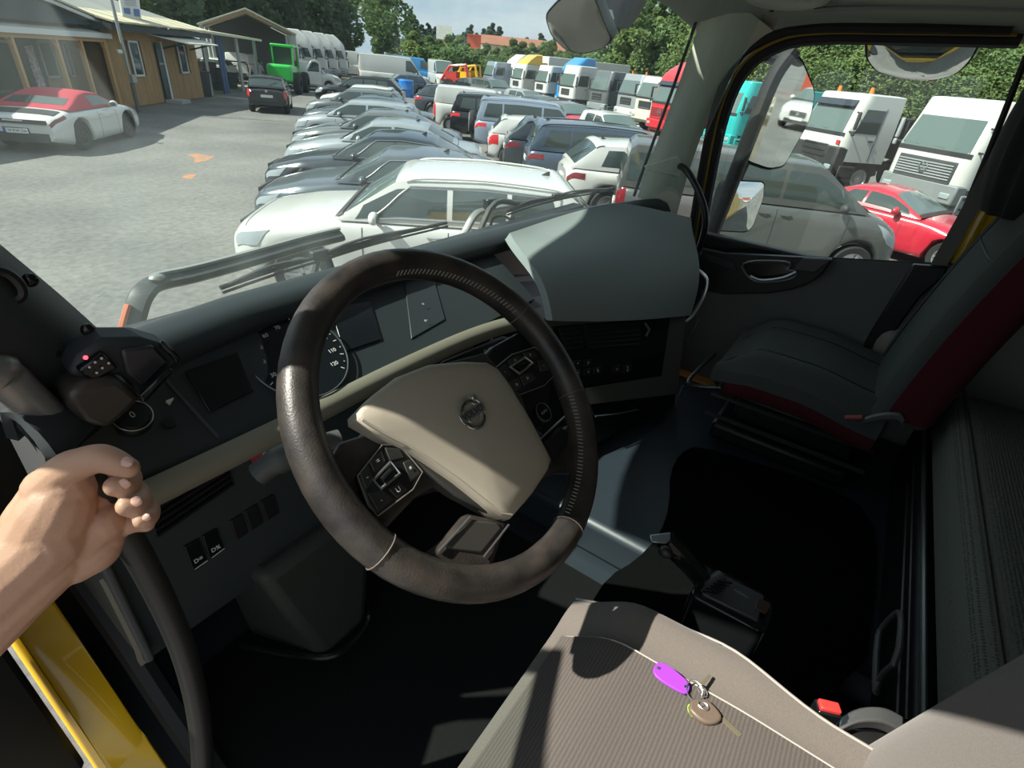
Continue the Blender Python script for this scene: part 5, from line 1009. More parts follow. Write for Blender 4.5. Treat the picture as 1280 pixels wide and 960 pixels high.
# ------------------------------------------------------------------ lorries
def truck(name, p, head, pnt, label, H=2.95, Wd=2.36, Lc=2.0, roof='low', bump=None, grill=None, group=None, rearm=None, body=None, beacons=0, visor=False, stripes_=False, badge=None, slats=4, z0=.62, big_grille=False, gz=None, bh=.42):
    t = thing(name, label, 'truck', p, math.atan2(-head[0], head[1]), group); A = lambda n, mb, m, par=None, **k: obj(n, mb, m, par or t, local=True, **k)
    bump = bump or clad; grill = grill or clad; yf = 0.0
    def pt(a, z):      # outline of the cab at height z; a 0..1 rear-right .. front .. rear-left
        k = max(0, min(1, (z - 1.15) / (H - 1.15))); zz = z; w = Wd / 2 * (1 - .05 * max(0, (z - 1.9) / (H - 1.9))); y1 = yf - .34 * max(0, (z - 1.85)) / (H - 1.85) * 1.0 - .0; r = .26
        if roof == 'high': y1 = yf - .30 * max(0, min(1, (z - 1.85) / 1.0)) - .9 * max(0, (z - 2.95) / (H - 2.95)) ** 1.5; w *= 1 - .10 * max(0, (z - 2.9) / (H - 2.9))
        yr = -Lc; s1 = y1 - r - yr; tot = 2 * s1 + PI * r + 2 * (w - r); d = a * tot
        if d < s1: return Vector((w, yr + d, zz))
        d -= s1
        if d < PI * r / 2: q = d / r; return Vector((w - r + r * math.cos(q), y1 - r + r * math.sin(q), zz))
        d -= PI * r / 2
        if d < 2 * (w - r): return Vector((w - r - d, y1, zz))
        d -= 2 * (w - r)
        if d < PI * r / 2: q = d / r; return Vector((-(w - r) - r * math.sin(q), y1 - r + r * math.cos(q), zz))
        d -= PI * r / 2; return Vector((-w, y1 - r - d, zz))
    zs = [1.0, 1.4, 1.85, 2.1, 2.4, 2.7] + ([2.9, 3.1, 3.3, 3.5, H - .1, H] if roof == 'high' else [H - .16, H - .05, H])
    zs = [z for z in zs if z <= H]
    n = 40; rings = [[pt(k / n, z) for k in range(n + 1)] for z in zs]
    top = rings[-1]; c = sum(top, Vector()) / len(top); rings += [[c + (q - c) * k + Vector((0, 0, dz)) for q in top] for k, dz in ((.95, .03), (.75, .05), (.01, .06))]
    A('cab', MB().loft(rings), pnt)
    PT = lambda a, z: pt(a, z)
    s1 = (Lc - .26) / (2 * (Lc - .26) + PI * .26 + 2 * (Wd / 2 - .26)); zt = min(2.62, H - .30)
    A('windscreen', patch(PT, s1 + .055, 1 - s1 - .055, 1.84, zt, 18, 6, off=.006), screenm)
    A('windscreen_base', patch(PT, s1 + .04, 1 - s1 - .04, 1.74, 1.85, 18, 2, off=.010), clad)
    for sg in (0, 1):
        f = (lambda a: 1 - a) if sg else (lambda a: a); b0 = s1 * .42; b1 = s1 * .97
        A('side_window', patch(lambda a, z: pt(f(a), z), b0, lambda q: b1 - .06 * s1 * q, 1.86, zt - .06, 6, 4, off=.006), glassm)
        if Lc > 1.9: A('cab_panel', patch(lambda a, z: pt(f(a), z), s1 * .05, s1 * .36, 2.0, zt - .1, 4, 3, off=.006), pnt if Lc < 2.1 else glassm)
        A('door_seam', patch(lambda a, z: pt(f(a), z), s1 * .395, s1 * .405, 1.05, zt, 1, 6, off=.003), clad)
        A('door_handle', MB().box(pt(f(s1 * .5), 1.66) + Vector((0, 0, 0)), (.06, .16, .04)), clad)
        x = -1 if sg else 1
        A('mirror', MB().box((x * (Wd / 2 + .17), -.12, 2.22), (.10, .09, .52)).box((x * (Wd / 2 + .17), -.12, 1.86), (.10, .09, .16)), rearm or clad, bevel=.03)
        A('mirror_arm', MB().tube([(x * (Wd / 2 - .08), -.22, 2.46), (x * (Wd / 2 + .17), -.12, 2.44)], .025, 6).tube([(x * (Wd / 2 - .05), -.15, 1.9), (x * (Wd / 2 + .17), -.12, 1.9)], .025, 6), clad)
        A('headlight', MB().box((x * (Wd / 2 - .26), yf + .01, .80), (.30, .12, .15)), lampw, bevel=.03)
        A('step', MB().box((x * (Wd / 2 - .10), -.52, .62), (.26, .62, .50)), bump, bevel=.03)
        for q in (0, 1): A('step_tread', MB().box((x * (Wd / 2 + .005), -.52, .52 + .26 * q), (.10, .42, .05)), gloss)
        for yy in (-1.15, -4.4):
            R = .50; c = Vector((x * (Wd / 2 - .18), yy, R)); wv = .15
            w = A('wheel', MB().lathe([(R * .58, -wv), (R * .92, -wv), (R, -wv * .7), (R, wv * .7), (R * .92, wv), (R * .58, wv * .9)], c, (x, 0, 0), 26), tyre)
            A('rim', MB().lathe([(.02, wv * .9), (R * .26, wv * .86), (R * .30, wv * .3), (R * .50, wv * .35), (R * .60, wv * .95)], c, (x, 0, 0), 26), alloy, w)
        A('mudguard', MB().tube([Vector((x * (Wd / 2 - .16), -1.15 + .60 * math.cos(a), .50 + .62 * math.sin(a))) for a in np.linspace(.15, PI - .15, 12)], .16, 6, flat=.2), bump)
    A('bumper', MB().box((0, -.16, .59 + bh / 2), (Wd, .40, bh)).box((0, -.25, .55), (Wd * .9, .30, .14)), bump, bevel=.05)
    gz = gz or (1.42 if not big_grille else 1.34)
    A('grille', MB().box((0, yf + .012, gz), (Wd * (.52 if not big_grille else .74), .05, .42 if not big_grille else .56)), grill, bevel=.02)
    for k in range(slats): A('grille_slat', MB().box((0, yf + .045, gz - .16 + .34 * k / max(1, slats - 1)), (Wd * (.48 if not big_grille else .70), .03, .03)), rearm or chr2)
    if badge == 'star':
        c = Vector((0, yf + .075, gz + .04)); A('badge', MB().tube([c + Vector((.13 * math.cos(a), 0, .13 * math.sin(a))) for a in np.linspace(0, 2 * PI, 20)[:-1]], .012, 6, closed=True).add([], []), chrome)
        for a in (90, 210, 330): A('badge_ray', MB().tube([c, c + Vector((.125 * math.cos(math.radians(a)), 0, .125 * math.sin(math.radians(a))))], [.02, .006], 5), chrome)
    elif badge: A('badge', MB().box((0, yf + .05, 1.66), (.5, .02, .07)), chr2)
    for k in (-.4, .35): A('wiper', MB().tube([(k, yf + .0, 1.78), (k + .12, yf - .02, 1.90), (k + .62, yf - .03, 1.92)], .014, 5), clad)
    if visor: A('sun_visor', patch(lambda a, z: pt(a, z) + Vector((0, .14 * (zt + .16 - z) / .2, 0)), s1 + .05, 1 - s1 - .05, zt - .02, zt + .16, 14, 2, off=.02, thick=.02), mat('visor_dark', (.03, .035, .05), .2))
    for k in range(beacons):
        x = -.75 + 1.5 * k / max(1, beacons - 1); A('beacon', MB().cyl((x, -.75, H + .05), (x, -.75, H + .22), .07, .05, 12), mat('beacon_orange', (.85, .20, .02), .3))
    if stripes_:
        for k in range(2): A('warning_mark', MB().box((-(Wd / 2 - .20), yf + .005, 1.30 + .26 * k), (.14, .03, .12)), mat('mark_red', (.7, .03, .05), .5))
    A('chassis', MB().box((0, -3.6, .82), (.9, 5.0, .26)), clad)
    if body:
        kind, bm_, bl, bh = body
        if kind == 'box': A('load_body', MB().box((0, -Lc - .45 - bl / 2, 1.05 + bh / 2), (2.45, bl, bh)), bm_, bevel=.03)
        elif kind == 'tipper':
            A('load_body', MB().loft([[Vector((x * w, y, z)) for x, y in ((-1, -Lc - .4 - e), (1, -Lc - .4 - e), (1, -Lc - .4 - bl + e), (-1, -Lc - .4 - bl + e))] for w, z, e in ((1.0, 1.15, .15), (1.2, 1.15 + bh, 0), (1.1, 1.15 + bh, .1), (.95, 1.25, .2))]), bm_)
            for k in range(5):
                y = -Lc - .6 - (bl - .4) * k / 4
                for x in (-1, 1): A('body_rib', MB().box((x * 1.16, y, 1.15 + bh / 2), (.10, .10, bh)), bm_)
    return t
# ================================================================== the yard: ground
def asphalt(name):
    m = bpy.data.materials.new(name); m.use_nodes = True; t = m.node_tree; b = t.nodes['Principled BSDF']; b.inputs['Roughness'].default_value = .92
    c = t.nodes.new('ShaderNodeTexCoord'); n1 = t.nodes.new('ShaderNodeTexNoise'); n1.inputs['Scale'].default_value = 9; n1.inputs['Detail'].default_value = 9; n1.inputs['Roughness'].default_value = .75
    n2 = t.nodes.new('ShaderNodeTexNoise'); n2.inputs['Scale'].default_value = .35; n2.inputs['Detail'].default_value = 6
    r1 = t.nodes.new('ShaderNodeValToRGB'); r1.color_ramp.elements[0].color = (.108, .108, .104, 1); r1.color_ramp.elements[1].color = (.205, .20, .192, 1); r1.color_ramp.elements[0].position = .35; r1.color_ramp.elements[1].position = .66
    r2 = t.nodes.new('ShaderNodeValToRGB'); r2.color_ramp.elements[0].color = (.78, .78, .79, 1); r2.color_ramp.elements[1].color = (1.16, 1.14, 1.09, 1); r2.color_ramp.elements[0].position = .38; r2.color_ramp.elements[1].position = .62
    mx = t.nodes.new('ShaderNodeMix'); mx.data_type = 'RGBA'; mx.blend_type = 'MULTIPLY'; mx.inputs[0].default_value = 1
    u = t.nodes.new('ShaderNodeBump'); u.inputs['Strength'].default_value = .35; u.inputs['Distance'].default_value = .01
    n3 = t.nodes.new('ShaderNodeTexNoise'); n3.inputs['Scale'].default_value = 60; n3.inputs['Detail'].default_value = 4
    k = t.links.new
    for n in (n1, n2, n3): k(c.outputs['Object'], n.inputs['Vector'])
    k(n1.outputs['Fac'], r1.inputs[0]); k(n2.outputs['Fac'], r2.inputs[0]); k(r1.outputs[0], mx.inputs[6]); k(r2.outputs[0], mx.inputs[7]); k(mx.outputs[2], b.inputs['Base Color']); k(n3.outputs['Fac'], u.inputs['Height']); k(u.outputs[0], b.inputs['Normal'])
    return m
struct('ground', MB().add([(-260, -260, 0), (420, -260, 0), (420, 420, 0), (-260, 420, 0)], [(0, 1, 2, 3)]), asphalt('asphalt'))
om = mat('orange_spray', (.50, .20, .08), .85, noise=(5, .14, (.20, .17, .14)))
def decal(name, label, pts, m, z=.003): tag(obj(name, MB().prism([Vector((p.x, p.y, z)) for p in [at(x, y, 'z', 0) for x, y in pts]], (0, 0, -.003)), m), label, 'marking')
def gpart(name, pts, m, z=.004): obj(name, MB().prism([Vector((p.x, p.y, z)) for p in [at(x, y, 'z', 0) for x, y in pts]], (0, 0, -.003)), m, bpy.data.objects['ground'])
decal('spray_mark', 'larger orange spray mark on the asphalt between sports car and parked row', ((233, 193), (246, 192), (268, 196), (258, 201), (242, 204), (244, 198)), om)
decal('spray_mark', 'smaller faint orange spray mark on the asphalt nearer the truck', ((226, 222), (236, 217), (246, 218), (240, 224)), om)
gpart('concrete_strip', ((255, 106), (440, 110), (440, 112), (255, 108)), mat('strip_pale', (.40, .36, .26), .9), .006)
gpart('sand_patch', ((420, 96), (500, 92), (620, 97), (600, 103), (440, 100)), mat('sand', (.42, .35, .24), .95, noise=(.6, .2, (.30, .26, .18))), .007)
# ------------------------------------------------------------------ left row, noses toward the lane
HD = Vector((-.616, .788, 0)).normalized(); RT = Vector((HD.y, -HD.x, 0))
N0 = Vector((2.40, 5.90, 0))
def slot(px, py, s, zz=.6):
    """nose-left corner of the car in the row at side step s, seen in pixel column px"""
    d = ray(px, py); a = N0 + RT * s; c = Vector((CAM[0], CAM[1], 0)); e = Vector((d[0], d[1], 0))
    den = e.x * HD.y - e.y * HD.x; t = ((a.x - c.x) * e.y - (a.y - c.y) * e.x) / -(HD.x * e.y - HD.y * e.x) if abs(den) > 1e-9 else 0
    return a + HD * t
row = [('sedan', 'suv', P_white, 287, 300, 0, 'white estate SUV with chrome window line nearest the truck windscreen', dict(chrome=1, railmat='P', hand='C', sp=5)),
 ('sedan', 'sedan', P_slate, 312, 238, 2.7, 'slate blue-grey saloon directly behind the nearest white SUV', dict(chrome=1, sp=5)),
 ('sedan', 'sedan', P_navy, 328, 218, 4.9, 'near-black saloon with bright chrome window arch and upright chrome grille', dict(chrome=1, hand='C', sp=5)),
 ('sedan', 'sedan', P_silver, 352, 187, 7.4, 'silver saloon with smooth bonnet behind the near-black chrome-trimmed saloon', dict(sp=5)),
 ('sedan', 'sedan', P_grey, 361, 171, 9.8, 'mid-grey saloon between the two lighter silver cars of the left row', dict(sp=5)),
 ('sedan', 'hatch', P_silver, 367, 157, 12.3, 'pale silver estate-bodied hatchback sixth in the left row', dict(sp=5)),
 ('sedan', 'sedan', P_slate, 375, 143, 15.2, 'blue-grey saloon seventh in the left row', dict(sp=5)),
 ('sedan', 'hatch', P_grey, 381, 134, 18.2, 'grey hatchback just before the small white hatchback of the left row', dict(sp=5)),
 ('sedan', 'mini', P_white, 398, 124, 22.4, 'small white hatchback in front of the dark SUV near the end of the left row', dict(sp=5)),
 ('sedan', 'suv', P_black, 393, 114, 26.4, 'dark SUV behind the small white car at the far end of the row', dict(sp=5)),
 ('sedan', 'hatch', P_silver, 410, 102, 31.0, 'light grey little car farthest in the left row beyond the dark SUV', dict(sp=5))]
for _nm, key, pm, px, py, s, lab, opt in row:
    S = dict(DEF); S.update(SPEC[key]); q = slot(px, py, s) - HD * (S['L'] / 2) + RT * (S['W'] * .42)
    car('parked_car', key, (q.x, q.y, 0), HD, pm, lab, 'car', None, **opt)
# ------------------------------------------------------------------ second row, tails toward the first
H2 = Vector((.60, -.80, 0)).normalized(); R2 = Vector((H2.y, -H2.x, 0))
def tail_car(name, key, tp, pm, lab, cat='car', head=None, side=0, **opt):
    h = head or H2; S = dict(DEF); S.update(SPEC[key]); q = Vector(tp) + h * (S['L'] / 2) + Vector((h.y, -h.x, 0)) * (S['W'] * side); return car(name, key, (q.x, q.y, 0), h, pm, lab, cat, **opt)
def tail_at(px, s):
    d = ray(px, 200); a = Vector((.80 * s, .60 * s, 0)); c = Vector((CAM[0], CAM[1], 0)); e = Vector((d[0], d[1], 0)); q = a - c
    t = (q.x * e.y - q.y * e.x) / -(H2.x * e.y - H2.y * e.x); return a + H2 * t
tail_car('parked_car', 'suv', tail_at(704, 11.5), P_white, 'white coupe-backed SUV with dark red lamps beside the passenger pillar', side=0, rails=0, sp=5)
tail_car('parked_car', 'bigsuv', tail_at(656, 13.6), P_blue, 'blue-grey large SUV with dark rear lamp band and black spoiler', side=0, tail='T', sp=5)
tail_car('parked_car', 'suv', tail_at(629, 15.65), P_navy, 'dark blue SUV squeezed between the white hatchback and the blue-grey SUV', side=0, rails=0, sp=5)
tail_car('parked_car', 'hatch', tail_at(609, 17.6), P_white, 'white hatchback with a red lamp and round badge behind the silver off-roader', side=0, tail='B', sp=5)
tail_car('off_roader', 'offroad', tail_at(592, 19.6), P_lilac, 'silver-blue off-roader carrying its spare wheel on the tail door', side=0, spare=1, tail='B', clad=1, railmat='P')
tail_car('parked_car', 'bigsuv', tail_at(563, 23.1), P_black, 'black SUV with tall bright red lamps between white van and off-roader', side=0, tail='B', sp=5)
tail_car('parked_van', 'smallvan', tail_at(543, 25.8), P_white, 'small white panel van with red corner lamps left of the black SUV', 'van', side=0, tail='B')
tail_car('parked_car', 'suv', tail_at(521, 31), P_slate, 'dark grey SUV at the far head of the second row near the blue barrel', side=0, tail='B')
# ------------------------------------------------------------------ third group, screens toward the truck
H3 = Vector((-.30, -.954, 0)).normalized()
def nose_car(name, key, mid, pm, lab, cat='car', head=None, **opt):
    q = Vector(mid); h = (head or H3); h = Vector(h).normalized(); return car(name, key, (q.x, q.y, 0), h, pm, lab, cat, **opt)
nose_car('parked_car', 'hatch', at(768, 140, 'z', 1.5), P_white, 'white hatchback facing the truck below the red lorry', head=(-.62, -.78, 0), sp=5)
nose_car('parked_car', 'hatch', at(716, 129, 'z', 1.45), P_red, 'red hatchback with a grey roof left of the white hatchback', head=(-.55, -.83, 0), roofm=P_grey, sp=5)
nose_car('parked_car', 'sedan', at(681, 120, 'z', 1.42), P_slate, 'dark blue-grey saloon whose windscreen shows beyond the silver off-roader', head=(-.3, -.95, 0), sp=5)
nose_car('parked_car', 'hatch', at(660, 112, 'z', 1.48), P_silver, 'silver hatchback seen over the roof of the off-roader', head=(-.35, -.93, 0), sp=5)
nose_car('parked_car', 'bigsuv', at(618, 99, 'z', 1.72), P_grey, 'boxy dark green-grey SUV behind the silver hatchback', head=(-.35, -.93, 0), sp=5)
nose_car('parked_car', 'sedan', at(590, 98, 'z', 1.42), P_black, 'low black car in front of the far white lorries', head=(-.3, -.95, 0), sp=5)
# ------------------------------------------------------------------ right of the truck
vh = Vector((.42, -.907, 0)).normalized()
vfw = at(1068, 312, 'z', .62); vcx = vfw.x + .80 - .36
car('parked_van', 'midvan', (9.86, 1.70, 0), vh, P_van, 'metallic grey passenger van standing outside the passenger window', 'van', hand='P', mir='K', sp=5)
car('parked_car', 'coupe', (13.4, -.75, 0), (-.35, -.94), P_red, 'faded red coupe parked beyond the nose of the grey van', 'car', sp=8)
# ------------------------------------------------------------------ lane: sports car and hatchback
ph = Vector((.73, .68, 0)).normalized()
pr = at(105, 187, 'z', 0); pc = pr + ph * (2.45 / 2 + .0) - Vector((ph.y, -ph.x, 0)) * .80 + ph * .05
car('sports_car', 'roadster', (pc.x, pc.y, 0), ph, P_white, 'white convertible sports car with red fabric roof in front of the wooden building', 'car', roofm=mat('soft_top_red', (.40, .03, .055), .85, bump=(300, .3, .002)), rim='D', sp=10)
spc = [o for o in bpy.data.objects if o.get('category') == 'car' and o.name.startswith('sports_car')][0]
lp = [c for c in spc.children if c.name.startswith('license_plate')][-1]
pf = Matrix.Translation((0, -2.25 - .0222, .50)) @ Matrix.Rotation(PI / 2, 4, 'X')
for nm_, s_, m_, x_ in (('plate_lettering', 'W KW 530', mat('plate_black', (.02, .02, .02), .5), .03),):
    q_ = text(nm_, s_, .085, m_, pf @ Matrix.Translation((x_, 0, 0)), None); q_.parent = lp; q_.matrix_parent_inverse = Matrix()
q_ = obj('plate_band', MB().box((-.228, -2.25 - .0215, .50), (.044, .004, .10)), mat('plate_blue', (.03, .10, .45), .5), lp, local=True)
ch = Vector((.62, .78, 0)).normalized(); cc = (at(312, 140, 'z', 0) + at(362, 143, 'z', 0)) / 2 + ch * 1.7
car('hatchback', 'hatch', (cc.x, cc.y, 0), ch, P_black, 'black hatchback driving away down the lane toward the green loader', 'car', tail='B', rim='D', sp=5)
# ------------------------------------------------------------------ lorries on the right
hA = (-.735, .678, 0)
def at_front(px, py, z, h, off=0.0):
    q = at(px, py, 'z', z); return Vector((q.x, q.y, 0))
aL, aR = at(1108, 226, 'z', .8), at(1186, 252, 'z', .8)
truck('truck', (18.4, -.95, 0), (-.76, .65), P_white, 'white tipper lorry with a star badge on its slatted grille beside the rear pillar', H=3.04, Lc=1.75, bump=mat('bumper_grey', (.20, .215, .22), .5), grill=mat('grille_dark', (.06, .065, .07), .5), rearm=mat('slat_grey', (.32, .34, .35), .4), badge='star', slats=6, big_grille=True, bh=.50, body=('tipper', mat('body_grey', (.12, .12, .12), .6), 4.2, 1.2))
truck('truck', (21.5, 2.25, 0), (-.70, .71), P_white, 'white lorry with dark bumper, orange beacons and red-white marks', H=2.95, Lc=1.8, badge=None, beacons=2, visor=True, stripes_=True, body=('tipper', clad, 4.2, 1.2), slats=3, gz=1.24, bh=.84, grill=mat('grille_black', (.02, .02, .022), .5), rearm=clad)
truck('truck', (26.4, 7.0, 0), (-.72, .69), P_teal, 'turquoise lorry seen through the passenger window behind the mirror arm', H=3.05, Lc=1.9, bump=P_teal, grill=clad, body=('box', P_teal, 2.4, 1.9), slats=3)
truck('truck', away(834, 98, 32), (-.80, .60), P_truckred, 'bright red lorry with a roof deflector beside the passenger pillar', H=3.65, roof='high', Lc=2.2, bump=P_truckred, grill=P_truckred, rearm=clad, big_grille=True, slats=5, badge='star', visor=True)
TH = Vector((-.86, .51, 0)).normalized(); T0 = away(716, 95, 47); TL = Vector((-TH.y, TH.x, 0))
def tline(k, fwd=0): return T0 + TL * (3.0 * k) + TH * fwd
truck('truck', tline(3.6, 1.0), TH, P_cream, 'cream lorry with a pale door left of the red lorry', H=2.9, Lc=1.9, bump=P_cream, slats=2)
truck('truck', tline(2.45), TH, P_silver, 'grey-roofed lorry with dark screen beside the cream lorry', H=2.95, Lc=1.9, bump=P_white, slats=3, beacons=2)
truck('truck', tline(1.25), TH, P_grey, 'grey-green lorry with a broad flat front right of the white one', H=3.0, Lc=1.9, bump=P_silver, slats=3)
truck('truck', tline(0, .5), TH, P_white, 'white lorry with black lower bumper beside the sky-blue lorry', H=3.15, Lc=1.9, bump=clad, slats=3)
truck('truck', tline(-1.05, -1), TH, P_skyblue, 'sky-blue lorry with a blue roof deflector', H=3.75, roof='high', Lc=2.2, bump=P_skyblue, slats=3, visor=True)
truck('truck', tline(-2.1, -.5), TH, P_white, 'white lorry half hidden left of the sky-blue lorry', H=3.0, Lc=1.9, slats=3)
wy = tline(-3.4)
truck('truck', wy, TH, P_white, 'white lorry with a yellow roof deflector and white trailer', H=2.95, Lc=2.1, slats=2, bump=P_white, body=('box', mat('trailer_white', (.62, .62, .60), .4), 9, 2.7))
dfl = thing('roof_deflector', 'yellow air deflector on the roof of the far white lorry', 'deflector', (wy.x, wy.y, 2.98), math.atan2(-TH.x, TH.y))
obj('shell', MB().loft([[Vector((x * w, y, z)) for x, y, z in ((-1, -.5 - e, .0 + h), (1, -.5 - e, .0 + h), (1, -2.0, .0 + h), (-1, -2.0, .0 + h))] for w, h, e in ((1.1, .02, 0), (1.05, .35, .35), (1.0, .75, .95), (.9, .82, 1.1))]), P_yel, dfl, local=True)
truck('truck', tline(-5.6, -2), TH, P_white, 'tall white lorry farthest left in the lorry row', H=3.75, roof='high', Lc=2.2, bump=P_white, slats=3, body=('box', MATS['trailer_white'], 6, 2.7))
truck('truck', tline(-4.5, 1.5), TH, P_lilac, 'low pale blue-white lorry in front of the tallest white one', H=2.9, Lc=1.9, bump=P_white, slats=3)
# far left: row of white tractor units
for i in range(5):
    p0 = Vector((33.2, 45.6, 0)) + Vector((2.55, 1.55, 0)) * i
    truck('tractor_unit', p0, (.74, -.67), P_white, ('white high-roof tractor unit showing its side beside the green loader', 'second white high-roof tractor unit in the stacked row', 'third white high-roof tractor unit in the stacked row', 'fourth white high-roof tractor unit in the stacked row', 'last white high-roof tractor unit of the stacked row next to the vans')[i], H=3.85, roof='high', Lc=2.25, bump=P_silver, rearm=gloss, slats=4, badge='bar', big_grille=True, visor=True, group='white tractor units in a row')
# vans at the far end
def far_car(name, key, px, dist, head, pm, lab, cat, py=None, **o):
    q = away(px, 17.5 + .1 * px, dist); return car(name, key, (q.x, q.y, 0), Vector(head).normalized(), pm, lab, cat, **o)
far_car('parked_van', 'bigvan', 436, 74, (.74, -.67, 0), P_white, 'white high-roof van just right of the tractor units', 'van')
far_car('parked_van', 'bigvan', 493, 55, (.72, -.69, 0), P_white, 'long white panel van in front of the trees', 'van')
far_car('parked_van', 'bigvan', 515, 74, (.70, -.71, 0), P_skyblue, 'blue van half hidden behind the long white van', 'van')
far_car('parked_van', 'bigvan', 551, 70, (-.60, -.80, 0), P_white, 'white van facing the truck at the end of the lane', 'van')
far_car('parked_van', 'smallvan', 382, 47, (.80, -.60, 0), P_white, 'white delivery van with its door open behind the green loader', 'van')
far_car('parked_car', 'hatch', 500, 50, (-.9, .43, 0), P_blue, 'small dark car by the blue barrel below the long white van', 'car')
far_car('parked_car', 'hatch', 268, 49, (.7, .7, 0), P_white, 'white car under the open carport', 'car')
far_car('parked_van', 'smallvan', 302, 54, (.75, .66, 0), P_white, 'white van standing inside the gabled shed', 'van')
# open door of the delivery van
q = away(388, 55, 45.5); t = thing('open_van_door', 'open white door of the delivery van beside the green loader', 'door', q, -.5)
obj('door_skin', MB().prism([(-.55, 0, .45), (.55, 0, .40), (.55, 0, 1.75), (.25, 0, 1.95), (-.05, 0, 1.90), (-.55, 0, 1.25)], (0, .06, 0)), P_white, t, local=True, bevel=.02)
obj('door_window', MB().prism([(-.38, -.012, 1.22), (.42, -.012, 1.22), (.42, -.012, 1.72), (.18, -.012, 1.82), (-.02, -.012, 1.78)], (0, .084, 0)), glassm, t, local=True)
# ------------------------------------------------------------------ green loader and farm machines
q = away(354, 53, 42.5); t = thing('loader', 'bright green wheel loader with a glazed cab behind the black hatchback', 'loader', q, math.atan2(-.75, .66))
A = lambda n, mb, m, **k: obj(n, mb, m, t, local=True, **k)
A('rear_hood', MB().box((0, -1.1, 1.15), (1.5, 1.5, .95)), P_green, bevel=.15, seg=3); A('front_frame', MB().box((0, 1.3, .95), (1.0, 1.4, .8)), P_green, bevel=.08)
A('cab_roof', MB().box((0, .1, 2.62), (1.35, 1.5, .16)), P_green, bevel=.05)
for x in (-.6, .6):
    for y in (-.58, .78): A('cab_post', MB().box((x, y, 1.95), (.09, .09, 1.3)), P_green)
A('cab_glass', MB().box((0, .1, 2.05), (1.16, 1.32, 1.0)), glassm); A('cab_base', MB().box((0, .1, 1.32), (1.3, 1.45, .4)), P_green)
for x in (-.85, .85):
    for y in (-1.0, 1.2): A('wheel', MB().lathe([(.2, -.2), (.55, -.2), (.62, -.12), (.62, .12), (.55, .2), (.2, .2)], (x, y, .62), (1, 0, 0), 22), tyre)
    A('lift_arm', MB().tube([(x * .5, .8, 1.5), (x * .5, 1.9, 1.2), (x * .5, 2.4, .5)], .09, 6), P_green)
A('fork_carriage', MB().box((0, 2.45, .55), (1.4, .12, .7)), clad)
mred = paint('machine_red', (.50, .05, .04))
def machine(px, dist, m, lab, s=1.0):
    q = away(px, 17.5 + .1 * px, dist); t = thing('farm_machine', lab, 'machine', q, random.uniform(-1, 1))
    B = lambda n, mb, mm: obj(n, mb, mm, t, local=True)
    B('frame', MB().box((0, 0, .9 * s), (1.1 * s, 2.4 * s, .5 * s)), m); B('hood', MB().box((0, .7 * s, 1.35 * s), (.9 * s, 1.1 * s, .5 * s)), m)
    B('boom', MB().tube([(0, -.9 * s, 1.0 * s), (0, -.6 * s, 2.2 * s), (0, 1.0 * s, 2.0 * s), (0, 1.8 * s, .8 * s)], .13 * s, 6), m)
    for x in (-.65, .65):
        for y in (-.8, .8): B('wheel', MB().lathe([(.15 * s, -.15), (.5 * s, -.15), (.5 * s, .15), (.15 * s, .15)], (x * s, y * s, .5 * s), (1, 0, 0), 16), tyre)
for px, d, m, lab in ((452, 84, mred, 'red farm machine between the two big white vans'), (456, 112, mred, 'red farm machine close behind the long white van'), (575, 62, mred, 'red farm machine right of the far facing van'), (582, 74, mred, 'red hay machine beside the yellow machines'), (588, 66, P_yel, 'yellow digger left of the far lorries'), (596, 79, P_yel, 'yellow machine touching the farthest white lorry')): machine(px, d, m, lab, 1.1)
q = away(507, 66, 47); t = thing('barrel', 'blue plastic barrel below the long white van', 'barrel', q); obj('drum', MB().lathe([(.02, 0), (.55, 0), (.58, .1), (.58, .5), (.60, .55), (.58, .6), (.58, 1.1), (.5, 1.2), (.02, 1.2)], (0, 0, .0), (0, 0, 1), 20), paint('barrel_blue', (.02, .18, .55)), t, local=True)
q = away(1050, 122, 17.6); tag(obj('boulder', MB().ell((q.x, q.y, .25), (.5, .35, .3), 10), mat('stone', (.36, .33, .28), .9, noise=(6, .2, (.26, .24, .2)))), 'pale stone lying on the ground by the white lorries', 'stone')
# ================================================================== wooden building on the left
HO_ = np.array([15.58, 30.43, 0]); HA = np.array([-.781, -.624, 0]); HB = np.array([.624, -.781, 0])
def fq(px, py, o=0.0): return atp(px, py, HO_ + HB * o, HB)
def hl(u, z, o=0.0): return Vector((HO_ + HA * u + HB * o + np.array([0, 0, z])).tolist())
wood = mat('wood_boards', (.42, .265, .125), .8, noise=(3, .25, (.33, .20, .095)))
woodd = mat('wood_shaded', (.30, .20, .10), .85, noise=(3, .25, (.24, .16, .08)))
roofy = mat('roof_sheet', (.60, .53, .36), .6, noise=(1.2, .25, (.50, .46, .34))); roofg = mat('roof_felt', (.20, .21, .20), .9, noise=(1, .25, (.27, .27, .25)))
whitef = mat('white_frame', (.68, .68, .66), .5); greyf = mat('grey_frame', (.34, .37, .37), .5)
hs = thing('wooden_building', 'long timber-clad sales building with porch, white windows and pale sheet roof', 'building', hl(8, 0, -3))
W_ = 7.72
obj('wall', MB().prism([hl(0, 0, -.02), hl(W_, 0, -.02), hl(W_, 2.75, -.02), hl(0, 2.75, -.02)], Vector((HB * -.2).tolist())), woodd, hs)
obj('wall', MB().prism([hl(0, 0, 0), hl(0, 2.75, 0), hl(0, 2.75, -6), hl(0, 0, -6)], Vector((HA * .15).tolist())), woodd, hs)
obj('wall', MB().prism([hl(W_, 0, 0), hl(W_, 2.75, 0), hl(W_, 2.75, -1.3), hl(W_, 0, -1.3)], Vector((HA * -.15).tolist())), woodd, hs)
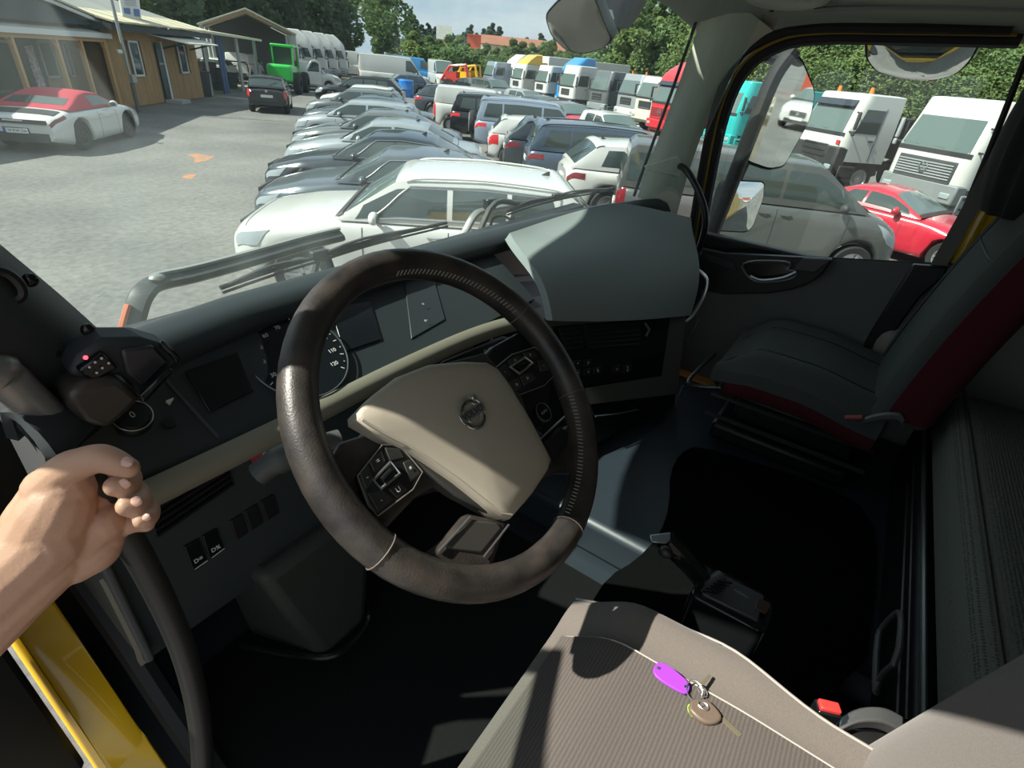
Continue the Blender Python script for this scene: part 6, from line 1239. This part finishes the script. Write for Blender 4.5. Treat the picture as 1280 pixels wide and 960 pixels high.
obj('wall', MB().prism([hl(W_, 0, -1.25), hl(22, 0, -1.25), hl(22, 2.75, -1.25), hl(W_, 2.75, -1.25)], Vector((HB * -.2).tolist())), woodd, hs)
bme = None; nb = int(W_ / .32)
openings = [(5.38, 6.12), (3.50, 4.05), (1.25, 2.0)]
for k in range(nb):
    u = k * W_ / nb; w = W_ / nb - .012
    segs = [(0.02, 2.72)]
    for (a, b), (z0, z1) in zip(openings, ((1.08, 2.34), (0, 2.34), (1.12, 2.32))):
        if u + w > a and u < b: segs = [(.02, z0), (z1, 2.72)]
    for z0, z1 in segs:
        if z1 - z0 > .05: obj('plank', MB().prism([hl(u, z0, 0), hl(u + w, z0, 0), hl(u + w, z1, 0), hl(u, z1, 0)], Vector((HB * random.uniform(.018, .032)).tolist())), wood, hs)
def window(tl, br, u0, u1, z0, z1, o=0.03, fm=whitef, nm='window', par=hs):
    f = .07; fr = obj(nm, MB().add([], []).prism([hl(u0, z0, o), hl(u1, z0, o), hl(u1, z0 + f, o), hl(u0, z0 + f, o)], Vector((HB * .05).tolist())).prism([hl(u0, z1 - f, o), hl(u1, z1 - f, o), hl(u1, z1, o), hl(u0, z1, o)], Vector((HB * .05).tolist())).prism([hl(u0, z0, o), hl(u0 + f, z0, o), hl(u0 + f, z1, o), hl(u0, z1, o)], Vector((HB * .05).tolist())).prism([hl(u1 - f, z0, o), hl(u1, z0, o), hl(u1, z1, o), hl(u1 - f, z1, o)], Vector((HB * .05).tolist())), fm, par)
    obj('pane', MB().prism([hl(u0 + f, z0 + f, o), hl(u1 - f, z0 + f, o), hl(u1 - f, z1 - f, o), hl(u0 + f, z1 - f, o)], Vector((HB * .02).tolist())), glassm, fr); return fr
window(None, None, 5.38, 6.12, 1.08, 2.34); window(None, None, 1.25, 2.0, 1.12, 2.32)
dr = obj('entrance_door', MB().prism([hl(3.55, .05, .02), hl(4.0, .05, .02), hl(4.0, 2.3, .02), hl(3.55, 2.3, .02)], Vector((HB * .05).tolist())), mat('door_dark', (.03, .045, .05), .3), hs)
obj('door_frame', MB().prism([hl(3.42, .02, .02), hl(3.55, .02, .02), hl(3.55, 2.36, .02), hl(3.42, 2.36, .02)], Vector((HB * .08).tolist())), whitef, hs)
obj('door_rail', MB().prism([hl(3.56, 1.5, .07), hl(3.99, 1.5, .07), hl(3.99, 1.56, .07), hl(3.56, 1.56, .07)], Vector((HB * .02).tolist())), greyf, dr)
obj('door_step', MB().prism([hl(3.2, 0, .03), hl(4.1, 0, .03), hl(4.1, .14, .03), hl(3.2, .14, .03)], Vector((HB * .7).tolist())), mat('step_stone', (.40, .40, .38), .9), hs)
# roofs
def slab(name, pts, m, th=.10): return obj(name, MB().prism(pts, (0, 0, -th)), m, hs)
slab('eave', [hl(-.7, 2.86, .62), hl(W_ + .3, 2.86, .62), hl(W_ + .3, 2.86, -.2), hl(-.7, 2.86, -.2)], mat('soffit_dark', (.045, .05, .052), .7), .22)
for k in range(14):
    u0 = -.7 + (W_ + 1.0) * k / 14; u1 = -.7 + (W_ + 1.0) * (k + 1) / 14 - .02
    obj('roof_panel', MB().prism([hl(u0, 2.90, .70), hl(u1, 2.90, .70), hl(u1, 3.22, -.95), hl(u0, 3.22, -.95)], (0, 0, .05 + .012 * (k % 2))), roofy, hs)
slab('roof', [hl(-.7, 3.24, -.9), hl(W_ + 8, 3.24, -.9), hl(W_ + 8, 4.5, -6.5), hl(-.7, 4.5, -6.5)], roofg)
# gable over the porch
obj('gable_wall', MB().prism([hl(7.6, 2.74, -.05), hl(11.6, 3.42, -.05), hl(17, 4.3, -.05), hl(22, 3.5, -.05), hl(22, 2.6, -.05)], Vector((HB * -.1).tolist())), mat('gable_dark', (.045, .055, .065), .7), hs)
obj('barge_board', MB().prism([hl(7.4, 2.78, .0), hl(17, 4.44, .0), hl(17, 4.56, .0), hl(7.4, 2.88, .0)], Vector((HB * .08).tolist())), whitef, hs)
obj('roof', MB().prism([hl(7.3, 2.90, .1), hl(17, 4.58, .1), hl(17, 4.58, -6), hl(7.3, 2.90, -6)], (0, 0, .06)), roofy, hs)
# porch
obj('porch_roof', MB().prism([hl(7.55, 2.50, .15), hl(22, 2.50, .15), hl(22, 2.72, -1.3), hl(7.55, 2.72, -1.3)], (0, 0, .05)), mat('porch_sheet', (.40, .40, .36), .7, noise=(1.5, .2, (.33, .33, .30))), hs)
obj('porch_fascia', MB().prism([hl(7.4, 2.36, .17), hl(22, 2.36, .17), hl(22, 2.52, .17), hl(7.4, 2.52, .17)], Vector((HB * .05).tolist())), whitef, hs)
postw = mat('post_wood', (.50, .30, .14), .75)
obj('porch_beam', MB().prism([hl(7.7, 2.24, .02), hl(22, 2.24, .02), hl(22, 2.36, .02), hl(7.7, 2.36, .02)], Vector((HB * .10).tolist())), postw, hs)
for u in (7.74, 9.15, 10.44, 12.42, 14.4):
    p = obj('porch_post', MB().prism([hl(u, 0, .02), hl(u + .12, 0, .02), hl(u + .12, 2.26, .02), hl(u, 2.26, .02)], Vector((HB * .12).tolist())), postw, hs)
    obj('post_brace', MB().prism([hl(u + .1, 1.95, .05), hl(u + .1, 2.1, .05), hl(u + .36, 2.28, .05), hl(u + .26, 2.28, .05)], Vector((HB * .06).tolist())), postw, p)
for u0, u1, z0, z1 in ((8.55, 10.0, .95, 2.15),):
    pass
for (x0, y0), (x1, y1) in (((43, 50), (72, 86)), ((74, 50), (93, 91))):
    a, b = fq(x0, y0, -1.2), fq(x1, y1, -1.2); ua = float(np.dot(np.array(a) - HO_, HA)); ub = float(np.dot(np.array(b) - HO_, HA)); window(None, None, min(ua, ub), max(ua, ub), 1.0, 2.15, -1.2, greyf)
a = fq(14, 60, -1.2); ua = float(np.dot(np.array(a) - HO_, HA)); window(None, None, ua, ua + 1.6, .35, 2.1, -1.2, greyf)
a = fq(30, 60, -1.2); ua = float(np.dot(np.array(a) - HO_, HA)); dd_ = obj('porch_door', MB().prism([hl(ua - .55, .05, -1.2), hl(ua + .35, .05, -1.2), hl(ua + .35, 2.15, -1.2), hl(ua - .55, 2.15, -1.2)], Vector((HB * .06).tolist())), MATS['door_dark'], hs)
obj('door_poster', MB().prism([hl(ua - .35, .55, -1.13), hl(ua + .05, .45, -1.13), hl(ua + .10, 1.95, -1.13), hl(ua - .30, 2.0, -1.13)], Vector((HB * .01).tolist())), mat('poster', (.30, .20, .22), .6, noise=(9, .08, (.55, .50, .52))), dd_)
# door canopy
cn = thing('door_canopy', 'sloping white canopy above the entrance door of the wooden building', 'canopy', hl(2.6, 2.6, .5))
obj('canopy_sheet', MB().prism([hl(.3, 2.60, .06), hl(4.5, 2.60, .06), hl(3.6, 2.36, 1.3), hl(.4, 2.36, 1.3)], (0, 0, .05)), mat('canopy_white', (.62, .60, .52), .6), cn)
for u in (.6, 3.4): obj('canopy_bracket', MB().tube([hl(u, 2.1, .03), hl(u, 2.42, 1.2)], .035, 6), mat('bracket_dark', (.06, .06, .06), .5), cn)
# lamp post, sign, bin
t = thing('lamp_post', 'grey lamp post with junction box at the corner of the wooden building', 'post', hl(7.0, 0, .95))
g1 = [fq(x, y, .95) for x, y in ((126, -22), (134, 0), (151, 55), (160, 88), (171, 128))]
g1[-1].z = 0
pm_ = mat('galvanised', (.36, .38, .36), .5, .4)
obj('post', MB().tube([g1[-1] + Vector((0, 0, 1.0)), Vector((g1[-1].x, g1[-1].y, 5.5))], .055, 10), pm_, t); obj('post_foot', MB().tube([g1[-1], g1[-1] + Vector((0, 0, 1.0))], .075, 10), mat('foot_dark', (.14, .13, .12), .7), t)
obj('junction_box', MB().box(g1[-1] + Vector((.05, -.12, 1.15)), (.16, .12, .26)), pm_, t, bevel=.01); obj('flood_lamp', MB().box(g1[-1] + Vector((-.2, -.1, 2.0)), (.16, .14, .12)), whitef, t, bevel=.02)
t = thing('roof_sign', 'white sign board with two blue pictures on the roof of the wooden building', 'sign', fq(165, 28, -.2))
S0, S1, S2, S3 = fq(148, -10, -.2), fq(173, -10, -.2), fq(177, 26, -.2), fq(154, 22, -.2)
obj('board', MB().prism([S0, S1, S2, S3], Vector((HB * -.06).tolist())), whitef, t); pb = mat('print_blue', (.10, .17, .40), .5)
def sp_(u, v): return S0.lerp(S1, u).lerp(S3.lerp(S2, u), v) + Vector((HB * .012).tolist())
for u0, u1, v0, v1 in ((.10, .42, .60, .82), (.62, .92, .60, .86)): obj('picture', MB().prism([sp_(u0, v0), sp_(u1, v0), sp_(u1, v1), sp_(u0, v1)], Vector((HB * .008).tolist())), pb, t)
for v in (.30, .38, .46): obj('text_line', MB().prism([sp_(.2, v), sp_(.8, v), sp_(.8, v + .025), sp_(.2, v + .025)], Vector((HB * .006).tolist())), mat('print_grey', (.35, .36, .40), .6), t)['kind'] = 'stuff'
obj('sign_leg', MB().tube([S3.lerp(S2, .5), Vector((S3.lerp(S2, .5).x, S3.lerp(S2, .5).y, 2.9))], .04, 6), pm_, t)
q = hl(-.7, 0, -.3); t = thing('bin', 'dark waste bin at the far corner of the wooden building', 'bin', q); obj('bin_body', MB().box(q + Vector((0, 0, .55)), (.6, .6, 1.1), taper=1.15), mat('bin_dark', (.035, .045, .05), .5), t, bevel=.03); obj('bin_lid', MB().box(q + Vector((0, 0, 1.14)), (.74, .74, .08)), mat('bin_lid', (.05, .06, .065), .5), t, bevel=.02)
# carport with blue posts
t = thing('carport', 'flat pale carport roof on blue posts beyond the wooden building', 'carport', hl(-5, 0, -2))
obj('roof', MB().prism([hl(-.9, 2.86, .2), hl(-9.6, 2.72, .2), hl(-9.6, 3.1, -6), hl(-.9, 3.2, -6)], (0, 0, .12)), mat('carport_sheet', (.56, .52, .40), .6), t)
for u in (-1.5, -3.4, -3.8, -6.2, -9.2): obj('post', MB().box(hl(u, 1.38, -.2), (.14, .14, 2.76)), mat('post_blue', (.07, .12, .24), .5) if u in (-3.4, -3.8) else pm_, t)
obj('back_wall', MB().prism([hl(-.9, 0, -6), hl(-5.0, 0, -6), hl(-5.0, 2.9, -6), hl(-.9, 2.9, -6)], Vector((HB * -.1).tolist())), mat('wall_dark', (.10, .11, .11), .8), t)
for k, (u, o, sx, hh, c) in enumerate(((-1.6, -2.2, .7, 1.5, (.10, .11, .13)), (-2.6, -1.6, .6, .9, (.26, .27, .28)), (-5.4, -1.2, .7, 1.2, (.03, .035, .04)), (-6.8, -2.4, .8, 1.4, (.12, .06, .06)), (-7.8, -1.5, .6, .9, (.05, .06, .07)))):
    q = hl(u, 0, o); t = thing('pallet_stack', ('grey crate stack at the near end of the carport', 'pale crate just behind the blue posts', 'black tool cabinet in the middle of the carport', 'reddish crate deeper in the carport', 'dark crate at the far end of the carport')[k], 'crate', q)
    for z in range(3): obj('crate', MB().box(q + Vector((.03 * z, 0, hh * (z + .5) / 3)), (sx, sx * .8, hh / 3 - .02)), mat('crate_%d' % k, c, .7), t, bevel=.01)
# gabled shelter
q = away(312, 49, 46); d = (q - Vector((CAM[0], CAM[1], 0))).normalized(); r = Vector((d.y, -d.x, 0))
t = thing('shelter', 'open gabled shed with pale ribbed roof behind the green loader', 'shed', q)
g = lambda x, y, z: q + r * x + d * y + Vector((0, 0, z))
for sx in (-1, 1):
    for k in range(6):
        y0, y1 = -.3 + 1.75 * k, -.3 + 1.75 * (k + 1) - .03
        obj('roof_panel', MB().prism([g(0, y0, 4.45), g(0, y1, 4.45), g(sx * 3.0, y1, 3.30), g(sx * 3.0, y0, 3.30)], (0, 0, .08)), mat('shed_sheet', (.52, .49, .42), .6), t)
    for y in (0, 5, 10): obj('post', MB().box(g(sx * 2.8, y, 1.65), (.2, .2, 3.3)), pm_, t)
    obj('rafter', MB().prism([g(0, 0, 4.38), g(sx * 2.95, 0, 3.24), g(sx * 2.95, 0, 3.12), g(0, 0, 4.22)], d * .15), mat('rafter', (.30, .20, .12), .8), t)
obj('back_wall', MB().prism([g(-2.8, 10, 0), g(2.8, 10, 0), g(2.8, 10, 3.3), g(0, 10, 4.4), g(-2.8, 10, 3.3)], d * .1), mat('wall_dark', (.10, .11, .11), .8), t)
# ================================================================== far buildings
def hall(px0, px1, dist, z0, z1, roofc, wallc, label, deep=12, wins=0):
    a, b = away(px0, 17.5 + .1 * px0, dist), away(px1, 17.5 + .1 * px1, dist); n = (a - Vector((CAM[0], CAM[1], 0))).normalized(); t = thing('distant_building', label, 'building', (a + b) / 2); U = Vector((0, 0, 1))
    obj('wall', MB().prism([a, b, b + U * z0, a + U * z0], n * deep), wallc, t)
    obj('roof', MB().prism([a - n * .4 + U * z0, b - n * .4 + U * z0, b + n * deep * .5 + U * z1, a + n * deep * .5 + U * z1], U * .15), roofc, t)
    for k in range(wins):
        f = (k + .5) / wins; c = a.lerp(b, f); e = (b - a).normalized(); w = obj('window', MB().prism([c - e * .7 + U * z0 * .4 - n * .05, c + e * .7 + U * z0 * .4 - n * .05, c + e * .7 + U * z0 * .75 - n * .05, c - e * .7 + U * z0 * .75 - n * .05], n * .04), glassm, t)
tile = mat('roof_tiles', (.30, .12, .07), .8, noise=(.4, .2, (.24, .10, .06))); wcream = mat('wall_cream', (.62, .60, .54), .8); wred = mat('container_red', (.50, .09, .05), .6)
hall(600, 716, 120, 5.75, 7.4, tile, wcream, 'long tiled roof showing above the bushes left of the front mirror')
hall(765, 868, 115, 7.0, 9.0, tile, wcream, 'long red-brown tiled hall above the bushes right of the front mirror')
hall(583, 600, 130, 7.4, 7.6, wred, wred, 'red container-like shed above the bushes in the distance')
hall(545, 565, 140, 6.2, 9.0, roofg, wcream, 'small white house between the tall tree and the red shed', wins=2)
hall(484, 500, 118, 7.0, 9.6, roofg, wcream, 'white house half hidden behind the tall tree trunk', wins=2)
hall(1262, 1290, 70, 9.0, 9.6, mat('shed_roof', (.45, .45, .45), .6), wcream, 'pale grey shed at the top right above the hedge')
# ================================================================== trees and hedge
def leaf_mat(name, c1, c2, sc):
    m = bpy.data.materials.new(name); m.use_nodes = True; t = m.node_tree; t.nodes.clear(); o = t.nodes.new('ShaderNodeOutputMaterial'); c = t.nodes.new('ShaderNodeTexCoord'); n = t.nodes.new('ShaderNodeTexNoise'); n.inputs['Scale'].default_value = sc; n.inputs['Detail'].default_value = 5
    r = t.nodes.new('ShaderNodeValToRGB'); r.color_ramp.elements[0].position = .30; r.color_ramp.elements[1].position = .70; r.color_ramp.elements[0].color = (*c1, 1); r.color_ramp.elements[1].color = (*c2, 1)
    d = t.nodes.new('ShaderNodeBsdfDiffuse'); l = t.nodes.new('ShaderNodeBsdfTranslucent'); x = t.nodes.new('ShaderNodeMixShader'); x.inputs[0].default_value = .38; k = t.links.new
    k(c.outputs['Object'], n.inputs['Vector']); k(n.outputs['Fac'], r.inputs[0]); k(r.outputs[0], d.inputs[0]); k(r.outputs[0], l.inputs[0]); k(d.outputs[0], x.inputs[1]); k(l.outputs[0], x.inputs[2]); k(x.outputs[0], o.inputs[0]); return m
leafA = leaf_mat('leaves_dark', (.125, .195, .120), (.215, .300, .175), .9)
leafB = leaf_mat('leaves_mid', (.115, .190, .085), (.230, .315, .135), .9)
leafC = leaf_mat('leaves_light', (.125, .190, .070), (.260, .330, .130), .7)
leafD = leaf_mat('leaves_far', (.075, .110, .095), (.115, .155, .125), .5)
bark = mat('bark', (.10, .075, .055), .9)
def crown(seed, w, h, base, nleaf, size, clumps=16, conical=0):
    R = random.Random(seed); C = []
    for k in range(clumps):
        z = base + (h - base) * (k + .5) / clumps; f = 1 - abs((z - base) / (h - base) - .42) / .62 if not conical else 1 - (z - base) / (h - base) * .85
        a = R.uniform(0, 2 * PI); rr = w * .5 * max(.12, f) * R.uniform(.35, .62); C.append((rr * math.cos(a), rr * math.sin(a), z, w * .5 * max(.25, f) * R.uniform(.38, .6)))
    mb = MB(); n0 = nleaf // clumps
    for x, y, z, r in C:
        for _ in range(n0):
            u, v = R.uniform(-1, 1), R.uniform(0, 2 * PI); s = math.sqrt(1 - u * u); k = r * R.uniform(.72, 1.05); c = Vector((x + s * math.cos(v) * k, y + s * math.sin(v) * k, z + u * k * .85))
            t = Vector((R.gauss(0, 1), R.gauss(0, 1), R.gauss(0, .7))).normalized(); b = t.orthogonal().normalized(); q = size * R.uniform(.6, 1.25)
            b = (b + Vector((0, 0, R.uniform(-.5, .5)))).normalized()
            mb.v += [tuple(c - t * q), tuple(c + b * q * .6), tuple(c + t * q), tuple(c - b * q * .6)]; i = len(mb.v); mb.f.append((i - 4, i - 3, i - 2, i - 1))
    me = bpy.data.meshes.new('crown'); me.from_pydata(mb.v, [], mb.f); me.materials.append(None)
    tr = MB().tube([(0, 0, 0), (.05, .03, base * .8), (0, .05, h * .55), (.1, 0, h * .8)], [w * .035 + .05, w * .03 + .04, w * .018 + .03, .03], 8)
    for x, y, z, r in C[::3]: tr.tube([(0, .03, max(.3, z - r * 1.2) * .8), (x * .7, y * .7, z)], [w * .012 + .02, .02], 5)
    tm = tr.mesh('trunk', None); tm.materials.append(None); return me, tm
KINDS = {'oak': [crown(11 + i, 8.5, 12.5, 2.6, 5200, .30, 20) for i in range(2)], 'tall': [crown(31, 8.0, 16, 3.0, 7000, .28, 30)], 'pine': [crown(41 + i, 6.5, 13, 3.5, 2400, .42, 16, 1) for i in range(2)],
         'bush': [crown(51 + i, 4.6, 4.4, .35, 7000, .115, 20) for i in range(3)], 'tallbush': [crown(71 + i, 4.6, 4.4, .3, 15000, .062, 26) for i in range(3)]}
RT_ = random.Random(5)
def tree(kind, p, sc, leaf, nm, label, cat, group=None, sx=1.0):
    me, tm = RT_.choice(KINDS[kind]); t = thing(nm, label, cat, p, RT_.uniform(0, 6.28), group); t.scale = (sc * sx, sc * sx, sc)
    for n, d, m in (('crown', me, leaf), ('trunk', tm, bark)):
        o = bpy.data.objects.new(n, d); COL.objects.link(o); o.parent = t; o.material_slots[0].link = 'OBJECT'; o.material_slots[0].material = m
        if n == 'crown': o['kind'] = 'stuff'
G1 = 'dense dark trees behind the wooden building'; G2 = 'distant dark pines on the skyline'; G3 = 'green bushes along the far edge of the yard'; G4 = 'bright green hedge bushes behind the lorries'
def woods(label, items):
    t = thing('woods', label, 'trees', items[0][0])
    for p, sc, leaf, sx in items:
        me, tm = RT_.choice(KINDS['oak']); e = bpy.data.objects.new('crown', me); COL.objects.link(e); e.parent = t; e.location = Vector(p) - Vector(items[0][0]); e.scale = (sc * sx, sc * sx, sc); e.rotation_euler = (0, 0, RT_.uniform(0, 6.28)); e['kind'] = 'stuff'
        k = bpy.data.objects.new('trunk', tm); COL.objects.link(k); k.parent = e
        for o, m in ((e, leaf), (k, bark)): o.material_slots[0].link = 'OBJECT'; o.material_slots[0].material = m
woods('dense dark woods behind the wooden building and the gabled shed', [(away(px, 17.5 + .1 * px, d_), s, leafA if i % 3 else leafB, 1.0) for i, (px, d_, s) in enumerate(((150, 62, 1.0), (188, 70, 1.25), (222, 66, 1.1), (255, 74, 1.3), (286, 80, 1.3), (322, 78, 1.25), (352, 84, 1.35), (385, 82, 1.2), (412, 88, 1.15), (436, 92, 1.0), (205, 84, 1.5), (268, 92, 1.55), (338, 96, 1.5), (398, 100, 1.3), (120, 80, 1.4), (170, 90, 1.5)))])
tree('tall', away(478, 65, 77), .94, leafB, 'tree', 'tall rounded tree standing alone behind the long white van', 'tree', None, 1.05)
tree('oak', away(514, 69, 106), .72, leafA, 'tree', 'small dark tree at the right foot of the tall lone tree', 'tree')
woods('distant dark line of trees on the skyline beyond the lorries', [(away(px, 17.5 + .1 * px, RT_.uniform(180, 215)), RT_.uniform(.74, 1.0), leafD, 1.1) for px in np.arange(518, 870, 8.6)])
def hedge(label, items, kind='bush'):
    t = thing('hedge', label, 'hedge', items[0][0])
    for p, sc, leaf, sx in items:
        me, tm = RT_.choice(KINDS[kind]); o = bpy.data.objects.new('bush', me); COL.objects.link(o); o.parent = t; o.location = Vector(p) - Vector(items[0][0]); o.scale = (sc * sx, sc * sx, sc); o.rotation_euler = (0, 0, RT_.uniform(0, 6.28))
        o.material_slots[0].link = 'OBJECT'; o.material_slots[0].material = leaf; o['kind'] = 'stuff'
hedge('long belt of green bushes along the far edge of the yard below the skyline', [(away(px, 17.5 + .1 * px, RT_.uniform(84, 96)), RT_.uniform(1.0, 1.45), leafB if i % 3 else leafC, 1.25) for i, px in enumerate(np.arange(515, 880, 11.5))])
woods('light green trees seen through the streaked right side of the windscreen above the red lorry', [(away(px, 17.5 + .1 * px, RT_.uniform(66, 78)), RT_.uniform(.72, .95), leafC if i % 2 else leafB, 1.0) for i, px in enumerate(range(770, 896, 14))])
hedge('tall bright green hedge behind the white and turquoise lorries in the passenger window', [(away(px + RT_.uniform(-4, 4), 17.5 + .1 * px, (50 if i % 2 else 58) + RT_.uniform(-1, 1)), (1.6 if i % 2 else 2.35) * RT_.uniform(.88, 1.1), leafC if RT_.random() < .7 else leafB, 1.15) for i, px in enumerate(np.arange(880, 1370, 11))], 'tallbush')
# things behind the truck that its mirrors show
car('parked_car', 'hatch', (2.2, -25, 0), (-.3, .95), P_white, 'white car behind the truck that shows in the tall door mirror', 'car')
car('parked_van', 'smallvan', (4.2, -30, 0), (-.3, .95), P_white, 'white van behind the truck that shows in the tall door mirror', 'van')
t = thing('shipping_container', 'red, white and blue container behind the truck seen only in its mirror', 'container', (2.5, -42, 0))
for x, c in ((0, wred), (2.4, whitef), (4.8, pb)): obj('container_panel', MB().box((2.2 + x * .8, -42, 1.6), (1.9, 6, 3.2)), c, t)
